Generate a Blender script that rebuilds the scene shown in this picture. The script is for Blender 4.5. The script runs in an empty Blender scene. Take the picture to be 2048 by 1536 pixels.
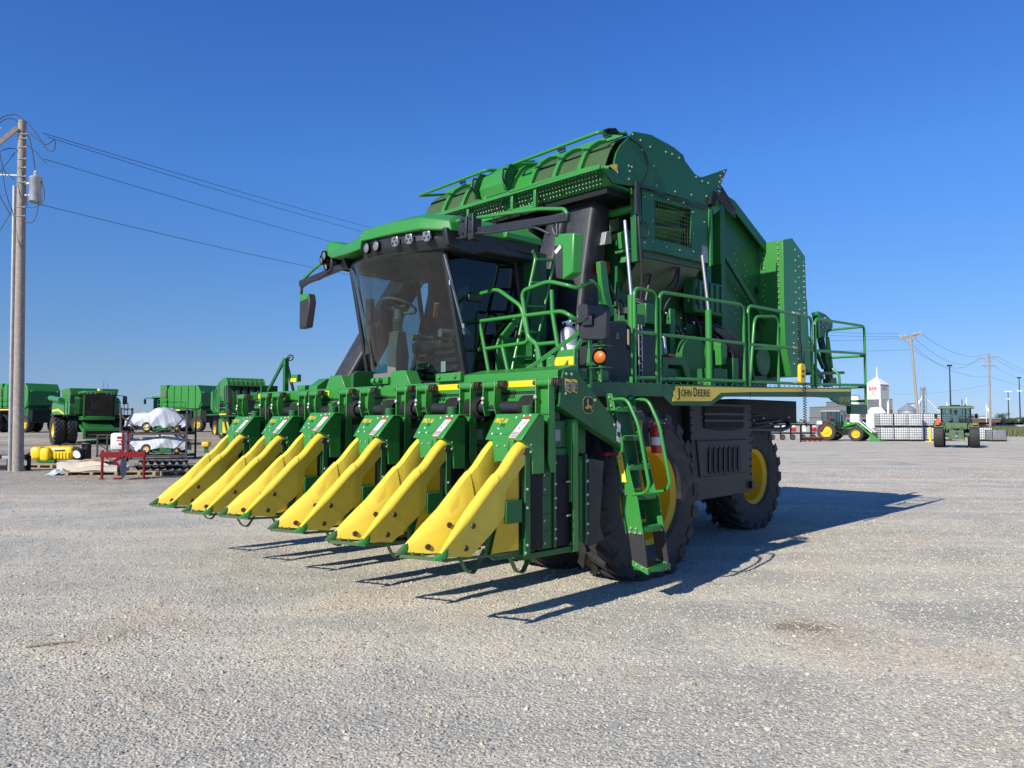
import bpy, bmesh, math, random
from mathutils import Vector, Matrix, noise
R = math.radians
PI = math.pi
random.seed(7)
scene = bpy.context.scene
COL = scene.collection

# ---------------------------------------------------------------- camera
cam_d = bpy.data.cameras.new("camera")
cam_d.sensor_width = 36.0
cam_d.lens = 1540.0 / 2048.0 * 36.0
cam_d.clip_start = 0.05
cam_d.clip_end = 9000.0
cam = bpy.data.objects.new("camera", cam_d)
COL.objects.link(cam)
cam.location = (0, 0, 1.65)
cam.rotation_euler = (R(90) + math.atan(75.0 / 1540.0), 0, 0)
scene.camera = cam

# ---------------------------------------------------------------- sky and sun
SUN_EL = R(32.5)
SUN_AZ = R(228.3)                       # direction towards the sun, anticlockwise from +X
sdir = Vector((math.cos(SUN_AZ) * math.cos(SUN_EL), math.sin(SUN_AZ) * math.cos(SUN_EL), math.sin(SUN_EL)))
world = bpy.data.worlds.new("World")
scene.world = world
world.use_nodes = True
wn = world.node_tree
wn.nodes.clear()
sky = wn.nodes.new("ShaderNodeTexSky")
sky.sky_type = 'NISHITA'
sky.sun_disc = False
sky.sun_elevation = SUN_EL
sky.sun_rotation = math.atan2(sdir.x, sdir.y)
sky.altitude = 0
sky.air_density = 1.0
sky.dust_density = 0.0
sky.ozone_density = 10.0
bg = wn.nodes.new("ShaderNodeBackground")
bg.inputs[1].default_value = 0.115
wo = wn.nodes.new("ShaderNodeOutputWorld")
wtc = wn.nodes.new("ShaderNodeTexCoord")
wsp = wn.nodes.new("ShaderNodeSeparateXYZ")
wn.links.new(wtc.outputs["Generated"], wsp.inputs[0])
wrp = wn.nodes.new("ShaderNodeValToRGB")           # camera-style colour grade of the sky by elevation
els = wrp.color_ramp.elements
grade = [(0.0, (0.52, 0.58, 0.78)), (0.03, (0.54, 0.60, 0.79)), (0.07, (0.66, 0.64, 0.74)), (0.15, (0.70, 0.74, 0.82)), (0.31, (0.68, 0.91, 1.12)), (0.49, (0.58, 0.85, 1.21)), (0.75, (0.58, 0.76, 1.05)), (1.0, (0.62, 0.76, 1.0))]
while len(els) < len(grade): els.new(0.5)
for e_, (p_, c_) in zip(els, grade):
    e_.position = p_
    e_.color = (*c_, 1)
wn.links.new(wsp.outputs["Z"], wrp.inputs["Fac"])
wmx = wn.nodes.new("ShaderNodeMix")
wmx.data_type = 'RGBA'
wmx.blend_type = 'MULTIPLY'
wmx.inputs["Factor"].default_value = 1.0
wn.links.new(sky.outputs[0], wmx.inputs["A"])
wn.links.new(wrp.outputs["Color"], wmx.inputs["B"])
wn.links.new(wmx.outputs["Result"], bg.inputs[0])
wn.links.new(bg.outputs[0], wo.inputs[0])
sun_d = bpy.data.lights.new("sun", 'SUN')
sun_d.energy = 4.9
sun_d.angle = R(0.53)
sun_d.color = (1.0, 0.94, 0.84)
sun = bpy.data.objects.new("sun", sun_d)
COL.objects.link(sun)
sun.rotation_euler = (-sdir).to_track_quat('-Z', 'Y').to_euler()
sun.location = sdir * 60
scene.view_settings.view_transform = 'Standard'
scene.view_settings.look = 'None'
scene.view_settings.exposure = 0.3
scene.view_settings.gamma = 1.0
scene.view_settings.use_curve_mapping = False

# ---------------------------------------------------------------- materials
def mat(name, col, rough=0.5, metal=0.0, coat=0.0, var=0.0, vscale=6.0, bump=0.0, bscale=60.0, dirt=None, spec=0.5):
    m = bpy.data.materials.new(name)
    m.use_nodes = True
    nt = m.node_tree
    p = nt.nodes["Principled BSDF"]
    p.inputs["Base Color"].default_value = (*col, 1)
    p.inputs["Roughness"].default_value = rough
    p.inputs["Metallic"].default_value = metal
    p.inputs["Coat Weight"].default_value = coat
    p.inputs["Coat Roughness"].default_value = 0.12
    p.inputs["Specular IOR Level"].default_value = spec
    tc = None
    if var or bump or dirt:
        tc = nt.nodes.new("ShaderNodeTexCoord")
    if var or dirt:
        nz = nt.nodes.new("ShaderNodeTexNoise")
        nz.inputs["Scale"].default_value = vscale
        nz.inputs["Detail"].default_value = 6
        nz.inputs["Roughness"].default_value = 0.65
        nt.links.new(tc.outputs["Object"], nz.inputs["Vector"])
        rp = nt.nodes.new("ShaderNodeValToRGB")
        rp.color_ramp.elements[0].position = 0.35
        rp.color_ramp.elements[1].position = 0.72
        d = dirt or tuple(c * (1 - var) for c in col)
        a = var if dirt else 1.0
        rp.color_ramp.elements[0].color = (*col, 1)
        rp.color_ramp.elements[1].color = (*[c * (1 - a) + e * a for c, e in zip(col, d)], 1)
        nt.links.new(nz.outputs["Fac"], rp.inputs["Fac"])
        nt.links.new(rp.outputs["Color"], p.inputs["Base Color"])
        mr = nt.nodes.new("ShaderNodeMapRange")
        mr.inputs["To Min"].default_value = max(0.02, rough - 0.08)
        mr.inputs["To Max"].default_value = min(1, rough + 0.14)
        nt.links.new(nz.outputs["Fac"], mr.inputs["Value"])
        nt.links.new(mr.outputs["Result"], p.inputs["Roughness"])
    if bump:
        n2 = nt.nodes.new("ShaderNodeTexNoise")
        n2.inputs["Scale"].default_value = bscale
        n2.inputs["Detail"].default_value = 4
        nt.links.new(tc.outputs["Object"], n2.inputs["Vector"])
        b = nt.nodes.new("ShaderNodeBump")
        b.inputs["Strength"].default_value = bump
        b.inputs["Distance"].default_value = 0.01
        nt.links.new(n2.outputs["Fac"], b.inputs["Height"])
        nt.links.new(b.outputs["Normal"], p.inputs["Normal"])
    return m

def glass(name, tint, refl=1.0):
    m = bpy.data.materials.new(name)
    m.use_nodes = True
    nt = m.node_tree
    nt.nodes.clear()
    o = nt.nodes.new("ShaderNodeOutputMaterial")
    t = nt.nodes.new("ShaderNodeBsdfTransparent")
    t.inputs[0].default_value = (*tint, 1)
    g = nt.nodes.new("ShaderNodeBsdfGlossy")
    g.inputs["Roughness"].default_value = 0.02
    f = nt.nodes.new("ShaderNodeLayerWeight")
    f.inputs["Blend"].default_value = 0.5
    pw = nt.nodes.new("ShaderNodeMath")
    pw.operation = 'POWER'
    pw.inputs[1].default_value = 4.0
    ml = nt.nodes.new("ShaderNodeMath")
    ml.operation = 'MULTIPLY_ADD'
    ml.inputs[1].default_value = 0.9
    ml.inputs[2].default_value = 0.045 * refl
    nt.links.new(f.outputs["Facing"], pw.inputs[0])
    mx = nt.nodes.new("ShaderNodeMixShader")
    nt.links.new(pw.outputs[0], ml.inputs[0])
    nt.links.new(ml.outputs[0], mx.inputs[0])
    nt.links.new(t.outputs[0], mx.inputs[1])
    nt.links.new(g.outputs[0], mx.inputs[2])
    nt.links.new(mx.outputs[0], o.inputs[0])
    return m

M = {}
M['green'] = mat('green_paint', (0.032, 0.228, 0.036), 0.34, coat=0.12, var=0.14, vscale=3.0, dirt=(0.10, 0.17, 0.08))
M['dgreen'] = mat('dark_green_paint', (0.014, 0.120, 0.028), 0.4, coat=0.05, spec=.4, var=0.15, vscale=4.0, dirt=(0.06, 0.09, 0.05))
M['yellow'] = mat('yellow_paint', (0.72, 0.47, 0.012), 0.42, var=0.10, vscale=3.0)
M['poly'] = mat('yellow_polymer', (0.80, 0.605, 0.045), 0.5, var=0.35, vscale=5, dirt=(0.55, 0.41, 0.10), bump=0.08, bscale=200)
M['decal'] = mat('yellow_decal', (0.95, 0.68, 0.06), 0.4)
M['refl'] = mat('reflective_yellow', (0.88, 0.60, 0.02), 0.3, coat=0.4)
M['black'] = mat('black_plastic', (0.016, 0.018, 0.022), 0.42, var=0.3, vscale=8, dirt=(0.035, 0.035, 0.037))
M['dark'] = mat('black_steel', (0.007, 0.008, 0.009), 0.6, spec=.3)
M['duct'] = mat('black_duct_plastic', (0.017, 0.018, 0.023), 0.5, var=0.55, vscale=7, dirt=(0.06, 0.058, 0.056), bump=0.1, bscale=40)
M['char'] = mat('charcoal_panel', (0.021, 0.022, 0.026), 0.5, var=0.4, vscale=5, dirt=(0.05, 0.048, 0.045))
M['rubber'] = mat('tyre_rubber', (0.020, 0.021, 0.023), 0.72, var=0.6, vscale=9, dirt=(0.075, 0.07, 0.062), bump=0.2, bscale=50)
M['steel'] = mat('bright_steel', (0.62, 0.62, 0.62), 0.25, metal=1.0)
M['chrome'] = mat('chrome_rod', (0.42, 0.42, 0.43), 0.35, metal=0.7)
M['bolt'] = mat('zinc_bolt', (0.50, 0.50, 0.47), 0.35, metal=0.5)
M['worn'] = mat('worn_steel', (0.13, 0.085, 0.06), 0.5, metal=0.5, var=0.6, vscale=14)
M['screen'] = mat('olive_screen', (0.040, 0.098, 0.026), 0.6, var=0.3, vscale=12)
M['white'] = mat('white_label', (0.78, 0.78, 0.76), 0.5)
M['red'] = mat('red_paint', (0.48, 0.018, 0.016), 0.4, coat=0.2)
M['dred'] = mat('dark_red_paint', (0.21, 0.008, 0.010), 0.55, var=0.3, spec=0.25)
M['orange'] = mat('orange_lens', (0.50, 0.13, 0.012), 0.45, coat=0.1)
M['grey'] = mat('cab_grey_plastic', (0.15, 0.148, 0.135), 0.6)
M['lgrey'] = mat('grey_steel', (0.30, 0.31, 0.32), 0.45, metal=0.3)
M['tan'] = mat('tan_plastic', (0.25, 0.23, 0.19), 0.6)
M['glass'] = glass('cab_glass', (0.40, 0.55, 0.54), 1.8)
M['dglass'] = glass('tinted_side_glass', (0.16, 0.24, 0.28), 1.2)
M['lens'] = mat('lamp_lens', (0.27, 0.28, 0.30), 0.25, metal=0.5)
M['hopper'] = mat('worn_hopper_steel', (0.065, 0.105, 0.055), 0.38, metal=0.2, var=0.3, vscale=3)
M['litgreen'] = mat('painted_lit_green', (0.06, 0.26, 0.05), 0.5)  # lighter green: light painted into the colour of the shaded window bars
M['net'] = mat('mesh_screen', (0.10, 0.135, 0.05), 0.6)

# ---------------------------------------------------------------- mesh builder
def fillet(pts, r=0.08, n=4):
    pts = [Vector(p) for p in pts]
    out = [pts[0]]
    for i in range(1, len(pts) - 1):
        a, b, c = pts[i - 1], pts[i], pts[i + 1]
        d1, d2 = a - b, c - b
        k = min(r, d1.length * 0.48, d2.length * 0.48)
        p, q = b + d1.normalized() * k, b + d2.normalized() * k
        for j in range(n + 1):
            t = j / n
            out.append(p * (1 - t) ** 2 + b * 2 * t * (1 - t) + q * t * t)
    out.append(pts[-1])
    return out

class B:
    def __init__(self):
        self.v = []
        self.f = []
        self.m = []
    def add(self, vs, fs, mi=0):
        o = len(self.v)
        self.v += [tuple(p) for p in vs]
        self.f += [[o + i for i in f] for f in fs]
        self.m += [mi] * len(fs)
        return self
    def box(self, x0, x1, y0, y1, z0, z1, mi=0):
        x0, x1 = min(x0, x1), max(x0, x1)
        y0, y1 = min(y0, y1), max(y0, y1)
        z0, z1 = min(z0, z1), max(z0, z1)
        vs = [(x, y, z) for z in (z0, z1) for y in (y0, y1) for x in (x0, x1)]
        return self.add(vs, [(0, 2, 3, 1), (4, 5, 7, 6), (0, 1, 5, 4), (2, 6, 7, 3), (0, 4, 6, 2), (1, 3, 7, 5)], mi)
    def bar(self, p, q, w, h, up=(0, 0, 1), mi=0, ends=None):
        p, q = Vector(p), Vector(q)
        d = (q - p).normalized()
        up = Vector(up)
        if abs(d.dot(up)) > 0.97:
            up = Vector((1, 0, 0))
        s = d.cross(up).normalized()
        t = s.cross(d).normalized()
        w2, h2 = (w, h) if ends is None else ends
        vs = []
        for c, a, b in ((p, w, h), (q, w2, h2)):
            vs += [c - s * a / 2 - t * b / 2, c + s * a / 2 - t * b / 2, c + s * a / 2 + t * b / 2, c - s * a / 2 + t * b / 2]
        return self.add(vs, [(0, 1, 2, 3), (7, 6, 5, 4), (0, 4, 5, 1), (1, 5, 6, 2), (2, 6, 7, 3), (3, 7, 4, 0)], mi)
    def prism(self, pts, vec, mi=0):
        pts = [Vector(p) for p in pts]
        vec = Vector(vec)
        n = len(pts)
        nm = Vector((0, 0, 0))
        for i in range(n):
            nm += pts[i].cross(pts[(i + 1) % n])
        if nm.dot(vec) < 0:
            pts.reverse()
        vs = pts + [p + vec for p in pts]
        fs = [list(range(n))[::-1], list(range(n, 2 * n))]
        fs += [(i, (i + 1) % n, n + (i + 1) % n, n + i) for i in range(n)]
        return self.add(vs, fs, mi)
    def side(self, uz, v0, v1, mi=0):           # polygon in (u,z), spread over v
        return self.prism([(u, v0, z) for u, z in uz], (0, v1 - v0, 0), mi)
    def tube(self, pts, r, n=8, mi=0, r1=None, closed=False):
        pts = [Vector(p) for p in pts]
        m = len(pts)
        if r1 is None:
            r1 = r
        vs = []
        prev = None
        for i, p in enumerate(pts):
            a = pts[max(i - 1, 0)]
            b = pts[min(i + 1, m - 1)]
            d = (b - a).normalized()
            if prev is None:
                prev = d.orthogonal().normalized()
            prev = (prev - d * prev.dot(d))
            if prev.length < 1e-6:
                prev = d.orthogonal()
            prev.normalize()
            s = d.cross(prev)
            rr = r + (r1 - r) * i / max(1, m - 1)
            for k in range(n):
                t = 2 * PI * k / n
                vs.append(p + (prev * math.cos(t) + s * math.sin(t)) * rr)
        fs = []
        for i in range(m - 1):
            for k in range(n):
                fs.append((i * n + k, i * n + (k + 1) % n, (i + 1) * n + (k + 1) % n, (i + 1) * n + k))
        fs.append(list(range(n))[::-1])
        fs.append([(m - 1) * n + k for k in range(n)])
        return self.add(vs, fs, mi)
    def cyl(self, p, q, r, n=12, mi=0, r1=None):
        return self.tube([p, q], r, n, mi, r1)
    def lathe(self, prof, o=(0, 0, 0), axis=(0, 0, 1), n=24, mi=0, closed=False):   # prof: (radius, along)
        axis = Vector(axis).normalized()
        a = axis.orthogonal().normalized()
        b = axis.cross(a)
        o = Vector(o)
        vs = []
        for r, h in prof:
            for k in range(n):
                t = 2 * PI * k / n
                vs.append(o + axis * h + (a * math.cos(t) + b * math.sin(t)) * max(r, 1e-4))
        fs = []
        m = len(prof)
        for i in range(m - 1 if not closed else m):
            j = (i + 1) % m
            for k in range(n):
                fs.append((i * n + k, i * n + (k + 1) % n, j * n + (k + 1) % n, j * n + k))
        return self.add(vs, fs, mi)
    def loft(self, secs, mi=0, cap=True, closed=True):
        n = len(secs[0])
        vs = [p for s in secs for p in s]
        fs = []
        for i in range(len(secs) - 1):
            for k in range(n if closed else n - 1):
                fs.append((i * n + k, i * n + (k + 1) % n, (i + 1) * n + (k + 1) % n, (i + 1) * n + k))
        if cap and closed:
            fs.append(list(range(n))[::-1])
            fs.append([(len(secs) - 1) * n + k for k in range(n)])
        return self.add(vs, fs, mi)
    def bolt(self, p, nrm, r=0.012, h=0.012, mi=0):
        nrm = Vector(nrm).normalized()
        p = Vector(p)
        return self.lathe([(r, -0.002), (r, h * 0.6), (r * 0.6, h), (0.0, h)], p, nrm, 6, mi)
    def sphere(self, c, r, n=10, mi=0, sz=1.0):
        prof = [(r * math.sin(PI * i / 6), -r * sz * math.cos(PI * i / 6)) for i in range(7)]
        return self.lathe(prof, c, (0, 0, 1), n, mi)
    def mesh(self, name, mats, smooth=35, fix=True):
        me = bpy.data.meshes.new(name)
        me.from_pydata(self.v, [], self.f)
        if not isinstance(mats, (list, tuple)):
            mats = [mats]
        for a in mats:
            me.materials.append(a)
        if len(mats) > 1:
            me.polygons.foreach_set("material_index", self.m)
        if fix:
            bm = bmesh.new()
            bm.from_mesh(me)
            bmesh.ops.recalc_face_normals(bm, faces=bm.faces)
            bm.to_mesh(me)
            bm.free()
        if smooth:
            me.shade_smooth()
            me.set_sharp_from_angle(angle=R(smooth))
        me.update()
        return me
    def build(self, name, mats, parent=None, bevel=0.0, smooth=35, fix=True, label=None):
        o = bpy.data.objects.new(name, self.mesh(name, mats, smooth, fix))
        COL.objects.link(o)
        if parent is not None:
            o.parent = parent
        if bevel:
            b = o.modifiers.new("edge", 'BEVEL')
            b.width = bevel
            b.segments = 2
            b.limit_method = 'ANGLE'
            b.angle_limit = R(40)
        if label:
            o['label'] = label
        if name in ('bolt', 'bolt_hole', 'printed_lines', 'tread_grip'):
            o['kind'] = 'stuff'
        return o

def tag(o, label=None, cat=None, group=None, kind=None):
    if label: o['label'] = label
    if cat: o['category'] = cat
    if group: o['group'] = group
    if kind: o['kind'] = kind
    return o

def thing(name, label, cat, loc=(0, 0, 0), rz=0.0, group=None):
    o = bpy.data.objects.new(name, None)
    COL.objects.link(o)
    o.empty_display_size = 0.3
    o.location = loc
    o.rotation_euler = (0, 0, rz)
    return tag(o, label, cat, group)

def link(name, me, parent=None, loc=None, rz=None):
    o = bpy.data.objects.new(name, me)
    COL.objects.link(o)
    if parent is not None: o.parent = parent
    if loc is not None: o.location = loc
    if rz is not None: o.rotation_euler = (0, 0, rz)
    return o

def kids(o):
    return [c for c in COL.objects if c.parent == o]

def copy_tree(o, parent=None, tree=None):
    tree = tree if tree is not None else list(COL.objects)
    c = o.copy()
    COL.objects.link(c)
    if parent is not None: c.parent = parent
    for ch in [k for k in tree if k.parent == o]:
        copy_tree(ch, c, tree)
    return c

def text_mesh(s, size, m, bold=0.0, shear=0.0, extrude=0.001, align='LEFT'):
    cu = bpy.data.curves.new("lettering", 'FONT')
    cu.body = s
    cu.size = size
    cu.offset = bold * size
    cu.shear = shear
    cu.extrude = extrude
    cu.align_x = align
    cu.resolution_u = 3
    o = bpy.data.objects.new("lettering", cu)
    COL.objects.link(o)
    bpy.context.view_layer.update()
    me = bpy.data.meshes.new_from_object(o.evaluated_get(bpy.context.evaluated_depsgraph_get()))
    COL.objects.unlink(o)
    bpy.data.objects.remove(o)
    me.materials.clear()
    me.materials.append(m)
    w = max((v.co.x for v in me.vertices), default=0) - min((v.co.x for v in me.vertices), default=0)
    return me, w

def frame(ox, xax, yax):                       # local matrix from an origin and two axes
    x = Vector(xax).normalized()
    y = Vector(yax).normalized()
    z = x.cross(y).normalized()
    y = z.cross(x)
    m = Matrix((x, y, z)).transposed().to_4x4()
    m.translation = Vector(ox)
    return m

def put_text(name, s, size, m, parent, ox, xax, yax, width=None, **k):
    me, w = text_mesh(s, size, m, **k)
    if width and w > 0:
        f = width / w
        for v in me.vertices:
            v.co.x *= f
    o = link(name, me, parent)
    o.matrix_local = frame(ox, xax, yax)
    return o
# ---------------------------------------------------------------- ground
def ground_h(x, y):
    # the yard is level; far to the left it climbs gently
    t = min(1.0, max(0.0, (y - 57.0) / 14.0))
    s = min(1.0, max(0.0, (-6.0 - x) / 12.0))
    t = t * t * (3 - 2 * t)
    return 0.62 * t * s * s * (3 - 2 * s)

def ground_material():
    m = bpy.data.materials.new("gravel")
    m.use_nodes = True
    nt = m.node_tree
    N = nt.nodes.new
    L = nt.links.new
    p = nt.nodes["Principled BSDF"]
    p.inputs["Roughness"].default_value = 0.95
    p.inputs["Specular IOR Level"].default_value = 0.15
    tc = N("ShaderNodeTexCoord")
    # broad patches: tan fines against grey stone
    def nz(scale, detail, rough=0.6, dist=0.0, vec=None):
        n = N("ShaderNodeTexNoise")
        n.inputs["Scale"].default_value = scale
        n.inputs["Detail"].default_value = detail
        n.inputs["Roughness"].default_value = rough
        n.inputs["Distortion"].default_value = dist
        L(vec or tc.outputs["Object"], n.inputs["Vector"])
        return n
    def ramp(src, pts):
        r = N("ShaderNodeValToRGB")
        e = r.color_ramp.elements
        while len(e) < len(pts): e.new(0.5)
        for q, (pos, c) in zip(e, pts):
            q.position = pos
            q.color = (*c, 1)
        L(src, r.inputs["Fac"])
        return r
    def mix(a, b, fac, mode='MIX'):
        x = N("ShaderNodeMix")
        x.data_type = 'RGBA'
        x.blend_type = mode
        if isinstance(fac, float): x.inputs["Factor"].default_value = fac
        else: L(fac, x.inputs["Factor"])
        L(a, x.inputs["A"]); L(b, x.inputs["B"])
        return x.outputs["Result"]
    # wheel tracks: stretch the patches along the drive direction
    mp = N("ShaderNodeMapping")
    mp.inputs["Rotation"].default_value = (0, 0, R(-38))
    mp.inputs["Scale"].default_value = (0.12, 1.25, 1)
    L(tc.outputs["Object"], mp.inputs["Vector"])
    patch = nz(0.55, 7, 0.62, 0.5)
    track = nz(0.8, 5, 0.6, 0.3, mp.outputs["Vector"])
    base = ramp(patch.outputs["Fac"], [(0.28, (0.37, 0.360, 0.315)), (0.42, (0.445, 0.428, 0.362)), (0.54, (0.54, 0.502, 0.412)), (0.64, (0.50, 0.435, 0.335)), (0.76, (0.385, 0.315, 0.235))])
    tr = ramp(track.outputs["Fac"], [(0.38, (0.93, 0.93, 0.935)), (0.5, (1.0, 1.0, 1.0)), (0.62, (1.16, 1.145, 1.11))])
    c = mix(base.outputs["Color"], tr.outputs["Color"], 1.0, 'MULTIPLY')
    # darker, browner yard surface on the far left side
    sx = N("ShaderNodeSeparateXYZ")
    L(tc.outputs["Object"], sx.inputs[0])
    en = nz(0.12, 4, 0.6)
    def lin(src, f0, f1):
        q = N("ShaderNodeMapRange")
        q.inputs["From Min"].default_value = f0
        q.inputs["From Max"].default_value = f1
        L(src, q.inputs["Value"])
        return q.outputs["Result"]
    mm = N("ShaderNodeMath"); mm.operation = 'MULTIPLY'
    L(lin(sx.outputs["X"], -2.0, -9.0), mm.inputs[0]); L(lin(sx.outputs["Y"], 15.0, 24.0), mm.inputs[1])
    m3 = N("ShaderNodeMath"); m3.operation = 'MULTIPLY'
    L(mm.outputs[0], m3.inputs[0]); L(lin(en.outputs["Fac"], 0.25, 0.55), m3.inputs[1])
    dk = ramp(m3.outputs[0], [(0.0, (1, 1, 1)), (1.0, (0.60, 0.56, 0.53))])
    c = mix(c, dk.outputs["Color"], 1.0, 'MULTIPLY')
    # single stones
    stones = []
    for sc, in ((48.0,), (110.0,)):
        v = N("ShaderNodeTexVoronoi")
        v.inputs["Scale"].default_value = sc
        L(tc.outputs["Object"], v.inputs["Vector"])
        stones.append(v)
    sep = N("ShaderNodeSeparateColor")
    L(stones[0].outputs["Color"], sep.inputs[0])
    s1 = ramp(sep.outputs[0], [(0.0, (0.70, 0.71, 0.74)), (0.55, (1.0, 1.0, 1.0)), (1.0, (1.28, 1.25, 1.20))])
    sep2 = N("ShaderNodeSeparateColor")
    L(stones[1].outputs["Color"], sep2.inputs[0])
    s2 = ramp(sep2.outputs[0], [(0.0, (0.74, 0.74, 0.76)), (1.0, (1.25, 1.23, 1.20))])
    c = mix(c, s1.outputs["Color"], 0.6, 'MULTIPLY')
    c = mix(c, s2.outputs["Color"], 0.6, 'MULTIPLY')
    # an oil-brown stain
    vm = N("ShaderNodeVectorMath"); vm.operation = 'DISTANCE'
    mp2 = N("ShaderNodeMapping")
    mp2.inputs["Scale"].default_value = (1, 1.4, 1)
    L(tc.outputs["Object"], mp2.inputs["Vector"])
    L(mp2.outputs["Vector"], vm.inputs[0])
    vm.inputs[1].default_value = (2.32, 6.28 * 1.4, 0)
    dn = nz(9.0, 5, 0.7)
    ad = N("ShaderNodeMath"); ad.operation = 'ADD'
    L(vm.outputs["Value"], ad.inputs[0])
    sc = N("ShaderNodeMath"); sc.operation = 'MULTIPLY'; sc.inputs[1].default_value = 0.7
    L(dn.outputs["Fac"], sc.inputs[0]); L(sc.outputs[0], ad.inputs[1])
    st = ramp(ad.outputs[0], [(0.42, (0.42, 0.36, 0.29)), (0.72, (1, 1, 1))])
    c = mix(c, st.outputs["Color"], 0.8, 'MULTIPLY')
    L(c, p.inputs["Base Color"])
    # relief
    rel = nz(18.0, 8, 0.7)
    a1 = N("ShaderNodeMath"); a1.operation = 'MULTIPLY_ADD'
    L(stones[0].outputs["Distance"], a1.inputs[0]); a1.inputs[1].default_value = -1.0
    L(rel.outputs["Fac"], a1.inputs[2])
    b = N("ShaderNodeBump")
    b.inputs["Strength"].default_value = 0.5
    b.inputs["Distance"].default_value = 0.02
    L(a1.outputs[0], b.inputs["Height"])
    b2 = N("ShaderNodeBump")
    b2.inputs["Strength"].default_value = 0.35
    b2.inputs["Distance"].default_value = 0.25
    L(patch.outputs["Fac"], b2.inputs["Height"])
    L(b2.outputs["Normal"], b.inputs["Normal"])
    L(b.outputs["Normal"], p.inputs["Normal"])
    return m

M['gravel'] = ground_material()
gb = B()
rings = [0, 1, 2, 3, 4.5, 6, 8, 10, 13, 16, 20, 25, 30, 36, 42, 48, 54, 57, 60, 63, 66, 69, 72, 76, 82, 90, 105, 130, 170, 230, 320, 480, 750, 1300, 2600, 6000]
NA = 96
gv, gf = [(0, 0, 0)], []
for r in rings[1:]:
    for k in range(NA):
        x, y = r * math.cos(2 * PI * k / NA), r * math.sin(2 * PI * k / NA)
        gv.append((x, y, ground_h(x, y)))
for k in range(NA):
    gf.append((0, 1 + k, 1 + (k + 1) % NA))
for i in range(len(rings) - 2):
    o = 1 + i * NA
    for k in range(NA):
        gf.append((o + k, o + NA + k, o + NA + (k + 1) % NA, o + (k + 1) % NA))
gb.add(gv, gf)
tag(gb.build("gravel_ground", M['gravel'], smooth=60), kind='structure')

# loose stones: one object that scatters pebbles over the near yard
def stone_material():
    m = bpy.data.materials.new("loose_stone")
    m.use_nodes = True
    nt = m.node_tree
    p = nt.nodes["Principled BSDF"]
    p.inputs["Roughness"].default_value = 0.9
    p.inputs["Specular IOR Level"].default_value = 0.2
    oi = nt.nodes.new("ShaderNodeObjectInfo")
    r = nt.nodes.new("ShaderNodeValToRGB")
    e = r.color_ramp.elements
    pts = [(0.0, (0.19, 0.185, 0.165)), (0.2, (0.34, 0.33, 0.28)), (0.5, (0.455, 0.435, 0.365)), (0.75, (0.52, 0.49, 0.40)), (0.92, (0.56, 0.50, 0.385)), (1.0, (0.58, 0.54, 0.46))]
    while len(e) < len(pts): e.new(0.5)
    for q, (pos, c) in zip(e, pts):
        q.position = pos; q.color = (*c, 1)
    nt.links.new(oi.outputs["Random"], r.inputs["Fac"])
    nt.links.new(r.outputs["Color"], p.inputs["Base Color"])
    return m
M['stone'] = stone_material()

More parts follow.
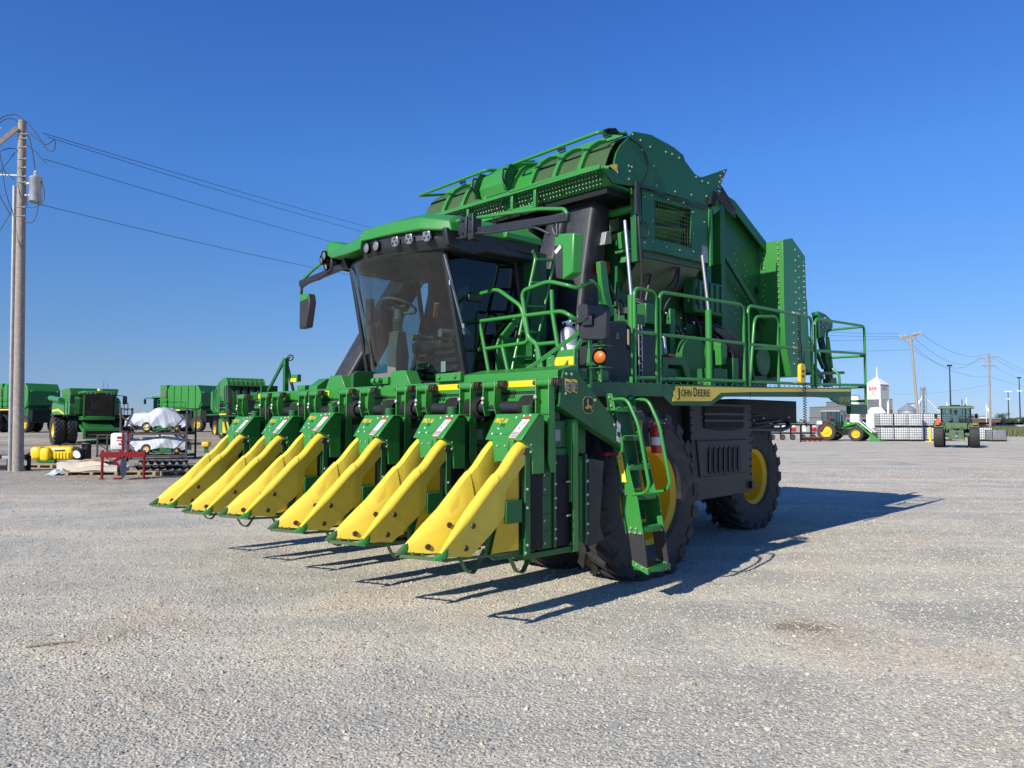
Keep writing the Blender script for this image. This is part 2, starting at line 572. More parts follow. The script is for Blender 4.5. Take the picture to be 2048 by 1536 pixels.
def scatter_stones(name, quads, dens, smin, smax, seed):
    b = B()
    for q in quads:
        b.add(q, [(0, 1, 2, 3)])
    o = b.build(name, M['stone'], fix=False, smooth=0)
    ng = bpy.data.node_groups.new(name, 'GeometryNodeTree')
    ng.interface.new_socket("Geometry", in_out='INPUT', socket_type='NodeSocketGeometry')
    ng.interface.new_socket("Geometry", in_out='OUTPUT', socket_type='NodeSocketGeometry')
    N = ng.nodes.new
    L = ng.links.new
    gi, go = N('NodeGroupInput'), N('NodeGroupOutput')
    d = N('GeometryNodeDistributePointsOnFaces')
    pos = N('GeometryNodeInputPosition')
    nz = N('ShaderNodeTexNoise')
    nz.inputs["Scale"].default_value = 0.55
    nz.inputs["Detail"].default_value = 7
    nz.inputs["Roughness"].default_value = 0.62
    nz.inputs["Distortion"].default_value = 0.5
    L(pos.outputs[0], nz.inputs["Vector"])
    mr = N('ShaderNodeMapRange')
    mr.inputs["From Min"].default_value = 0.36
    mr.inputs["From Max"].default_value = 0.66
    mr.inputs["To Min"].default_value = dens
    mr.inputs["To Max"].default_value = dens * 0.10
    L(nz.outputs["Fac"], mr.inputs["Value"])
    L(gi.outputs[0], d.inputs["Mesh"])
    L(mr.outputs["Result"], d.inputs["Density"])
    d.inputs["Seed"].default_value = seed
    ico = N('GeometryNodeMeshIcoSphere')
    ico.inputs["Radius"].default_value = 1.0
    ico.inputs["Subdivisions"].default_value = 1
    wn_ = N('FunctionNodeRandomValue'); wn_.data_type = 'FLOAT_VECTOR'
    wn_.inputs[0].default_value = (-0.28, -0.28, -0.28)
    wn_.inputs[1].default_value = (0.28, 0.28, 0.28)
    wn_.inputs["Seed"].default_value = seed + 3
    sp = N('GeometryNodeSetPosition')
    L(ico.outputs["Mesh"], sp.inputs["Geometry"])
    L(wn_.outputs[0], sp.inputs["Offset"])
    sm = N('GeometryNodeSetMaterial')
    sm.inputs["Material"].default_value = M['stone']
    L(sp.outputs[0], sm.inputs[0])
    inst = N('GeometryNodeInstanceOnPoints')
    L(d.outputs["Points"], inst.inputs["Points"])
    L(sm.outputs[0], inst.inputs["Instance"])
    rv = N('FunctionNodeRandomValue'); rv.data_type = 'FLOAT_VECTOR'
    rv.inputs[0].default_value = (-0.5, -0.5, 0)
    rv.inputs[1].default_value = (0.5, 0.5, 6.283)
    L(rv.outputs[0], inst.inputs["Rotation"])
    sv = N('FunctionNodeRandomValue'); sv.data_type = 'FLOAT_VECTOR'
    sv.inputs[0].default_value = (0.8, 0.6, 0.35)
    sv.inputs[1].default_value = (1.25, 1.1, 0.75)
    sv.inputs["Seed"].default_value = 11
    sr = N('FunctionNodeRandomValue'); sr.data_type = 'FLOAT'
    sr.inputs[2].default_value = 0.0
    sr.inputs[3].default_value = 1.0
    sr.inputs["Seed"].default_value = 5
    pw = N('ShaderNodeMath'); pw.operation = 'POWER'; pw.inputs[1].default_value = 3.0
    L(sr.outputs[1], pw.inputs[0])
    m2 = N('ShaderNodeMapRange')
    m2.inputs["To Min"].default_value = smin
    m2.inputs["To Max"].default_value = smax
    L(pw.outputs[0], m2.inputs["Value"])
    vm = N('ShaderNodeVectorMath'); vm.operation = 'SCALE'
    L(sv.outputs[0], vm.inputs[0]); L(m2.outputs["Result"], vm.inputs["Scale"])
    L(vm.outputs[0], inst.inputs["Scale"])
    L(inst.outputs[0], go.inputs[0])
    md = o.modifiers.new("scatter", 'NODES')
    md.node_group = ng
    return o

def strip(y0, y1, k=0.72):
    return [(-y0 * k, y0, 0.001), (y0 * k, y0, 0.001), (y1 * k, y1, 0.001), (-y1 * k, y1, 0.001)]
tag(scatter_stones("loose_gravel", [strip(2.6, 6.5)], 2400, 0.0032, 0.0125, 1), kind='stuff')
tag(scatter_stones("loose_gravel", [strip(6.5, 13)], 900, 0.0045, 0.015, 2), kind='stuff')
tag(scatter_stones("loose_gravel", [strip(13, 27)], 120, 0.007, 0.02, 3), kind='stuff')
tag(scatter_stones("coarse_gravel", [strip(2.6, 9)], 60, 0.008, 0.022, 4), kind='stuff')
# ================================================================ wheels
def tyre_mesh(name, Rr, w, rim, n=20, lug=0.045, twist=0.42, flat=None):
    b = B()
    h = w / 2
    c = Rr - lug
    prof = [(rim - 0.01, -h * 0.86), (rim + 0.03, -h * 0.98), (rim + (c - rim) * 0.5, -h * 1.06), (c - (c - rim) * 0.16, -h * 1.02), (c - 0.012, -h * 0.86),
            (c, -h * 0.45), (c + 0.004, 0), (c, h * 0.45), (c - 0.012, h * 0.86), (c - (c - rim) * 0.16, h * 1.02), (rim + (c - rim) * 0.5, h * 1.06), (rim + 0.03, h * 0.98), (rim - 0.01, h * 0.86)]
    b.lathe(prof, (0, 0, 0), (0, 1, 0), 56)
    dth = 0.95 * PI / n / 2.3
    for s in (-1, 1):
        for i in range(n):
            t0 = 2 * PI * (i + (0.5 if s > 0 else 0)) / n
            secs = []
            for f, ro, ri, wd in ((-0.04, Rr, c - 0.02, 0.9), (0.45, Rr - 0.002, c - 0.02, 0.95), (0.86, Rr - 0.012, c - 0.04, 1.1), (1.03, Rr - 0.03, c - 0.08, 1.2), (1.08, c - (c - rim) * 0.20, c - (c - rim) * 0.3, 1.1)):
                t = t0 + twist * min(f, 1.0) * (0.9 / max(Rr, 0.3)) * w
                a = s * h * f
                sec = []
                for r_, dd in ((ri, dth * wd * 1.25), (ro, dth * wd), (ro, -dth * wd), (ri, -dth * wd * 1.25)):
                    sec.append((r_ * math.sin(t + dd), a, r_ * math.cos(t + dd)))
                secs.append(sec)
            b.loft(secs)
    if flat is not None:
        b.v = [(x, y * (1.0 + (0.10 * max(0, (-z - flat * 0.75)) / (flat * 0.25) if flat else 0)), max(z, -flat)) for x, y, z in b.v]
    return b.mesh(name, M['rubber'], smooth=28)

def rim_mesh(name, rim, w, out=1, dish=0.30, hub=0.17, m='yellow', bolts=10):
    b = B()
    h = w / 2
    s = out
    prof = [(rim - 0.015, -s * h * 0.9), (rim + 0.035, -s * h * 0.93), (rim + 0.035, -s * h * 0.9), (rim - 0.02, -s * h * 0.8), (rim - 0.05, 0), (rim - 0.02, s * h * 0.8), (rim + 0.035, s * h * 0.9), (rim + 0.038, s * h * 0.95), (rim + 0.015, s * h * 0.96),
            (rim - 0.025, s * h * 0.84), (rim - 0.06, s * h * 0.7), (rim - 0.07, s * (h - dish * 0.7)), (rim * 0.78, s * (h - dish)), (rim * 0.45, s * (h - dish * 1.05)), (hub + 0.03, s * (h - dish * 0.9)), (hub, s * (h - dish * 0.55)), (hub * 0.8, s * (h - dish * 0.5)), (0.0, s * (h - dish * 0.5))]
    b.lathe(prof, (0, 0, 0), (0, 1, 0), 48)
    for k in range(bolts):
        t = 2 * PI * k / bolts
        r_ = hub + 0.07
        b.bolt((r_ * math.cos(t), s * (h - dish * 1.0), r_ * math.sin(t)), (0, s, 0), 0.02, 0.03)
    return b.mesh(name, M[m], smooth=30)

def wheel(parent, tm, rm, pos, out=1):
    r_ = link("wheel", rm, parent, pos)
    t = link("tyre", tm, r_)
    if out < 0:
        t.rotation_euler = (0, 0, 0)
    return r_

# ================================================================ the big cotton picker
# local axes: u = forward, v = to the machine's left, z = up
pk = thing("cotton_picker", "large green six row cotton picker with yellow row dividers parked in the foreground", "cotton picker", (-0.128, 9.849, 0), R(225))

def mpt(px, py, v=1.5):
    # a point of the machine: where the ray of a photo measurement meets the plane v = const
    x, y = (px - 1024) / 1540.0, -(py - 768) / 1540.0
    th = math.atan(75.0 / 1540.0)
    d = Vector((x, math.cos(th) - y * math.sin(th), math.sin(th) + y * math.cos(th)))
    a = Vector((0.128, -9.849, 1.65))
    k = math.sqrt(.5)
    lv = lambda p: k * p.x - k * p.y
    t = (v - lv(a)) / lv(d)
    p = a + d * t
    return Vector((-k * p.x - k * p.y, v, p.z))

# ---- wheels
TF = tyre_mesh("front_tyre", 0.945, 0.52, 0.533, 21, 0.05, 0.8, 0.86)
TR = tyre_mesh("rear_tyre", 0.845, 0.52, 0.432, 20, 0.05, 0.8, 0.80)
RFo, RFi = rim_mesh("front_rim", 0.533, 0.48, 1, 0.42, 0.2), rim_mesh("front_rim_far", 0.533, 0.48, -1, 0.42, 0.2)
RRo, RRi = rim_mesh("rear_rim", 0.432, 0.48, 1, 0.26, 0.16), rim_mesh("rear_rim_far", 0.432, 0.48, -1, 0.26, 0.16)
for v, s in ((2.03, 1), (1.05, 1), (-1.05, -1), (-2.03, -1)):
    wheel(pk, TF, RFo if s > 0 else RFi, (0, v, 0.86), s)
for v, s in ((1.02, 1), (-1.02, -1)):
    wheel(pk, TR, RRo if s > 0 else RRi, (-4.24, v, 0.80), s)

# ---- chassis under the deck
b = B()
b.box(-0.28, 0.28, -1.75, 1.75, 0.62, 1.12)
b.box(-5.4, 1.2, -0.62, -0.42, 1.15, 1.75).box(-5.4, 1.2, 0.42, 0.62, 1.15, 1.75)
b.box(-4.4, -4.05, -0.8, 0.8, 0.68, 0.98)
b.box(-3.3, -1.0, -1.5, 1.55, 0.75, 1.95)
b.box(-0.55, 0.6, -0.8, 0.8, 0.8, 1.9)
b.box(-1.1, 1.0, 0.8, 1.55, 1.5, 1.98)
b.box(-5.3, -3.3, -1.5, 1.45, 1.62, 1.98)
b.box(-5.3, -4.9, -1.0, 1.0, 1.3, 1.65)
b.build("chassis", M['dark'], pk, 0.01)
b = B()                                     # pipes and hoses under the deck
for i in range(8):
    z = 1.50 + 0.055 * (i % 5)
    v = 1.42 + 0.05 * (i // 3)
    b.tube(fillet([(-3.45, v - 0.2, z + 0.1), (-3.7, v, z), (-4.2 - 0.08 * i, v - 0.05, z + 0.06), (-5.0, v - 0.3, z + 0.2)], 0.3), 0.018, 6)
for i in range(5):
    b.tube(fillet([(-3.3, 1.4, 1.3 + 0.1 * i), (-3.55 - .05 * i, 1.5, 1.25), (-3.8, 1.45, 1.5)], 0.15), 0.016, 6)
b.tube(fillet([(-3.3, 1.5, 1.55), (-4.7, 1.5, 1.52), (-4.95, 1.5, 1.58), (-4.95, 1.4, 1.7)], .12), .035, 8)
b.build("hydraulic_lines", M['black'], pk)
b = B()
for u, v, z in [(-3.6, 1.47, 1.72), (-3.8, 1.47, 1.66), (-4.1, 1.47, 1.70), (-4.3, 1.47, 1.62), (-3.72, 1.47, 1.58), (-4.6, 1.47, 1.66), (-4.95, 1.47, 1.72)]:
    b.bolt((u, v, z), (0, 1, 0.2), 0.02, 0.02)
b.build("bolt", M['bolt'], pk)

# ---- charcoal engine panel between the wheels
ep = B().side([(-1.77, 1.9), (-1.82, 1.0), (-1.85, 0.66), (-1.9, 0.62), (-3.36, 0.645), (-3.41, 0.72), (-3.40, 1.9)], 1.55, 1.65)
ep.side([(-1.9, 1.42), (-1.93, 1.40), (-3.22, 1.40), (-3.27, 1.34), (-3.27, 0.98), (-3.22, 0.93), (-1.98, 0.92)], 1.65, 1.672)
pan = ep.build("engine_side_panel", M['char'], pk, 0.012)
for k in range(7):
    u0 = -2.17 - k * 0.128
    s = B().side([(u0, 0.97), (u0 - 0.035, 0.94), (u0 - 0.075, 0.97), (u0 - 0.08, 1.29), (u0 - 0.04, 1.325), (u0 - 0.005, 1.29)], 1.6735, 1.676)
    s.build("louver_slot", M['dark'], pan)
    B().bar((u0 - 0.012, 1.684, 0.98), (u0 - 0.018, 1.684, 1.285), 0.03, 0.012, (0, 1, 0)).build("louver_slat", M['black'], pan, 0.004)
g = B().side([(-2.06, 1.85), (-2.10, 1.56), (-2.5, 1.52), (-2.8, 1.52), (-3.14, 1.55), (-3.2, 1.85)], 1.652, 1.656)
g.build("grille_recess", M['dark'], pan)
g = B()
for k in range(46):
    u = -2.12 - k * 0.0226
    g.bar((u, 1.664, 1.57), (u, 1.664, 1.84), 0.007, 0.01, (0, 1, 0))
for z in (1.66, 1.75):
    g.bar((-2.09, 1.668, z), (-3.17, 1.668, z), 0.012, 0.03, (0, 0, 1))
tag(g.build("grille_bars", M['black'], pan), kind='stuff')
g = B().box(-3.30, -3.40, 1.66, 1.70, 0.70, 0.80)
g.build("hinge", M['black'], pan, 0.006)
g = B()
for k in range(9):
    g.bolt((-1.80, 1.655, 1.0 + 0.1 * k), (0, 1, 0), 0.012, 0.012)
    g.bolt((-3.36, 1.655, 0.9 + 0.11 * k), (0, 1, 0), 0.012, 0.012)
g.build("bolt", M['dark'], pan)

# ---- deck, skirt and the long yellow stripe
def zd(u): return 2.065 - 0.021 * u          # the deck climbs slightly to the rear
b = B()
b.side([(1.32, zd(1.32) - 0.09), (-5.64, zd(-5.64) - 0.09), (-5.64, zd(-5.64) - 0.03), (1.32, zd(1.32) - 0.03)], -2.15, 2.19)
deck = b.build("deck", M['dgreen'], pk, 0.006)
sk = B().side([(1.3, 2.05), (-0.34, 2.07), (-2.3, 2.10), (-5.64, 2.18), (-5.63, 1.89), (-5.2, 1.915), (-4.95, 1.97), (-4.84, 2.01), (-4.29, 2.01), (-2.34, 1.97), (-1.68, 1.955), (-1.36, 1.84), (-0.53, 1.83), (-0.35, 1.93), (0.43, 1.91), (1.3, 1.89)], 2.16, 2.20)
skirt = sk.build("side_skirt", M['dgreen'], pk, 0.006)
B().side([(-0.592, 2.05), (-2.31, 2.085), (-5.605, 2.163), (-5.585, 2.125), (-2.31, 2.03), (-1.585, 2.0), (-1.36, 1.895), (-0.53, 1.878)], 2.2025, 2.2055).build("side_stripe", M['decal'], skirt)
M['ink'] = mat('black_ink', (0.012, 0.012, 0.013), 0.5)
x0 = -0.645
for s, size, wd, adv in (("J", .108, .052, .064), ("OHN", .085, .212, .252), ("D", .108, .083, .098), ("EERE", .085, .262, 0)):
    put_text("lettering", s, size * 1.36, M['ink'], skirt, (x0, 2.207, zd(x0) - (0.142 if s != "J" else 0.149)), (-1, 0, 0.021), (0, 0, 1), width=wd, bold=0.014)
    x0 -= adv
M['gold'] = mat('gold_print', (0.45, 0.34, 0.07), 0.4)
put_text("lettering", "CP 770", 0.115, M['gold'], skirt, (-5.16, 2.2035, 1.945), (-1, 0, 0.021), (0, 0, 1), width=.37, bold=0.0, shear=0.15)
for u in (-0.345, -2.335):
    B().box(u - .004, u + .004, 2.2, 2.2022, 1.95, zd(u) - .01).build("panel_seam", M['ink'], skirt)
b = B()
for k in range(46):
    u = 1.0 - k * 0.146
    b.bolt((u, 2.17, zd(u) + 0.001), (0, 0, 1), 0.009, 0.014)
b.build("bolt", M['bolt'], deck)

# ---- handrails
def rail(segs, r=0.0205, name="handrail", m='green', parent=None, n=8):
    b = B()
    for pts, rad in segs:
        b.tube(fillet(pts, rad) if rad else pts, r, n)
    return b.build(name, M[m], parent or pk, smooth=60)
V = 2.17
rail([([(0.13, V, 2.04), (0.13, V, 3.09), (-0.27, V, 3.09), (-0.27, V, 2.05)], .09), ([(0.13, V, 2.61), (-0.27, V, 2.62)], 0), ([(0.13, V, 2.12), (-0.27, V, 2.13)], 0)])
rail([([(-0.34, V, 2.04), (-0.34, V, 3.10), (-2.24, V, 3.155), (-2.24, V, 2.08)], .11), ([(-0.34, V, 2.62), (-2.24, V, 2.655)], 0), ([(-0.34, V, 2.13), (-2.24, V, 2.165)], 0)])
rail([([(-2.36, V, 2.08), (-2.36, V, 3.165), (-4.28, V, 3.19), (-4.28, V, 2.14)], .11), ([(-2.36, V, 2.655), (-4.28, V, 2.705)], 0), ([(-2.36, V, 2.165), (-4.28, V, 2.20)], 0)])
rail([([(-4.40, V, 2.14), (-4.40, V, 3.185), (-6.32, V, 3.24), (-6.32, V, 1.93)], .11), ([(-4.40, V, 2.705), (-6.32, V, 2.775)], 0), ([(-4.40, V, 2.2), (-6.32, V, 2.255)], 0)])
E = 2.17
rail([([(-6.3, E, 3.23), (-6.3, E - .62, 3.22), (-6.3, E - .62, 2.62), (-6.3, E - .42, 2.45), (-6.3, E - .42, 1.98)], .08), ([(-6.3, E, 2.74), (-6.3, E - .62, 2.74)], 0), ([(-6.3, E, 2.22), (-6.3, E - .42, 2.22)], 0), ([(-6.3, E, 1.99), (-6.3, E - .42, 1.99)], 0)], name="end_rail")
rail([([(-2.66, 2.02, 2.12), (-2.83, 2.02, 3.08), (-3.5, 2.02, 3.14), (-3.5, 2.02, 2.12)], .12), ([(-2.78, 2.02, 2.64), (-3.5, 2.02, 2.67)], 0)], name="swing_gate")
b = B()
for z in (3.195, 2.695, 2.2):
    b.cyl((-3.66, V, z - 0.001), (-3.86, V, z + 0.002), 0.0225, 8)
b.build("rail_clamp", M['bolt'], pk)
b = B().box(-6.42, -5.72, 2.08, 2.16, 1.77, 1.93)
b.build("rear_step_box", M['dgreen'], pk, 0.01)

# ---- coiled cable with yellow remote control hanging on the rail
b = B()
pts = []
for k in range(150):
    t = k / 149
    pts.append((-3.78 + 0.035 * math.cos(k * 0.95), V + .035 + 0.02 * math.sin(k * 0.95), 3.16 - 0.80 * t))
b.tube(pts, 0.006, 5)
pts = []
for k in range(110):
    t = k / 109
    pts.append((-3.86 + 0.035 * math.cos(k * 0.95), V + .065 + 0.02 * math.sin(k * 0.95), 2.2 - 0.62 * t))
b.tube(pts, 0.006, 5)
b.tube(fillet([(-3.78, V + .04, 2.95), (-3.83, V + .05, 2.7), (-3.83, V + .05, 2.47)], .1), .007, 5)
cab_ = b.build("coiled_cable", M['black'], pk)
b = B().side([(-3.73, 2.25), (-3.76, 2.20), (-3.88, 2.20), (-3.905, 2.25), (-3.895, 2.44), (-3.865, 2.475), (-3.77, 2.475), (-3.735, 2.44)], V + .022, V + .07)
rc = b.build("remote_control", M['refl'], pk, 0.008)
b = B()
for z in (2.28, 2.35):
    b.box(-3.79, -3.84, V + .07, V + .078, z, z + .03)
b.build("button", M['dark'], rc)

# ---- main body, bale chamber
b = B()
b.box(-2.15, -0.72, -1.62, 1.3, 2.05, 4.45)
b.box(-5.0, -2.15, -1.55, 1.25, 2.35, 4.3)
b.build("body_core", M['dgreen'], pk)
pl = [(0.07, 4.51), (-0.12, 4.39), (-0.74, 4.47), (-2.18, 4.54), (-2.43, 4.76), (-2.55, 4.92), (-2.72, 5.17), (-2.1, 4.915), (-2.0, 4.885), (-1.87, 4.90), (-1.64, 5.02), (-1.61, 5.08), (-1.39, 5.13), (-0.89, 5.16), (-0.52, 5.10), (-0.42, 5.0), (-0.28, 4.88), (-0.19, 4.76), (-0.15, 4.65), (-0.17, 4.56)]
endp = B().side(pl, 1.68, 1.705).build("end_plate", M['dgreen'], pk, 0.003)
B().side(pl, -1.705, -1.68).build("end_plate", M['dgreen'], pk, 0.003)
b = B()
for u, z in [(-.5, 5.06), (-.66, 5.03), (-.86, 5.0), (-1.2, 5.02), (-1.34, 5.03), (-1.5, 5.02), (-1.9, 4.86), (-2.05, 4.84), (-2.2, 4.85), (-2.5, 4.93), (-2.56, 4.98), (-2.6, 4.88), (-2.52, 5.02), (-2.45, 4.86), (-.16, 4.58), (-.2, 4.53), (-.42, 4.66), (-.48, 4.66), (-.44, 4.60), (-.42, 4.5), (-.98, 4.55), (-1.4, 4.56), (-1.78, 4.6), (-2.15, 4.66), (-.92, 4.78), (-.7, 4.92), (-2.62, 5.1)]:
    b.bolt((u, 1.705, z), (0, 1, 0), 0.013, 0.012)
b.build("bolt", M['bolt'], endp)
b = B().side([(-0.14, 4.62), (-0.2, 4.62), (-0.2, 4.53), (-0.03, 4.57)], 1.706, 1.709)
b.build("yellow_marker", M['refl'], endp)
# top skins between the end plates
b = B()
prof = [(0.0, 4.57), (-0.1, 4.66), (-0.2, 4.80), (-0.33, 4.94), (-0.5, 5.04), (-0.8, 5.10), (-1.3, 5.08), (-1.58, 5.02), (-1.85, 4.87), (-2.05, 4.86), (-2.2, 4.86), (-2.68, 5.10)]
secs = []
for v in (-1.68, 1.68):
    secs.append([(u, v, z - 0.03) for u, z in prof[4:]])
b.loft(secs, closed=False, cap=False)
b.side([(-0.5, 4.98), (-2.1, 4.84), (-2.1, 4.4), (-0.5, 4.5)], -1.6, 1.6)
b.build("top_cover", M['green'], pk)
# screens and ribs of the curved front
scr = [(-0.03, 4.565), (-0.07, 4.66), (-0.13, 4.775), (-0.22, 4.89), (-0.36, 4.985), (-0.55, 5.05), (-0.8, 5.09)]
vs_ = [1.68, 1.30, 0.90, 0.50, 0.14, -0.32, -0.78, -1.18, -1.68]
def off(pr, d):
    out = []
    for i, (u, z) in enumerate(pr):
        a, c = pr[max(0, i - 1)], pr[min(len(pr) - 1, i + 1)]
        t = Vector((c[0] - a[0], c[1] - a[1])).normalized()
        out.append((u + t.y * d, z - t.x * d))
    return out
for i in range(len(vs_) - 1):
    v0, v1 = vs_[i] - 0.02, vs_[i + 1] + 0.02
    mid = i in (3, 4)
    inner = scr
    b = B()
    o_ = off(inner, 0.008)
    b.loft([[(u, v, z) for u, z in inner] + [(u, v, z) for u, z in reversed(o_)] for v in (v0, v1)])
    b.build("screen_panel", M['green'] if mid else M['screen'], pk)
    if not mid:
        b = B()
        for f in (0.42, 0.8):
            k = f * (len(o_) - 1)
            j = int(k)
            t = k - j
            p = (o_[j][0] * (1 - t) + o_[j + 1][0] * t, o_[j][1] * (1 - t) + o_[j + 1][1] * t)
            b.bar((p[0], v0, p[1] + .004), (p[0], v1, p[1] + .004), 0.012, 0.012)
        b.build("cross_strip", M['dark'], pk)
for v in vs_[1:-1]:
    b = B()
    o_ = off(scr, 0.06)
    b.loft([[(u, vv, z) for u, z in scr] + [(u, vv, z) for u, z in reversed(o_)] for vv in (v - 0.03, v + 0.03)])
    b.build("screen_rib", M['green'], pk, 0.004)
# hinge hood in the middle
b = B().side([(0.0, 4.60), (0.04, 4.72), (-0.03, 4.90), (-0.20, 5.05), (-0.5, 5.14), (-0.5, 4.98)], -0.40, 0.12)
hh = b.build("latch_hood", M['green'], pk, 0.01)
for v in (-0.43, 0.14):
    b = B().side([(0.09, 4.60), (0.12, 4.76), (0.02, 4.95), (-0.1, 4.97), (-0.05, 4.8), (-.02, 4.62)], v - 0.02, v + 0.02)
    b.build("latch_arm", M['dgreen'], pk, 0.005)
    B().tube(fillet([(0.10, v + .03, 4.66), (0.16, v + .03, 4.72), (0.14, v + .03, 4.86), (0.07, v + .03, 4.86)], .04), .012, 6).build("latch_handle", M['dark'], pk)
# rails above the screens
for va, vb in ((1.60, 0.22), (-0.30, -1.72)):
    b = B()
    b.tube(fillet([(-0.52, va, 5.10), (0.0, va, 4.98), (0.02, vb, 4.93), (-0.50, vb, 5.06)], .05), .022, 8)
    b.bar((-0.50, va, 5.10), (-0.50, vb, 5.09), .03, .06)
    b.build("top_guard_rail", M['green'], pk, smooth=60)
    for v in (va - .2 * (1 if va > vb else -1), (va + vb) / 2 - .25):
        B().bar((-0.46, v - .1, 5.14), (-0.46, v + .02, 5.14), .02, .03).build("rail_clip", M['dark'], pk)
# lower front rail and perforated ledge
b = B().tube(fillet([(-0.05, 1.70, 4.55), (0.05, 1.55, 4.565), (0.06, 0.2, 4.565), (0.0, 0.15, 4.56)], .05), .026, 8)
b.build("front_tube", M['green'], pk, smooth=60)
b = B().tube([(0.02, -0.6, 4.56), (0.02, -1.68, 4.56)], .022, 8)
b.build("front_tube", M['green'], pk, smooth=60)
b = B()
b.side([(0.03, 4.55), (0.045, 4.53), (-0.12, 4.37), (-0.5, 4.37), (-0.5, 4.4), (-0.13, 4.40)], -1.68, 1.68)
led = b.build("perforated_ledge", M['dgreen'], pk, 0.003)
b = B()
nrm = Vector((0.7, 0, -0.72)).normalized()
tv = Vector((0.165, 0, 0.16))
for k in range(62):
    for j in range(4):
        v = -1.62 + k * 0.052 + (0.026 if j % 2 else 0)
        p = Vector((-0.105, v, 4.385)) + tv * (0.12 + 0.24 * j) + nrm * 0.004
        if random.random() < 0.12: continue
        b.lathe([(0.011, 0), (0.008, 0.007), (0.0, 0.007)], p, nrm, 5)
tag(b.build("hole_glints", M['bolt'], led), kind='stuff')  # pale studs stand in for light catching the ledge's holes
b = B()
b.bar((0.06, 1.66, 4.545), (0.06, -1.66, 4.545), .03, .05)
b.box(0.0, 0.05, -0.62, 0.62, 4.28, 4.34)
for v in (-0.62, 0.22, .62):
    b.box(0.0, 0.05, v - .02, v + .02, 4.28, 4.55)
b.build("ledge_frame", M['green'], pk, 0.004)
B().box(-0.62, -0.14, -1.6, 1.6, 4.30, 4.37).build("duct_header", M['dark'], pk)
B().cyl((0.06, 0.1, 4.58), (0.0, -.12, 4.22), .012, 6).build("gas_strut", M['black'], pk)

# ---- upper side panel with the mesh window
b = B()
for q in ([(-0.69, 4.45), (-0.95, 4.46), (-0.95, 3.73), (-0.69, 3.71)], [(-1.78, 4.52), (-2.2, 4.54), (-2.19, 3.76), (-1.78, 3.745)], [(-0.95, 4.46), (-1.78, 4.52), (-1.78, 4.41), (-0.95, 4.36)], [(-0.95, 3.885), (-1.78, 3.90), (-1.78, 3.745), (-0.95, 3.73)]):
    b.side(q, 1.66, 1.70)
sp = b.build("upper_side_panel", M['dgreen'], pk)
b = B()
for k in range(15):
    u = -0.95 - 0.83 * k / 14
    b.bar((u, 1.675, 3.88), (u, 1.675, 4.42), .006, .006)
for k in range(10):
    z = 3.89 + k * .055
    b.bar((-0.95, 1.675, z), (-1.78, 1.675, z + .03), .006, .006)
tag(b.build("window_mesh", M['net'], sp), kind='stuff')
b = B()
b.box(-1.8, -.93, 1.4, 1.42, 3.86, 4.45)
b.build("window_back", M['dgreen'], sp)
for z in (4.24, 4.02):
    B().prism([(-.95, 1.46, z - .08), (-.95, 1.62, z + .03), (-1.78, 1.62, z + .12), (-1.78, 1.46, z + .01)], (0, 0, .02)).build("beater_bar", M['litgreen'], sp)
b = B()
for u, z in [(-.74, 4.36), (-.9, 4.41), (-1.25, 4.43), (-1.6, 4.46), (-1.82, 4.38), (-1.82, 4.1), (-1.82, 3.86), (-1.5, 3.83), (-1.2, 3.82), (-.9, 3.84), (-.9, 4.1), (-.74, 3.8), (-2.1, 4.3), (-2.1, 3.9)]:
    b.bolt((u, 1.70, z), (0, 1, 0), 0.011, 0.01)
b.build("bolt", M['bolt'], sp)
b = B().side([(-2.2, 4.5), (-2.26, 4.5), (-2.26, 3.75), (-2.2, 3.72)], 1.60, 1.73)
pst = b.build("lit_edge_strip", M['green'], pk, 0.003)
b = B().side([(-0.55, 4.44), (-0.66, 4.44), (-0.70, 3.75), (-0.66, 3.55), (-0.58, 3.55)], 1.62, 1.70)
b.build("corner_post", M['dgreen'], pk, 0.004)
b = B().side([(-2.02, 3.98), (-2.17, 3.98), (-2.17, 3.76), (-2.02, 3.755)], 1.701, 1.705)
b.build("data_plate", M['lgrey'], sp)
# wiring along the panel top
b = B()
b.tube(fillet([(-.55, 1.72, 4.45), (-.8, 1.74, 4.47), (-1.15, 1.74, 4.44), (-1.5, 1.74, 4.47), (-1.85, 1.74, 4.46), (-2.2, 1.74, 4.5)], .1), .016, 6)
b.tube(fillet([(-.58, 1.72, 4.46), (-.57, 1.73, 4.1), (-.6, 1.73, 3.8), (-.68, 1.7, 3.4), (-.72, 1.65, 3.1)], .1), .017, 6)
b.tube(fillet([(-.62, 1.72, 4.0), (-.68, 1.74, 4.05), (-.78, 1.74, 3.95), (-.74, 1.74, 3.84), (-.62, 1.72, 3.84)], .05), .009, 6)
b.tube(fillet([(-.3, 1.72, 5.02), (-.7, 1.72, 4.95), (-.85, 1.72, 4.75), (-.72, 1.72, 4.52), (-.58, 1.72, 4.47)], .12), .009, 5)
b.box(-.53, -.6, 1.70, 1.74, 4.1, 4.5)
b.build("wiring_loom", M['black'], pk)
b = B().side([(-.06, 5.02), (-.2, 5.06), (-.28, 5.02), (-.12, 4.99)], 1.60, 1.69)
b.build("camera_bracket", M['dark'], pk, .005)

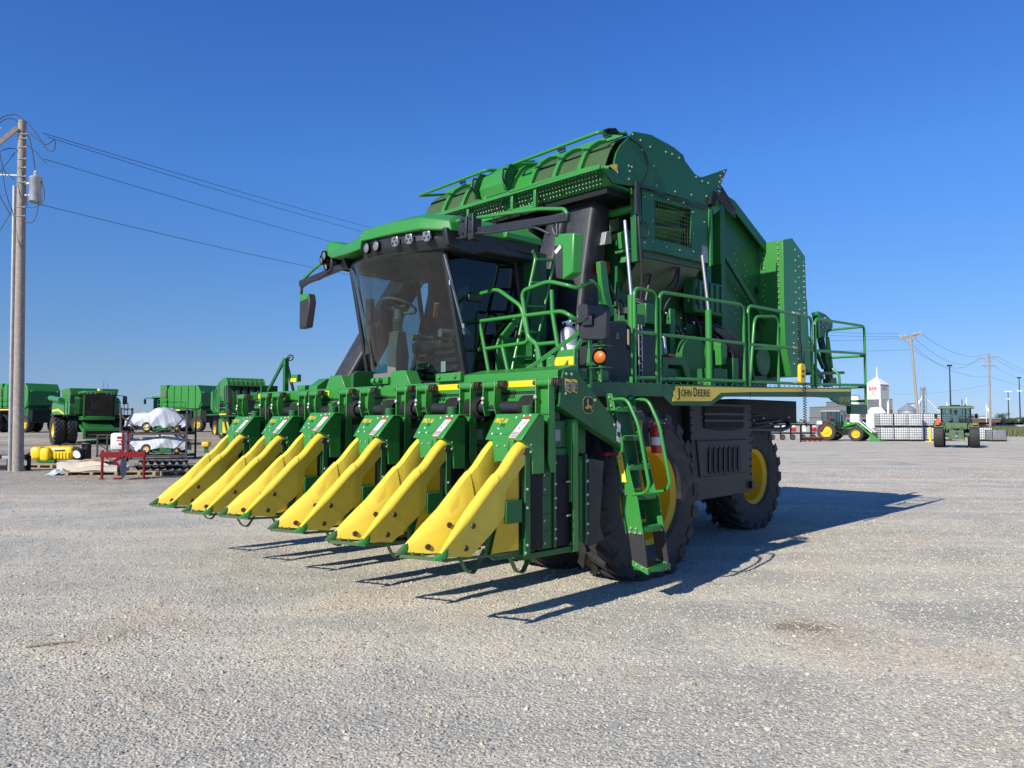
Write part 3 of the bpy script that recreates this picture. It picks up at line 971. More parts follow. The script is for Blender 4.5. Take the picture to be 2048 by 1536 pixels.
# ---- worn hopper under the panel
b = B()
secs = []
for (v, z) in ((1.60, 3.70), (1.58, 3.62), (1.32, 3.30), (1.22, 3.0), (1.20, 2.75)):
    secs.append([(-0.78, v, z), (-2.14, v, z + 0.04)])
b.loft(secs, closed=False, cap=False)
hop = b.build("hopper_sheet", M['hopper'], pk)
B().bar((-0.8, 1.62, 3.69), (-2.15, 1.62, 3.73), .04, .09).build("hopper_flange", M['hopper'], hop, .004)
b = B()
for pts in ([(-1.6, 1.6, 3.62), (-1.5, 1.62, 3.45), (-1.3, 1.5, 3.2), (-1.35, 1.4, 2.9)], [(-1.64, 1.6, 3.64), (-1.58, 1.62, 3.4), (-1.42, 1.5, 3.1), (-1.5, 1.4, 2.8)], [(-1.15, 1.5, 3.5), (-1.05, 1.5, 3.2), (-1.0, 1.45, 2.8)], [(-.8, 1.5, 3.2), (-.95, 1.6, 3.1), (-1.3, 1.5, 2.95), (-1.6, 1.4, 2.7)],
            [(-.3, 1.45, 3.4), (-.35, 1.5, 3.2), (-.5, 1.5, 3.05), (-.45, 1.5, 2.6)], [(-.4, 1.4, 3.1), (-.6, 1.5, 3.12), (-.62, 1.5, 2.85), (-.5, 1.5, 2.5)], [(-2.3, 1.5, 2.95), (-2.6, 1.65, 2.75), (-2.7, 1.7, 2.5), (-2.6, 1.6, 2.2)], [(-2.35, 1.5, 2.9), (-2.7, 1.65, 2.8), (-2.85, 1.7, 2.45), (-2.7, 1.6, 2.2)], [(-2.4, 1.5, 3.0), (-2.55, 1.7, 2.7), (-3.0, 1.75, 2.55), (-3.1, 1.7, 2.3)]):
    b.tube(fillet(pts, .12), .017, 6)
b.build("hydraulic_hose", M['black'], pk)

# ---- rear bale chamber
b = B()
b.side([(-2.27, 4.55), (-2.55, 4.9), (-3.17, 4.93), (-3.42, 4.90), (-4.39, 4.44), (-4.39, 2.62), (-3.0, 2.45), (-2.27, 2.6)], 1.22, 1.30)
ch = b.build("chamber_side", M['dgreen'], pk, 0.004)
b = B()
tp = [(-2.55, 4.92), (-3.17, 4.95), (-3.42, 4.92), (-4.39, 4.46)]
for (a, c) in zip(tp[:-1], tp[1:]):
    b.prism([(a[0], 1.24, a[1]), (a[0], 1.40, a[1]), (c[0], 1.40, c[1]), (c[0], 1.24, c[1])], (0, 0, -0.03))
b.prism([(tp[1][0], 1.40, 4.95), (tp[2][0], 1.40, 4.92), (tp[3][0], 1.40, 4.46), (tp[3][0], 1.40, 4.30), (tp[2][0], 1.40, 4.76), (tp[1][0], 1.40, 4.80)], (0, .025, 0))
b.loft([[(u, 1.24, z - .01) for u, z in tp], [(u, -1.6, z - .01) for u, z in tp]], closed=False, cap=False)
b.build("chamber_top_flange", M['dgreen'], pk)
b = B()
b.box(-2.95, -3.06, 1.3, 1.46, 2.3, 4.80)
b.box(-2.62, -2.74, 1.3, 1.42, 2.4, 4.6)
b.bar((-3.08, 1.40, 4.1), (-4.35, 1.40, 3.2), .05, .07)
b.box(-2.3, -2.62, 1.3, 1.36, 3.75, 4.02)
b.build("chamber_frame", M['dgreen'], pk, 0.004)
b = B()
b.box(-2.935, -2.945, 1.32, 1.46, 3.9, 4.75)
b.build("frame_edge", M['green'], pk)
b = B().box(-2.3, -2.62, 1.302, 1.32, 3.0, 3.6)
b.box(-2.3, -2.62, 1.302, 1.32, 4.04, 4.45)
b.build("dark_opening", M['dark'], pk)
b = B()
for k in range(14):
    b.bolt((-3.62 - .06 * (k % 2), 1.30, 3.1 + k * .09), (0, 1, 0), .012, .01)
    b.bolt((-4.0 + .08 * (k % 2), 1.30, 3.0 + k * .08), (0, 1, 0), .012, .01)
b.build("bolt", M['bolt'], ch)
# belt slots
for k in range(4):
    B().lathe([(0.06, 0), (0.06, .004), (0, .004)], (-4.28, 1.30, 2.85 + k * .28), (0, 1, 0), 14).build("roller_hole", M['dark'], ch)
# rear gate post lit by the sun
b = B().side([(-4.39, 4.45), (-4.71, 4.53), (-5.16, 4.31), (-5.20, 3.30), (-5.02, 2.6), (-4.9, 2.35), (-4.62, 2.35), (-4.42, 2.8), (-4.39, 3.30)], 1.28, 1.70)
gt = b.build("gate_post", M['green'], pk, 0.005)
b = B()
for k in range(13):
    z = 3.36 + k * .085
    b.bolt((-4.38, 1.35 + .02 * (k % 3), z), (1, 0, 0), .014, .012)
    b.bolt((-4.38, 1.62, z + .03), (1, 0, 0), .014, .012)
    b.bolt((-4.8 - .12 * (k % 2), 1.70, z - .02), (0, 1, 0), .014, .012)
    b.bolt((-5.1, 1.70, z + .02 if z < 4.2 else 4.2), (0, 1, 0), .014, .012)
    if k < 9: b.bolt((-4.7 - .15 * (k % 2), 1.70, 2.55 + .08 * k), (0, 1, 0), .014, .012)
b.build("bolt", M['bolt'], gt)
b = B().side([(-5.2, 3.6), (-5.3, 3.62), (-5.34, 2.95), (-5.5, 2.8), (-5.45, 2.45), (-5.15, 2.5)], 1.2, 1.66)
b.build("gate_hinge_plate", M['green'], pk, .005)
B().box(-2.3, -5.2, -1.56, 1.2, 2.3, 4.3).build("bale_chamber", M['dgreen'], pk)
# machinery at the top behind the panel
b = B()
b.cyl((-2.35, 1.3, 4.70), (-2.35, 1.62, 4.70), .11, 14)
b.cyl((-2.35, 1.62, 4.70), (-2.35, 1.72, 4.70), .07, 12)
b.box(-2.2, -2.32, 1.5, 1.75, 4.56, 4.66)
b.build("top_motor", M['dark'], pk, .004)
b = B().side([(-2.44, 4.78), (-2.62, 4.78), (-2.66, 4.6), (-2.5, 4.5), (-2.42, 4.62)], 1.5, 1.62)
b.build("motor_guard", M['green'], pk, .004)
b = B()
for i in range(5):
    b.tube(fillet([(-2.3, 1.6 + .02 * i, 4.62 + .03 * i), (-2.45, 1.72, 4.9 - .05 * i), (-2.75, 1.66, 4.82 - .05 * i), (-3.1, 1.6, 4.7 - .03 * i)], .1), .014, 6)
b.tube(fillet([(-2.6, 1.5, 4.52), (-2.45, 1.5, 4.3), (-2.36, 1.45, 4.0), (-2.35, 1.4, 3.6)], .2), .02, 6)
b.build("top_hoses", M['black'], pk)

# ---- machinery above the deck
B().box(-.5, -2.7, 1.30, 1.312, 2.1, 2.85).build("shade_sheet", M['dark'], pk)  # flat black sheets, painted shade behind the deck machinery
B().box(-2.9, -4.3, 1.201, 1.21, 2.2, 2.45).build("shade_sheet", M['dark'], pk)
b = B().box(-1.98, -2.72, 1.42, 1.62, 3.1, 3.55)
tank = b.build("ribbed_tank", M['dgreen'], pk, .03)
for k in range(5):
    B().box(-2.06 - .14 * k, -2.13 - .14 * k, 1.62, 1.64, 3.14, 3.52).build("tank_rib", M['dgreen'], tank, .01)
B().box(-2.0, -2.2, 1.622, 1.63, 3.2, 3.42).build("dark_window", M['dark'], tank)
for u in (-.21, -1.87):
    b = B().cyl((u, 1.88, 2.08), (u, 1.88, 3.08), .042, 12)
    c_ = b.build("lift_cylinder", M['green'], pk)
    B().cyl((u, 1.88, 3.08), (u - .0, 1.80, 3.95 if u > -1 else 3.8), .02, 10).build("chrome_rod", M['chrome'], c_)
    B().box(u - .07, u + .07, 1.8, 1.94, 2.03, 2.16).build("cylinder_foot", M['green'], c_, .006)
b = B()
b.box(-.95, -1.35, 1.45, 1.8, 2.12, 2.3)
b.side([(-.75, 2.1), (-.85, 2.22), (-.86, 2.42), (-1.35, 2.44), (-1.5, 2.2), (-1.42, 2.12), (-1.28, 2.34), (-.98, 2.33), (-.95, 2.12)], 1.6, 1.86)
b.build("valve_bracket", M['dgreen'], pk, .006)
B().box(-1.08, -1.24, 1.62, 1.8, 2.445, 2.475).build("warning_decal", M['orange'], pk)
b = B()
for u in (-1.05, -1.15):
    b.cyl((u, 1.7, 2.45), (u - .02, 1.66, 2.72), .03, 10)
b.build("hose_fitting", M['chrome'], pk)
b = B()
b.cyl((-1.9, 1.25, 2.45), (-1.9, 1.66, 2.45), .32, 24)
b.cyl((-2.35, 1.25, 2.55), (-2.35, 1.7, 2.55), .22, 20)
b.cyl((-1.2, 1.2, 2.5), (-1.2, 1.5, 2.5), .28, 20)
b.box(-1.5, -1.62, 1.2, 1.55, 2.1, 3.1)
b.box(-.9, -1.2, 1.35, 1.6, 2.85, 3.1)
b.box(-1.95, -2.3, 1.6, 1.9, 2.13, 2.34)
b.box(-2.45, -2.6, 1.7, 1.9, 2.13, 2.5)
b.box(-3.2, -4.2, 1.2, 1.5, 2.15, 2.5)
b.cyl((-3.3, 1.2, 2.6), (-3.3, 1.62, 2.6), .17, 18)
b.cyl((-3.9, 1.2, 2.55), (-3.9, 1.6, 2.55), .22, 18)
b.bar((-3.4, 1.6, 2.75), (-3.55, 1.62, 2.2), .05, .06)
b.build("drive_gearbox", M['dgreen'], pk, .01)
b = B().side([(-2.28, 2.68), (-2.36, 2.72), (-2.45, 2.66), (-2.42, 2.42), (-2.3, 2.4)], 1.72, 1.82)
b.box(-2.3, -2.42, 1.66, 1.76, 2.6, 2.72)
b.build("pump_cover", M['green'], pk, .006)
b = B()
random.seed(3)
for i in range(16):
    u, z = -0.5 - random.random() * 2.2, 2.3 + random.random() * .9
    b.tube(fillet([(u, 1.35, z), (u - .1, 1.55, z - .1), (u - .25 * random.random(), 1.6, z - .35), (u - .3, 1.4, z - .5)], .1), .014, 6)
for i in range(7):
    u = -2.5 - .06 * i
    b.tube(fillet([(u + .2, 1.5, 3.0), (u, 1.7, 2.85), (u - .25, 1.75, 2.6), (u - .2, 1.7, 2.25)], .12), .02, 6)
b.build("hose_bundle", M['black'], pk)
b = B()
for i in range(26):
    b.bolt((-.4 - random.random() * 2.6, 1.5 + random.random() * .15, 2.2 + random.random() * 1.1), (0.4, 1, 0.3), .012, .014)
b.build("bolt", M['bolt'], pk)
# cooling lines and tanks at the front of the deck
b = B()
b.side([(.40, 2.06), (.44, 2.2), (.34, 2.62), (.28, 2.74), (-.10, 2.78), (-.16, 2.72), (-.18, 2.06)], 1.55, 1.90)
b.cyl((.08, 1.72, 2.76), (.08, 1.72, 2.88), .075, 14)
ft = b.build("black_tank", M['black'], pk, .025)
B().cyl((.08, 1.72, 2.86), (.08, 1.72, 2.93), .085, 14).build("tank_cap", M['dgreen'], ft, .006)
B().cyl((.08, 1.72, 2.79), (.08, 1.72, 2.86), .072, 14).build("tank_neck", M['lgrey'], ft)
B().box(-.08, -.145, 1.88, 1.903, 2.45, 2.72).build("gauge_recess", M['dark'], ft)
B().cyl((-.112, 1.908, 2.5), (-.112, 1.908, 2.68), .014, 8).build("sight_gauge", M['tan'], ft)
put_text("lettering", "B", .10, M['lgrey'], ft, (.10, 1.903, 2.56), (-1, 0, 0), (0, 0, 1))
b = B().box(-.40, -.72, 1.5, 1.86, 2.06, 2.74)
bt = b.build("black_tank", M['black'], pk, .03)
b = B().box(-.42, -.6, 1.55, 1.8, 2.76, 2.9)
b.build("tank_bracket", M['dgreen'], bt, .006)
B().cyl((-.38, 1.7, 2.9), (-.38, 1.7, 2.97), .07, 14).build("tank_cap", M['black'], bt)
b = B()
for z in [2.15 + .08 * k for k in range(8)]:
    b.bar((-.30, 1.92, z), (-.36, 1.92, z), .012, .012)
b.tube([(-.30, 1.92, 2.1), (-.29, 1.92, 2.75)], .008, 5).tube([(-.36, 1.92, 2.1), (-.35, 1.92, 2.75)], .008, 5)
b.build("cable_ladder", M['lgrey'], bt)
# bright green upright and red box beside the ducts
b = B()
SA = [[mpt(1200, 523), mpt(1212, 523), mpt(1220, 588), mpt(1208, 592), mpt(1203, 560)], [mpt(1208, 592), mpt(1220, 588), mpt(1230, 628), mpt(1222, 634)]]
for q in SA: b.prism(q, (0, -.06, 0))
b.build("support_arm", M['green'], pk, .004)
B().box(-.30, -.44, 1.30, 1.40, 3.42, 3.56).build("red_valve_box", M['dred'], pk, .006)
b = B().box(-.34, -.50, 1.302, 1.312, 3.26, 3.36)
wl = b.build("warning_label", M['white'], pk)
B().box(-.35, -.41, 1.3125, 1.3145, 3.275, 3.35).build("pictogram", M['ink'], wl)
b = B()
b.prism([mpt(x, y, 1.45) for x, y in ((1241, 465), (1262, 458), (1265, 492), (1244, 497))], (0, -.05, 0))
b.prism([mpt(x, y, 1.5) for x, y in ((1245, 500), (1270, 494), (1270, 499), (1246, 505))], (0, -.12, 0))
b.prism([mpt(x, y, 1.5) for x, y in ((1254, 507), (1271, 503), (1273, 518), (1266, 524), (1250, 524))], (0, -.08, 0))
b.build("cylinder_bracket", M['green'], pk, .004)
b = B()
for q in (((1219, 440), (1238, 436), (1238, 460), (1221, 464)), ((1222, 470), (1238, 467), (1238, 480), (1224, 483))):
    B().prism([mpt(x, y, 1.33) for x, y in q], (0, -.01, 0)).build("lattice_window", M['net'], pk)
B().prism([mpt(x, y, 1.36) for x, y in ((1213, 463), (1222, 462), (1224, 487), (1209, 489))], (0, -.08, 0)).build("work_lamp", M['lgrey'], pk, .006)
b = B().cyl((-.6, 1.3, 4.2), (-.6, 1.66, 4.2), .05, 12)
b.build("roller_end", M['green'], pk)

# ---- bale handler at the rear
def ept(x, y, v=1.3): return mpt(1440 + x / 6.144, 580 + y / 6.144, v)
b = B().prism([ept(*p) for p in ((1160, 275), (1215, 262), (1300, 300), (1345, 345), (1385, 375), (1385, 465), (1295, 530), (1290, 590), (1235, 600), (1190, 400))], (0, -.06, 0))
hp_ = b.build("handler_plate", M['dgreen'], pk, .004)
b = B().prism([ept(*p) for p in ((1160, 275), (1195, 270), (1200, 590), (1180, 600))], (0, .05, 0))
b.build("handler_web", M['green'], hp_, .003)
b = B().bar(ept(1235, 590), ept(1345, 1120), .09, .10)
b.build("handler_arm", M['dgreen'], pk, .006)
b = B().cyl(ept(1318, 580, 1.36), ept(1368, 960, 1.36), .035, 10)
hc = b.build("handler_cylinder", M['green'], pk)
B().cyl(ept(1368, 960, 1.36), ept(1385, 1090, 1.36), .018, 8).build("chrome_rod", M['chrome'], hc)
b = B().prism([ept(*p) for p in ((1175, 1060), (1260, 1010), (1255, 1130), (1215, 1190), (1180, 1190))], (0, -.1, 0))
b.build("handler_foot", M['green'], pk, .004)
b = B().prism([ept(*p) for p in ((1330, 1090), (1430, 1075), (1440, 1140), (1380, 1190), (1330, 1190))], (0, -.1, 0))
b.build("handler_foot", M['dgreen'], pk, .004)
b = B().bar(ept(1060, 840), ept(1260, 1080), .06, .06).bar(ept(1180, 750), ept(1270, 960), .05, .06).bar(ept(1000, 1030), ept(1430, 1020), .3, .05)
b.build("handler_link", M['dgreen'], pk, .004)
b = B().tube(fillet([ept(1020, 700, 1.5), ept(1040, 600, 1.5), ept(1080, 580, 1.5), ept(1125, 620, 1.5), ept(1140, 760, 1.5)], .08), .03, 8)
b.build("handler_hoop", M['green'], pk)
b = B()
for i in range(4):
    b.tube(fillet([ept(1275, 580 + 10 * i, 1.38), ept(1265 + 8 * i, 700, 1.4), ept(1300 + 6 * i, 780, 1.4), ept(1320, 980 + 20 * i, 1.38)], .05), .012, 6)
b.build("handler_hose", M['black'], pk)
b = B()
for x, y in ((1255, 400), (1300, 458), (1258, 458), (1290, 345), (1330, 985), (1355, 1000), (1270, 600), (1275, 650), (1230, 628)):
    b.bolt(ept(x, y, 1.305), (0, 1, 0), .016, .016)
b.build("bolt", M['bolt'], hp_)
# ---- air ducts from the row units up to the header
def duct(pts, w, d, flange=True):
    b = B()
    secs = []
    for (u, v, z) in pts:
        r_ = 0.05
        s = []
        for sx, sy in ((1, 1), (-1, 1), (-1, -1), (1, -1)):
            cx, cy = u + sx * (d / 2 - r_), v + sy * (w / 2 - r_)
            a0 = {(1, 1): 0, (-1, 1): 90, (-1, -1): 180, (1, -1): 270}[(sx, sy)]
            for k in range(4):
                t = R(a0 + 30 * k)
                s.append((cx + r_ * math.cos(t), cy + r_ * math.sin(t), z))
        secs.append(s)
    b.loft(secs)
    o = b.build("air_duct", M['duct'], pk, smooth=50)
    u, v, z = pts[0]
    B().box(u - d / 2 - .02, u + d / 2 + .015, v - w / 2 - .02, v + w / 2 + .02, z - .02, z + .05).build("duct_collar", M['dark'], o, .01)
    return o
duct([(-.45, 1.09, 4.28), (-.30, 1.06, 3.4), (-.19, 1.04, 2.45), (-.1, 1.1, 1.95)], .42, .36)
duct([(-.42, .72, 4.30), (-.1, .72, 3.4), (.30, .72, 2.3), (.45, .75, 1.9)], .30, .32)
duct([(-.42, .15, 4.30), (.1, .15, 3.3), (.3, .15, 2.0)], .34, .34)
duct([(-.42, -.42, 4.30), (.1, -.42, 3.3), (.3, -.42, 2.0)], .34, .34)
duct([(-.42, -1.0, 4.30), (.1, -1.05, 3.4), (.35, -1.1, 2.0)], .34, .34)
duct([(-.35, -1.5, 4.30), (.22, -1.62, 3.72), (.75, -1.62, 2.93), (1.15, -1.72, 2.2), (1.2, -1.8, 1.8)], .40, .36)

# ================================================================ cab
b = B()
b.box(.45, 1.42, -.86, .86, 1.98, 2.10)
b.box(.42, .50, -.9, -.55, 2.1, 3.5).box(.42, .50, .62, .9, 2.1, 3.5)
b.build("cab_frame", M['black'], pk, .01)
def cabu(z): return 1.40 + (z - 2.09) * 0.222          # front corner line
def bul(v): return 0.30 * (1 - (v / .88) ** 2)
b = B()
nv, nz_ = 12, 6
rows = []
for j in range(nz_ + 1):
    z = 2.10 + (3.47 - 2.10) * j / nz_
    hw = .88 - .03 * (j / nz_)
    rows.append([(cabu(z) + bul(-hw + 2 * hw * i / nv) * (0.75 + .25 * j / nz_) - .01, -hw + 2 * hw * i / nv, z) for i in range(nv + 1)])
b.loft(rows, closed=False, cap=False)
b.build("windscreen", M['glass'], pk, fix=False, smooth=80)
def cabpane(s, name):
    v = .9 * s
    b = B()
    b.add([(cabu(2.5) - .03, v, 2.56), (cabu(3.5) - .03, v, 3.47), (.68, v, 3.47), (.60, v, 2.95), (.66, v, 2.6), (.8, v, 2.12), (1.36, v, 2.12)], [(0, 1, 2, 3, 4, 5, 6)])
    return b.build(name, M['dglass'], pk, fix=False)
cabpane(1, "door_glass")
sg = cabpane(-1, "side_glass")
sg.data.materials[0] = M['glass']
B().box(.43, .47, -.55, .62, 2.1, 3.5).build("cab_rear_wall", M['black'], pk)
for s in (1, -1):
    b = B()
    b.bar((cabu(2.09) - .01, .89 * s, 2.05), (cabu(3.5) - .01, .86 * s, 3.5), .055, .06)
    b.build("front_pillar", M['black'], pk, .012)
    b = B()
    b.bar((.80, .9 * s, 2.1), (.66, .9 * s, 2.6), .05, .05).bar((.66, .9 * s, 2.6), (.58, .9 * s, 2.97), .05, .05).bar((.58, .9 * s, 2.95), (.68, .9 * s, 3.5), .05, .05)
    b.build("rear_pillar", M['black'], pk, .012)
b = B()
b.bar((1.44, .905, 2.58), (1.72, .905, 3.4), .012, .022)
b.build("door_trim", M['lgrey'], pk)
b = B()
b.box(1.10, 1.26, .905, .935, 2.40, 2.45)
b.box(1.18, 1.40, .905, .93, 2.95, 3.02)
b.build("door_handle", M['black'], pk, .01)
for u, z in ((1.47, 2.64), (1.66, 3.08)):
    B().cyl((u, .92, z), (u, .92, z + .05), .014, 8).build("hinge_pin", M['steel'], pk)
# lower door panel
b = B().side([(1.42, 2.12), (1.44, 2.54), (1.12, 2.58), (.98, 2.4), (.92, 2.12)], .865, .885)
b.build("lower_door_panel", M['grey'], pk, .01)
b = B().side([(.95, 2.6), (.55, 3.0), (.5, 2.95), (.92, 2.5)], .93, .97)
b.side([(1.0, 2.5), (.95, 2.6), (.45, 2.6), (.45, 2.1), (1.0, 2.1)], .92, .95)
b.build("cab_side_skirt", M['green'], pk, .004)
# interior
b = B()
b.lathe([(.20 + .017 * math.cos(t), .017 * math.sin(t)) for t in [2 * PI * k / 8 for k in range(8)]], (1.56, -.1, 2.98), (-.35, 0, 1), 28, closed=True)
b.bar((1.44, -.1, 2.95), (1.68, -.1, 3.0), .03, .015).bar((1.56, -.22, 2.97), (1.56, .02, 2.97), .03, .015)
b.cyl((1.57, -.1, 2.8), (1.56, -.1, 2.97), .055, 12)
b.build("steering_wheel", M['grey'], pk, smooth=50)
b = B()
for k in range(7):
    b.cyl((1.575, -.1, 2.68 + .022 * k), (1.575, -.1, 2.692 + .022 * k), .062, 12)
b.side([(1.66, 2.12), (1.66, 2.45), (1.63, 2.68), (1.52, 2.68), (1.47, 2.4), (1.5, 2.12)], -.18, -.02)
b.box(1.45, 1.7, -.4, .2, 2.12, 2.2)
b.build("steering_column", M['grey'], pk, .015)
b = B()
b.box(.78, 1.25, -.28, .28, 2.45, 2.6)
b.bar((.82, 0, 2.5), (.68, 0, 3.15), .50, .13, (1, 0, 0))
b.bar((.68, 0, 3.15), (.66, 0, 3.38), .28, .1, (1, 0, 0))
b.build("seat", M['char'], pk, .04)
b = B()
for k in range(4):
    b.box(.85, 1.2, -.24 + .01 * k, .24 - .01 * k, 2.14 + k * .075, 2.195 + k * .075)
b.build("seat_suspension", M['dark'], pk, .015)
b = B().cyl((1.28, .30, 2.66), (.88, .34, 2.66), .05, 12)
b.cyl((1.2, -.34, 2.66), (.88, -.34, 2.66), .04, 12)
b.build("armrest", M['tan'], pk, .0)
b = B()
for k in range(5):
    b.box(1.02, 1.36, .28, .70 - .02 * k, 2.13 + .085 * k, 2.19 + .085 * k)
b.build("side_console", M['char'], pk, .018)
B().box(1.36, 1.363, .42, .50, 2.2, 2.32).build("console_label", M['white'], pk)
B().bar((1.2, .12, 2.85), (1.24, .2, 3.02), .06, .04).build("orange_strap", M['orange'], pk, .012)
b = B().box(1.55, 1.6, -.72, -.6, 2.85, 3.12)
b.box(1.5, 1.6, -.72, -.62, 2.45, 2.8)
b.box(1.2, 1.3, .62, .8, 3.0, 3.25)
b.bar((1.3, .5, 2.5), (1.2, .62, 3.0), .05, .05)
b.build("display_screen", M['char'], pk, .01)
b = B().box(.5, 1.62, -.85, .85, 3.47, 3.5)
b.build("headliner", M['char'], pk)
# wiper
b = B().tube(fillet([(1.62, -.86, 3.46), (1.5, -.92, 3.0), (1.46, -.92, 2.6), (1.45, -.88, 2.35)], .1), .012, 6)
b.tube([(1.60, -.93, 3.35), (1.48, -.95, 2.65)], .012, 5)
b.build("wiper_arm", M['black'], pk)
# roof: black band below, green shell above
def rf(v): return 2.03 - .13 * (v / .9) ** 2 - (.10 * max(0, abs(v) - .9) / .25)
vsr = [-1.12, -.95, -.7, -.45, -.2, 0, .2, .45, .7, .95, 1.12]
b = B()
lo = [(rf(v) - .12 - (.06 if v < -.3 else 0), v, 3.44 + (.05 if v < -.3 else 0)) for v in vsr] + [(.52, 1.10, 3.47), (.52, -1.10, 3.47)]
mi = [(rf(v) - .05 - (.12 if v < -.3 else 0), v, 3.55) for v in vsr] + [(.50, 1.12, 3.58), (.50, -1.12, 3.58)]
hi = [(rf(v) - .07 - (.14 if v < -.3 else 0), v, 3.70 if v > -.3 else 3.58) for v in vsr] + [(.52, 1.10, 3.70), (.52, -1.10, 3.70)]
b.loft([lo, mi, hi])
b.build("roof_underside", M['black'], pk, .02)
b = B()
fe = [(2.01, -.22, 3.675), (2.0, .35, 3.66), (1.96, .80, 3.645), (1.84, 1.15, 3.59)]
up = [(2.0, -.22, 3.80), (1.99, .35, 3.795), (1.95, .78, 3.77), (1.84, 1.12, 3.70)]
tp_ = [(1.84, -.26, 3.86), (1.82, .3, 3.87), (1.78, .70, 3.86), (1.66, 1.02, 3.80)]
bk_lo, bk_up, bk_tp = [(.5, 1.16, 3.66), (.5, -.95, 3.66)], [(.49, 1.16, 3.72), (.49, -.95, 3.72)], [(.55, 1.0, 3.84), (.55, -.9, 3.84)]
b.loft([fe + bk_lo, up + bk_up, tp_ + bk_tp])
b.build("roof_shell", M['green'], pk, .015, smooth=20)
# green cheek wrapping down on the far half, hump with lamps at the corner
b = B()
b.loft([[(2.02, -.22, 3.585), (2.02, -.20, 3.70), (1.93, -.20, 3.80), (1.0, -.2, 3.82), (1.0, -.2, 3.6)], [(1.95, -.62, 3.60), (1.95, -.62, 3.70), (1.84, -.60, 3.79), (1.0, -.6, 3.82), (1.0, -.6, 3.6)], [(1.86, -1.05, 3.635), (1.85, -1.05, 3.72), (1.74, -1.02, 3.78), (.9, -1.0, 3.8), (.9, -1.0, 3.6)], [(1.76, -1.28, 3.69), (1.76, -1.28, 3.74), (1.66, -1.2, 3.78), (.9, -1.1, 3.8), (.9, -1.1, 3.66)]])
b.build("roof_cheek", M['green'], pk, .012, smooth=20)
b = B().loft([[(1.78, -.92, 3.74), (1.72, -.92, 3.79), (1.3, -.92, 3.82), (1.3, -.92, 3.72)], [(1.77, -1.29, 3.705), (1.74, -1.31, 3.905), (1.3, -1.2, 3.92), (1.3, -1.2, 3.72)], [(1.72, -1.45, 3.79), (1.70, -1.45, 3.90), (1.3, -1.32, 3.90), (1.3, -1.32, 3.74)], [(1.66, -1.60, 3.77), (1.65, -1.60, 3.82), (1.3, -1.42, 3.84), (1.3, -1.42, 3.74)]])
b.build("lamp_hump", M['green'], pk, .012, smooth=20)
b = B().loft([[(1.72, -1.3, 3.56), (1.72, -1.3, 3.72), (1.2, -1.2, 3.75), (1.2, -1.2, 3.52)], [(1.64, -1.58, 3.64), (1.64, -1.58, 3.79), (1.2, -1.4, 3.80), (1.2, -1.4, 3.6)]])
b.build("lamp_pocket", M['black'], pk, .015)
b = B().loft([[(1.75, -.9, 3.50), (1.8, -.9, 3.62), (1.0, -.9, 3.62), (1.0, -.9, 3.48)], [(1.55, -1.3, 3.58), (1.6, -1.3, 3.66), (1.0, -1.15, 3.66), (1.0, -1.15, 3.55)]])
b.build("roof_corner", M['black'], pk, .015)
def lamp(p, d, r=.06, name="work_lamp", parent=None):
    d = Vector(d).normalized()
    p = Vector(p)
    b = B().lathe([(r * .6, -.07), (r * 1.02, -.03), (r * 1.06, .012), (r * .92, .012), (r * .88, 0.0)], p, d, 18)
    o = b.build(name, M['dark'], parent or pk, smooth=40)
    B().lathe([(r * .89, 0), (r * .5, .012), (0, .016)], p, d, 16).build("lens", M['lens'], o, smooth=60)
    return o
lamp((1.76, -1.40, 3.735), (1, -.1, -.1), .058)
lamp((1.72, -1.52, 3.70), (1, -.3, -.1), .058)
lamp((1.72, -1.42, 3.60), (1, -.1, -.3), .045)
lamp((2.0, -.12, 3.585), (1, 0, -.05), .062)
lamp((2.0, .06, 3.58), (1, .05, -.05), .062)
for v in (.40, .60, .83):
    d = Vector((1, .22 * v, -.12)).normalized()
    p = Vector((rf(v) - .035, v, 3.575))
    b = B()
    ax = d.cross(Vector((0, 0, 1))).normalized()
    ay = ax.cross(d)
    poly = [(-.058, -.02), (-.045, .052), (.045, .052), (.058, -.02), (.025, -.055), (-.025, -.055)]
    b.prism([p + ax * x + ay * y for x, y in poly], d * .03)
    o = b.build("led_lamp", M['lens'], pk, .006)
    for (x, y) in ((0, .025), (-.028, -.015), (.028, -.015)):
        B().lathe([(.015, 0), (.012, .006), (0, .006)], p + ax * x + ay * y + d * .03, d, 10).build("reflector", M['char'], o)
B().loft([[(1.93, -.42, 3.74), (1.93, -.21, 3.74), (1.5, -.21, 3.78), (1.5, -.45, 3.78)], [(1.88, -.38, 3.83), (1.88, -.22, 3.83), (1.55, -.22, 3.86), (1.55, -.40, 3.86)]]).build("satellite_receiver", M['refl'], pk, .03)
b = B().side([(1.86, 3.44), (1.9, 3.62), (.52, 3.66), (.52, 3.52), (.86, 3.53), (1.0, 3.52), (1.12, 3.60), (1.2, 3.56), (1.34, 3.44), (1.5, 3.40), (1.7, 3.41)], 1.06, 1.13)
b.build("side_visor", M['black'], pk, .015)
b = B().box(.54, 1.10, .98, 1.2, 3.64, 3.70)
b.side([(1.1, 3.60), (.6, 3.55), (.6, 3.6), (1.1, 3.66)], 1.0, 1.12)
b.build("roof_bracket", M['green'], pk, .006)
b = B().tube([(1.2, 1.1, 3.75), (1.2, 1.1, 3.95)], .008, 5).tube([(1.0, -.6, 3.78), (1.0, -.6, 4.05)], .006, 5)
b.build("antenna", M['dark'], pk)
# panel behind the cab
b = B().box(.30, .42, -.9, 1.05, 2.1, 3.6)
b.box(.42, .55, .92, 1.05, 2.1, 3.6)
b.build("cab_rear_post", M['dgreen'], pk, .006)

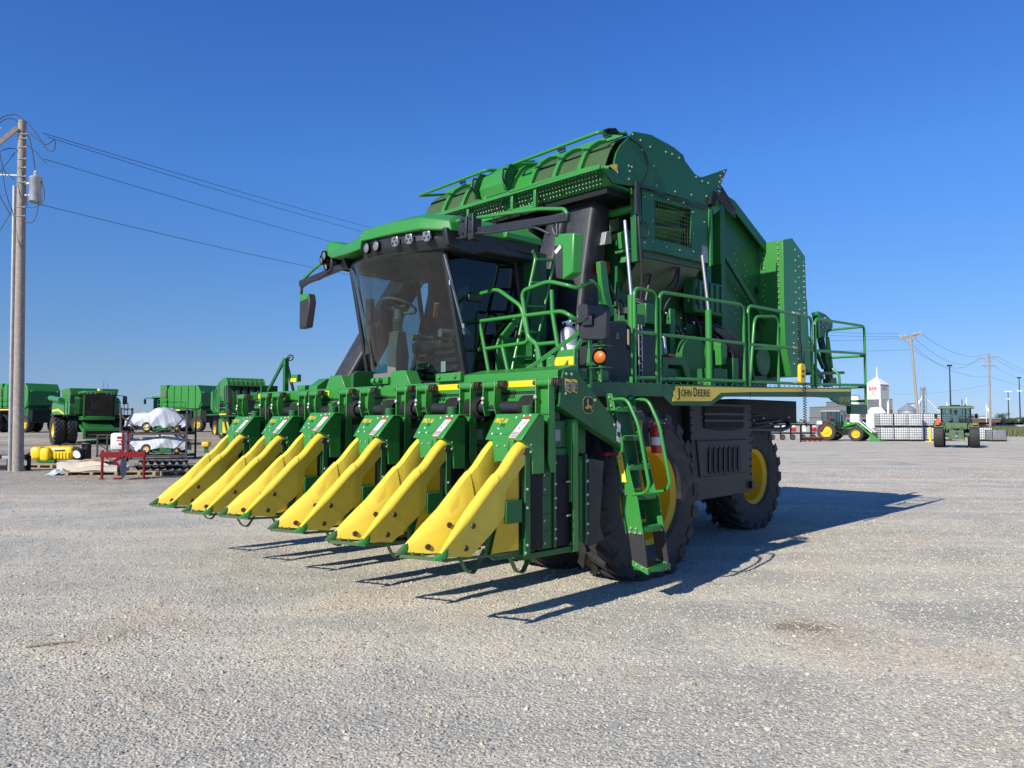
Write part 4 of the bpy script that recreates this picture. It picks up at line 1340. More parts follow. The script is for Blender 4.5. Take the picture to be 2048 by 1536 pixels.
# ---- mirrors on long arms
b = B()
b.bar((1.72, .96, 3.60), (1.72, 1.30, 3.585), .05, .07).bar((1.70, 1.28, 3.57), (1.70, 2.60, 3.475), .05, .075)
b.box(1.67, 1.77, 1.20, 1.30, 3.50, 3.72).box(1.66, 1.78, 1.33, 1.41, 3.47, 3.735)
arm = b.build("mirror_arm", M['black'], pk, .006)
rail([([(1.72, 1.0, 3.60), (1.72, .98, 3.72), (1.72, 1.22, 3.71), (1.70, 2.25, 3.62), (1.70, 2.55, 3.56), (1.70, 2.585, 3.50)], .06)], .019, "mirror_guard")
b = B()
for v in (1.25, 1.37):
    for z in (3.55, 3.68):
        b.bolt((1.78, v, z), (1, 0, 0), .012, .01)
b.build("bolt", M['dark'], arm)
b = B().tube(fillet([(1.75, 1.05, 3.52), (1.75, 1.4, 3.53), (1.74, 1.6, 3.50), (1.73, 1.9, 3.48), (1.73, 2.2, 3.46), (1.71, 2.38, 3.36)], .1), .012, 6)
b.tube(fillet([(1.70, 2.44, 3.48), (1.70, 2.40, 3.42), (1.70, 2.44, 3.34)], .04), .014, 6)
b.cyl((1.70, 2.46, 3.47), (1.70, 2.46, 3.33), .016, 8)
b.build("mirror_cable", M['black'], arm)
b = B().prism([(1.70, 2.42, 3.355), (1.70, 2.66, 3.325), (1.70, 2.64, 2.97), (1.70, 2.53, 2.925), (1.70, 2.45, 2.945)], (-.10, .03, 0))
mir = b.build("mirror_housing", M['green'], pk, .012)
B().prism([(1.703, 2.425, 3.24), (1.703, 2.52, 3.235), (1.703, 2.525, 2.935), (1.703, 2.45, 2.95)], (-.0, 0, 0.0)) if False else None
b = B().prism([(1.702, 2.425, 3.245), (1.702, 2.525, 3.235), (1.702, 2.525, 2.93), (1.702, 2.455, 2.95)], (.006, 0, 0))
b.build("mirror_back", M['char'], mir, .002)
B().prism([(1.7085, 2.435, 3.19), (1.7085, 2.50, 3.24), (1.7085, 2.52, 3.215), (1.7085, 2.455, 3.165)], (.002, 0, 0)).build("sticker", M['white'], mir)
b = B()
b.bar((1.66, -1.0, 3.58), (1.70, -2.08, 3.47), .05, .075)
b.cyl((1.70, -2.05, 3.45), (1.70, -2.05, 3.33), .02, 8)
arm2 = b.build("mirror_arm", M['black'], pk, .006)
b = B().tube(fillet([(1.7, -1.3, 3.56), (1.72, -1.6, 3.46), (1.72, -1.75, 3.48), (1.70, -2.05, 3.42)], .08), .02, 6)
b.build("mirror_cable", M['black'], arm2)
rail([([(1.66, -1.3, 3.72), (1.68, -1.68, 3.66), (1.70, -2.06, 3.50)], .08)], .019, "mirror_guard")
b = B().prism([(1.70, -2.10, 3.32), (1.70, -1.88, 3.31), (1.70, -1.85, 3.2), (1.70, -1.93, 2.88), (1.70, -2.10, 2.87)], (-.09, 0.03, 0))
m2 = b.build("mirror_housing", M['char'], pk, .012)
B().prism([(1.703, -2.09, 3.335), (1.703, -1.89, 3.32), (1.703, -1.90, 3.25), (1.703, -2.09, 3.23)], (-.09, .02, 0)).build("mirror_cap", M['green'], m2, .008)

# ---- inner ladder to the roof
b = B()
b.tube(fillet([(1.05, 1.2, 2.1), (.66, 1.2, 3.42), (.645, 1.2, 3.50), (.70, 1.2, 3.55)], .04), .019, 8)
b.tube([(.75, 1.2, 2.1), (.34, 1.2, 3.50)], .019, 8)
lad = b.build("roof_ladder", M['green'], pk, smooth=60)
for z in (2.35, 2.63, 2.92, 3.19, 3.46):
    t = (z - 2.1) / 1.4
    B().bar((1.05 - .41 * t, 1.2, z), (.75 - .41 * t, 1.2, z + .04 * t), .05, .028).build("rung", M['green'], lad, .004)

# ---- gates and rails in front of the landing
u = 1.2
rail([([(u, 1.05, 2.10), (u, .80, 3.04), (u, 1.16, 3.065), (u, 1.52, 2.84), (u, 1.625, 2.46), (u, .96, 2.435)], .07), ([(u, .87, 2.745), (u, 1.55, 2.745)], 0), ([(u, 1.24, 2.435), (u, 1.345, 2.1)], 0)], .0215, "landing_gate")
rail([([(u, 1.78, 2.1), (u, 1.73, 2.45), (u, 1.62, 2.5), (u, 1.52, 3.0), (u, 1.9, 3.055), (u - .02, 2.15, 2.98), (1.12, 2.2, 2.955), (.87, 2.2, 3.07), (.76, 2.2, 2.99), (.76, 2.2, 2.06)], .08),
      ([(u, 1.56, 2.74), (u, 2.08, 2.735), (u, 2.2, 2.67), (1.05, 2.22, 2.6), (.95, 2.22, 2.58)], .06), ([(u, 1.62, 2.5), (u, 1.72, 2.43), (u, 2.02, 2.43)], .04), ([(u, 1.94, 2.96), (u, 1.95, 2.73), (u, 2.08, 2.1)], .02), ([(u, 1.74, 2.43), (u, 1.83, 2.1)], 0)], .0215, "landing_rail")
b = B().box(1.2, 1.26, 1.92, 2.2, 2.08, 2.30)
b.build("mounting_plate", M['green'], pk, .005)
b = B()
for v in (1.97, 2.05, 2.13):
    for z in (2.13, 2.2, 2.27):
        b.bolt((1.262, v, z), (1, 0, 0), .01, .008)
b.build("bolt", M['bolt'], pk)

# ---- post with the small mirror and the amber beacon
b = B().box(1.02, 1.06, 2.27, 2.31, 1.97, 2.60)
b.build("mirror_post", M['green'], pk, .004)
b = B().bar((1.06, 2.29, 2.58), (1.62, 1.88, 2.08), .022, .04)
b.bar((1.06, 2.30, 2.56), (1.36, 2.22, 2.12), .022, .04)
b.build("post_brace", M['green'], pk, .003)
b = B()
pts = []
for (cx, cz) in ((2.42, 2.70), (2.60, 2.68), (2.60, 2.50), (2.42, 2.50)):
    pts.append((cx, cz))
b.prism([(1.23, 2.30, 2.755), (1.23, 2.33, 2.78), (1.21, 2.60, 2.745), (1.20, 2.625, 2.715), (1.20, 2.615, 2.44), (1.20, 2.59, 2.41), (1.22, 2.34, 2.43), (1.23, 2.315, 2.46)], (-.05, .01, 0))
sm = b.build("small_mirror", M['black'], pk, .012)
b = B().box(1.232, 1.25, 2.37, 2.49, 2.56, 2.66)
b.bar((1.25, 2.29, 2.59), (1.24, 2.44, 2.62), .03, .03)
b.bolt((1.25, 2.43, 2.63), (1, 0, .1), .018, .02)
b.build("mirror_clamp", M['black'], sm, .004)
b = B().box(1.10, 1.22, 2.42, 2.62, 2.355, 2.365).box(1.10, 1.22, 2.42, 2.62, 2.15, 2.16)
b.cyl((1.16, 2.5, 2.15), (1.16, 2.5, 2.10), .018, 8)
b.bar((1.1, 2.29, 2.2), (1.12, 2.45, 2.2), .03, .03)
bc = b.build("beacon_bracket", M['dgreen'], pk, .003)
B().lathe([(.05, -.06), (.078, -.02), (.08, .0)], (1.17, 2.52, 2.257), (1, .25, 0), 20).build("beacon_housing", M['dark'], bc, smooth=40)
B().lathe([(.060, 0), (.05, .012), (0, .016)], (1.17, 2.52, 2.257), (1, .25, 0), 20).build("beacon_lens", M['orange'], bc, smooth=60)
b = B().box(1.26, 1.30, 2.06, 2.32, 2.16, 2.34)
yb = b.build("end_block", M['green'], pk, .005)
B().box(1.30, 1.303, 2.07, 2.31, 2.19, 2.27).build("reflector_strip", M['refl'], yb)
B().box(.55, 1.1, 1.85, 2.15, 2.06, 2.17).build("landing_block", M['dgreen'], pk, .01)

# ---- outer boarding ladder, leaning out beside the wheel
def vo(z):                                     # outer edge of the stringers by height
    pts = [(1.93, 2.50), (1.40, 2.645), (.96, 2.77), (.60, 2.84), (.25, 2.89)]
    for (za, a), (zb, c) in zip(pts[:-1], pts[1:]):
        if za >= z >= zb: return a + (c - a) * (za - z) / (za - zb)
    return pts[0][1] if z > 1.93 else pts[-1][1]
def stringer(u0, wd):
    zs = (1.92, 1.70, 1.30, 1.0, .94, .60)
    ou = [(vo(z) + (.02 if z < .97 else 0), z) for z in zs]
    inn = [(vo(z) - (wd if z < .97 else wd * .72 if z < 1.6 else .055), z) for z in reversed(zs)]
    return B().prism([(u0, v, z) for v, z in ou + inn], (-.012, 0, 0))
ol = stringer(.97, .15).build("boarding_ladder", M['green'], pk, .003)
stringer(.63, .16).build("stringer", M['green'], ol, .003)
b = B()
b.prism([(.97, vo(1.9) - .06, 1.9), (.97, vo(.6) - .17, .6), (.62, vo(.6) - .17, .6), (.62, vo(1.9) - .06, 1.9)], (0, -.012, 0))
b.build("ladder_back", M['dgreen'], ol)
for k, z in enumerate((1.74, 1.465, 1.19, .92, .625)):
    vf = vo(z)
    pts = [(.955, vf - .17, z), (.632, vf - .17, z)] + [(.632 + .323 * j / 8, vf + .0 + .055 * math.sin(PI * j / 8), z) for j in range(9)]
    st = B().prism(pts, (0, 0, .045)).build("step", M['dgreen'], ol, .006)
    b = B()
    for i in range(5):
        for j in range(3):
            b.bar((.915 - .057 * i, vf - .14 + .055 * j, z + .05), (.885 - .057 * i, vf - .115 + .055 * j, z + .05), .014, .008)
    b.build("tread_grip", M['green'], st)
    if k:
        B().box(.65, .94, vf - .178, vf - .172, z + .05, z + .085).build("yellow_edge", M['decal'], st)
for u0, wd in ((.972, .15), (.632, .12)):
    B().prism([(u0, vo(.6) + .02, .61), (u0, vo(.6) - wd, .61), (u0, vo(.27) - wd, .33), (u0, vo(.27) + .02, .27)], (-.016, 0, 0)).build("rubber_strap", M['char'], ol, .003)
    B().prism([(u0 + .006, vo(.27) - wd - .004, .365), (u0 + .006, vo(.27) + .024, .305), (u0 + .006, vo(.27) + .024, .25), (u0 + .006, vo(.27) - wd - .004, .31)], (-.028, 0, 0)).build("strap_clamp", M['green'], ol, .003)
vf = vo(.27)
pts = [(.95, vf - .16, .27), (.64, vf - .16, .27)] + [(.64 + .31 * j / 8, vf + .02 + .06 * math.sin(PI * j / 8), .27) for j in range(9)]
B().prism(pts, (0, 0, .045)).build("step", M['dgreen'], ol, .006)
for u0 in (.965, .625):
    rail([([(u0, vo(1.86), 1.86), (u0, vo(1.86) + .16, 1.87), (u0, vo(1.6) + .22, 1.62), (u0, vo(1.08) + .19, 1.06), (u0, vo(1.0) + .12, .99), (u0, vo(.97) - .03, .97)], .08)], .017, "ladder_handrail", parent=ol)
b = B()
for u0 in (.97, .63):
    for z, dv in ((1.88, -.03), (1.80, -.03), (1.72, -.03), (1.36, -.05), (1.3, -.05), (.97, -.1), (.66, -.10), (.66, -.04), (.62, -.12), (.62, -.06), (.62, -.0), (.31, -.03), (.33, -.09)):
        b.bolt((u0 + .008, vo(z) + dv, z), (1, 0, 0), .013, .014)
b.build("bolt", M['bolt'], ol)
B().box(.5, .505, 2.40, 2.52, 1.5, 1.66).build("ladder_decal", M['decal'], ol)
B().prism([(.986, vo(1.36) - .09, 1.36), (.986, vo(1.36) - .03, 1.36), (.986, vo(1.08) - .05, 1.08), (.986, vo(1.08) - .11, 1.08)], (-.003, 0, 0)).build("yellow_strip", M['decal'], ol)

# ================================================================ header
beam = B().box(1.62, 1.88, -2.95, 2.62, 1.92, 2.045)
beam.box(1.66, 1.89, -2.95, 2.62, 1.83, 1.895)
bm_ = beam.build("header_beam", M['green'], pk, .006)
B().box(1.70, 1.872, -2.9, 2.6, 1.895, 1.92).build("beam_slot", M['char'], bm_)
for va, vb in ((2.60, 2.02), (1.38, .82), (-1.05, -1.65), (-2.30, -2.85)):
    B().box(1.88, 1.883, va, vb, 1.965, 2.02).build("reflector_strip", M['refl'], bm_)
b = B()
b.side([(1.60, 2.04), (1.60, 2.16), (1.88, 2.10), (1.88, 2.04)], 1.35, 2.62)
b.build("beam_riser", M['green'], bm_, .004)
for v in (-.95, .30):
    b = B().prism([(1.86, v - .22, 2.04), (1.86, v + .22, 2.04), (1.86, v + .12, 2.2), (1.86, v - .12, 2.2)], (-.16, 0, 0))
    b.build("beam_gusset", M['green'], bm_, .005)
for v in (-.62,):
    b = B().prism([(1.86, v, 1.98), (1.86, v, 2.2), (1.8, v, 2.24), (1.55, v, 2.24), (1.55, v, 1.98)], (0, .05, 0))
    b.build("mast_plate", M['dgreen'], bm_, .004)
b = B().box(1.70, 1.9, -.12, .16, 2.06, 2.14)
for v in (-.05, .04): b.cyl((1.9, v, 2.10), (1.96, v, 2.10), .03, 10)
b.build("hydraulic_coupler", M['green'], bm_, .006)
b = B().box(1.88, 1.93, 1.02, 1.40, 2.05, 2.13)
for v in (1.08, 1.32): b.bolt((1.93, v, 2.09), (1, 0, 0), .022, .02)
b.build("hinge_block", M['green'], bm_, .004)
b = B()
for (v0, n) in ((2.3, 3), (1.2, 5), (.25, 5), (-.3, 3), (-1.2, 3), (-2.3, 4), (.9, 2)):
    for k in range(n):
        b.bolt((1.891, v0 - .05 * k, 1.865), (1, 0, 0), .009, .006)
b.build("bolt_hole", M['dark'], bm_)
b = B()
b.side([(1.5, 1.55), (1.5, 1.85), (1.72, 1.85), (1.72, 1.6)], -2.8, 2.5)
b.build("header_rear_tube", M['dark'], pk)
# drive shafts with bellows
for k, v in enumerate((2.0, 1.0, -.05, -1.05, -2.0)):
    b = B().cyl((1.95, v - .42, 1.78), (1.95, v + .42, 1.78), .055, 14)
    sh = b.build("drive_shaft", M['black'], pk)
    b = B()
    for e in (-.42, .30):
        prof = []
        for j in range(12):
            prof.append((.075 if j % 2 else .105, e + j * .014))
        b.lathe(prof, (1.95, v, 1.78), (0, 1, 0), 16)
    b.build("bellows", M['rubber'], sh, smooth=0)

# ---- hangers
def hanger(v, long_):
    b = B()
    z0 = 1.22 if long_ else 1.70
    w = .09
    b.side([(1.99, 2.02), (2.06, 2.02), (2.07, z0 + .1), (2.04, z0), (1.97, z0)], v - w, v - w + .012)
    b.side([(1.99, 2.02), (2.06, 2.02), (2.07, z0 + .1), (2.04, z0), (1.97, z0)], v + w - .03, v + w - .018)
    b.box(1.99, 2.0, v - w, v + w - .018, z0 + .05, 1.98)
    b.cyl((2.02, v - w - .01, 1.985), (2.02, v + w, 1.985), .038, 14)
    b.box(1.86, 2.02, v - w + .02, v + w - .04, 1.96, 2.01)
    h = b.build("row_hanger", M['green'], pk, .004)
    b = B().cyl((2.02, v - w - .05, 1.985), (2.02, v - w - .01, 1.985), .022, 10)
    for k in range(3):
        b.cyl((2.02, v + w + .005 + .028 * k, 1.985), (2.02, v + w + .019 + .028 * k, 1.985), .036, 12)
    b.build("hanger_pin", M['worn'], h)
    b = B()
    b.bolt((2.062, v - w + .006, 1.86), (1, 0, 0), .02, .014)
    b.bolt((2.068, v - w + .006, 1.60 if long_ else 1.82), (1, 0, 0), .018, .012)
    b.build("bolt", M['bolt'], h)
UN = [(-2.47, 0.0), (-1.49, 0.0), (-.585, .035), (.50, 0.0), (1.50, 0.0), (2.49, 0.0)]
for v, dz in UN:
    hanger(v + .12, True)
    hanger(v - .54, False)

# ---- row units (each one a part; everything on it is a sub-part)
M['hood'] = M['green']
def profile_strip(side, lead):
    """one yellow divider sheet; side=+1: outer wall to the left"""
    s = side
    wn = 1.0 if side < 0 else .42
    st = [  # u, ridge z, outer-bottom z, inner-bottom (dv, z)
        (3.24 + lead * .4, .690, .655, .03, .650),
        (3.10 + lead * .3, .825, .645, .09, .640),
        (2.95, .968, .640, .14, .640),
        (2.72, 1.185, .80, .17, .65),
        (2.585, 1.30, .905, .15, .68),
        (2.575, 1.31, 1.10, .148, .69),
        (2.47, 1.425, 1.20, .10, .76),
        (2.40, 1.488, 1.27, .055, .84),
        (2.35, 1.505, 1.31, .04, .9),
        (2.295, 1.505, 1.33, .03, .95)]
    if s > 0:
        st = [(u, a, c, d, max(e, c - .05)) for u, a, c, d, e in st]
    out = []
    for (u, zr, zo, dv, zi) in st:
        k = min(1, (zr - .69) / .35 + .25)
        r_ = .045 * k
        out.append([
            (u, -s * .012 * min(1, (zr - zo) / .35), zo), (u, -s * .004, zo + (zr - zo) * .55), (u, s * 0.0, zr - r_ * 1.5), (u, s * .001, zr - r_ * 1.2), (u, -s * r_ * .35, zr - r_ * .35), (u, -s * r_, zr), (u, -s * r_ * 1.9, zr - r_ * .45),
            (u, -s * (r_ * 2 + dv * .3 * wn), zr - (zr - zi) * .40), (u, -s * (r_ * 1.6 + dv * .62 * wn), zr - (zr - zi) * .78), (u, -s * (r_ * 1.4 + dv * .8 * wn), zi)])
    return out
def lerp_sec(secs, u):
    for a, c in zip(secs[:-1], secs[1:]):
        if a[0][0] >= u >= c[0][0]:
            t = (a[0][0] - u) / max(1e-6, a[0][0] - c[0][0])
            return [tuple(p[i] * (1 - t) + q[i] * t for i in range(3)) for p, q in zip(a, c)]
    return secs[-1]
def divider_meshes(side, lead):
    secs = profile_strip(side, lead)
    front = [s for s in secs if s[0][0] > 2.66] + [lerp_sec(secs, 2.66)]
    rear = [lerp_sec(secs, 2.71)] + [s for s in secs if s[0][0] < 2.71]
    res = []
    for sec, d in ((front, .012), (rear, 0.0)):
        b = B()
        sh = []
        for s in sec:
            n = len(s)
            cen = (s[0][0], sum(p[1] for p in s) / n, sum(p[2] for p in s) / n - .12)
            ou, inn = [], []
            for p in s:
                r_ = Vector((0, p[1] - cen[1], p[2] - cen[2]))
                r_ = r_.normalized() if r_.length > 1e-5 else Vector((0, 0, 1))
                ou.append((p[0], p[1] + r_.y * d, p[2] + r_.z * d))
                inn.append((p[0], p[1] + r_.y * (d - .009), p[2] + r_.z * (d - .009)))
            sh.append(ou + inn[::-1])
        b.loft(sh)
        res.append(b.mesh("divider", M['poly'], smooth=40))
    return res
VL, VR = -.215, .205         # far and near edge of one unit, from its centre
me = {}
me['Rf'], me['Rr'] = divider_meshes(1, 0.0)
me['Lf'], me['Lr'] = divider_meshes(-1, .09)
def tip(lead, s):
    b = B()
    u = 3.30 + lead
    secs = []
    for du, w, zb, zt in ((-.075, .012, .705, .738), (-.055, .026, .655, .724), (-.02, .032, .645, .704), (.02, .023, .642, .680), (.055, .008, .640, .656)):
        c0 = -s * .018
        secs.append([(u + du, c0 - w, zb), (u + du, c0 - w, zb * .4 + zt * .6), (u + du, c0 - w * .4, zt), (u + du, c0 + w * .4, zt), (u + du, c0 + w, zb * .4 + zt * .6), (u + du, c0 + w, zb)])
    return b.loft(secs)
me['tipR'] = tip(-.06, 1).mesh("divider_tip", M['green'], smooth=50)
me['tipL'] = tip(.0, -1).mesh("divider_tip", M['worn'], smooth=50)
M['tipgreen'] = mat('worn_green_tip', (0.02, 0.16, 0.035), .45, var=.9, vscale=9, dirt=(.12, .075, .05))
me['tipL'].materials[0] = M['tipgreen']
# sloped hood
b = B()
b.side([(2.40, 1.497), (2.29, 1.42), (2.28, 1.22), (2.14, 1.22), (2.14, 1.70), (2.25, 1.70)], -.212, .212)
b.prism([(2.42, -.212, 1.50), (2.42, .212, 1.50), (2.25, .250, 1.715), (2.25, -.250, 1.715)], (-.012, 0, -.009))
b.prism([(2.25, -.25, 1.715), (2.25, .25, 1.715), (2.12, .25, 1.715), (2.12, -.25, 1.715)], (0, 0, -.012))
b.prism([(2.42, -.13, 1.50), (2.42, .125, 1.50), (2.42, .10, 1.31), (2.42, -.10, 1.31)], (-.10, 0, 0))
me['hood'] = b.mesh("hood", M['green'], smooth=20)
b = B().prism([(2.421, -.075, 1.485), (2.421, .08, 1.485), (2.421, .065, 1.32), (2.421, -.065, 1.32)], (.010, 0, 0))
me['throat'] = b.mesh("throat_plate", M['green'], smooth=20)
b = B().box(2.15, 2.30, -.20, .20, .60, 1.32)
b.box(2.3, 2.38, -.04, .04, .64, 1.3)
me['throat_dark'] = b.mesh("row_throat", M['dark'])
nrm = Vector((.215, 0, .17)).normalized()
sd = Vector((-.17, 0, .215)).normalized()
def hp(a, h):                                # point on the sloped plate: a across, h up the slope
    return Vector((2.42, a, 1.50)) + sd * h + nrm * .001
def hquad(a0, a1, h0, h1, skew=0.0, t=.002, lift=0.0):
    o = nrm * lift
    return B().prism([hp(a0, h0) + o, hp(a1, h0) + o, hp(a1 + skew, h1) + o, hp(a0 + skew, h1) + o], nrm * t)
me['warn'] = hquad(.055, .145, .015, .235, .055).mesh("warning_label", M['white'])
b = hquad(.055, .145, .205, .235, .055, .001, .002)
b.add([v + Vector((0, .0085, 0)) for v in []], [])
for v in range(len(b.v)):
    x, y, z = b.v[v]
M['rprint'] = mat('red_print', (.45, .03, .02), .5)
b = B()
def lb(a, h): return hp(a + .055 * (h - .015) / .22, h) + nrm * .0023
b.prism([lb(.055, .21), lb(.145, .21), lb(.145, .235), lb(.055, .235)], nrm * .0008)
b.prism([lb(.055, .015), lb(.145, .015), lb(.145, .022), lb(.055, .022)], nrm * .0008)
b.prism([lb(.055, .015), lb(.059, .015), lb(.059, .235), lb(.055, .235)], nrm * .0008)
b.prism([lb(.141, .015), lb(.145, .015), lb(.145, .235), lb(.141, .235)], nrm * .0008)
me['warnred'] = b.mesh("label_print", M['rprint'])
b = B()
for h in (.03, .043, .056, .068):
    b.prism([lb(.064, h), lb(.137, h), lb(.137, h + .007), lb(.064, h + .007)], nrm * .0008)
for (a0, h0, a1, h1) in ((.085, .10, .10, .135), (.10, .135, .13, .185), (.098, .13, .112, .095), (.10, .15, .085, .165), (.112, .155, .115, .19)):
    b.bar(lb(a0, h0), lb(a1, h1), .006, .0012, nrm)
me['warnblk'] = b.mesh("pictogram", M['ink'])
b = B()
for a, h in ((-.16, .06), (-.055, .06), (-.12, .115), (.02, .235), (.10, .25), (.17, .255)):
    b.bolt(hp(a, h), nrm, .012, .008)
for z in (1.46, 1.40): b.bolt((2.30, .207, z), (0, 1, 0), .011, .01)
for a in (-.045, .045): b.bolt((2.437, a, 1.45), (1, 0, 0), .01, .004)
me['hbolt'] = b.mesh("bolt", M['bolt'])
tm, tw = text_mesh("PRO 16", .07, M['refl'], bold=.012, shear=.2)
for v in tm.vertices: v.co.x *= .15 / tw
me['pro'] = tm
tm, tw = text_mesh("HS", .045, M['ink'], bold=.004, shear=.2)
me['hs'] = tm
b = B()
b.tube(fillet([hp(-.14, .055), hp(.015, .055), hp(.05, .09), hp(.12, .24)], .02), .0022, 4)
me['outline'] = b.mesh("pressed_line", M['ink'])
# cabinet behind
b = B()
b.box(2.30, 2.36, .16, .205, .56, 1.48)
b.box(2.30, 2.33, -.22, -.17, .56, 1.48)
b.side([(2.74, .62), (2.74, .86), (2.60, .98), (2.55, 1.02), (2.32, 1.02), (2.32, .56), (2.66, .56)], .13, .16)
b.box(1.7, 2.34, -.24, .16, .52, .57)
me['frame'] = b.mesh("unit_frame", M['dgreen'])
b = B()
b.lathe([(.17, 0), (.17, .004), (0, .004)], (2.50, .16, .80), (0, 1, 0), 26)
me['round'] = b.mesh("drum_opening", M['dark'])
b = B().side([(2.60, .66), (2.63, .80), (2.61, .96), (2.575, .98), (2.50, .98), (2.50, .68)], .166, .172)
me['crescent'] = b.mesh("guide_plate", M['poly'])
b = B()
b.box(1.72, 2.30, -.24, .13, .58, 1.42)
b.box(1.46, 1.66, -.24, .10, .58, 1.34)
me['cab'] = b.mesh("picker_cabinet", M['dgreen'])
b = B()
b.box(2.20, 2.29, .135, .155, .58, 1.36).box(1.98, 2.16, .135, .148, .58, 1.36)
b.box(1.94, 1.97, .135, .165, .58, 1.36)
for z in (.72, .86, 1.02, 1.18):
    b.box(2.0, 2.17, .148, .155, z, z + .012)
me['door'] = b.mesh("cabinet_door", M['dgreen'])
b = B().box(1.74, 1.93, .133, .14, .58, 1.36)
me['gap'] = b.mesh("door_gap", M['dark'])
b = B()
b.box(1.66, 1.735, .16, .18, .52, 1.67).box(1.66, 1.675, .10, .18, .52, 1.67)
b.box(1.735, 1.75, .10, .17, .95, 1.67)
me['post'] = b.mesh("unit_post", M['green'])
b = B().box(1.53, 1.65, .105, .125, .58, 1.34).box(1.50, 1.53, .105, .15, .56, 1.36).box(1.56, 1.60, .125, .135, .60, 1.32)
me['rpanel'] = b.mesh("rear_panel", M['dgreen'])
b = B()
b.prism([(1.50, .15, 1.32), (1.31, .17, 1.29), (1.33, .16, .98), (1.35, .15, .72), (1.26, .13, .58), (1.50, .14, .53)], (0, .012, 0))
me['skirt'] = b.mesh("rubber_skirt", M['char'])
b = B()
b.box(1.75, 2.22, -.2, .12, 1.42, 1.66).box(1.44, 1.66, -.18, .08, 1.36, 1.62)
b.cyl((2.1, -.02, 1.66), (2.1, -.02, 1.79), .05, 12).cyl((2.1, .0, 1.7), (2.1, .0, 1.72), .09, 12).cyl((1.85, .06, 1.66), (1.85, .06, 1.75), .04, 10)
me['gear'] = b.mesh("gear_case", M['dgreen'])
b = B().box(1.84, 1.93, .1215, .124, 1.48, 1.58)
me['plate'] = b.mesh("data_plate", M['lgrey'])
b = B()
for z in (.66, .74, .92, 1.0, 1.12, 1.3):
    b.bolt((1.955, .165, z), (0.2, 1, 0), .014, .014)
    b.bolt((1.515, .15, z), (0.2, 1, 0), .016, .018)
for z in (.63, .82, 1.08, 1.2):
    b.bolt((2.08, .15, z), (0, 1, 0), .012, .012)
for u, z in ((2.45, .98), (2.40, .93), (2.34, 1.1), (2.34, .95), (2.34, .65), (2.62, .60), (2.36, .59)):
    b.bolt((u, .206 if u < 2.37 else .161, z), (0, 1, 0), .012, .012)
for z in (.84, 1.13):
    b.cyl((1.70, .14, z), (1.82, .18, z), .009, 6)
me['cbolt'] = b.mesh("bolt", M['bolt'])
b = B().box(2.40, 2.58, .161, .21, .84, 1.02)
me['sidebox'] = b.mesh("guard_box", M['dgreen'])
# bottom bars and skids
b = B()
b.bar((3.32, VL + .02, .635), (3.16, VR - .02, .628), .02, .025)
b.bar((3.2, VR - .03, .63), (2.5, VR - .03, .60), .025, .02).bar((3.3, VL + .03, .63), (2.5, VL + .03, .60), .025, .02)
for f in (.3, .5, .75): b.bolt((3.32 - .16 * f, VL + .42 * f, .65), (0.3, 0, 1), .014, .02)
me['bar'] = b.mesh("tie_bar", M['tipgreen'])
def skid(u, v):
    b = B()
    pts = fillet([(u + .26, v, .58), (u + .16, v, .42), (u + .09, v, .40), (u - .04, v, .58)], .05, 4)
    secs = [[(p.x, p.y - .025, p.z), (p.x, p.y + .025, p.z), (p.x, p.y + .025, p.z + .012), (p.x, p.y - .025, p.z + .012)] for p in pts]
    return b.loft(secs)
me['skidA'] = skid(2.50, -.17).mesh("skid_shoe", M['tipgreen'], smooth=50)
me['skidB'] = skid(2.20, .10).mesh("skid_shoe", M['tipgreen'], smooth=50)
b = B()
for (u, v, z, n) in ((2.93, .206, .86, 1), (3.0, .206, .70, 1), (2.36, .206, 1.40, 1)):
    b.lathe([(.024, -.002), (.02, .008), (.008, .008), (.006, .004), (0, .004)], (u, v, z), (0, 1, 0), 14)
for (u, v, z) in ((2.93, -.075, .84), (3.12, -.10, .69), (2.40, -.02, 1.30)):
    b.lathe([(.024, -.004), (.02, .016), (.008, .016), (.006, .01), (0, .01)], (u, v, z), (.3, 1, .4), 14)
me['dbolt'] = b.mesh("divider_bolt", M['worn'])
b = B().prism([(2.72, VR - .02, .62), (2.42, VR - .02, .62), (2.42, VR - .02, 1.25), (2.56, VR - .02, 1.15)], (0, -.01, 0))
me['inner'] = b.mesh("inner_guide", M['yellow'])

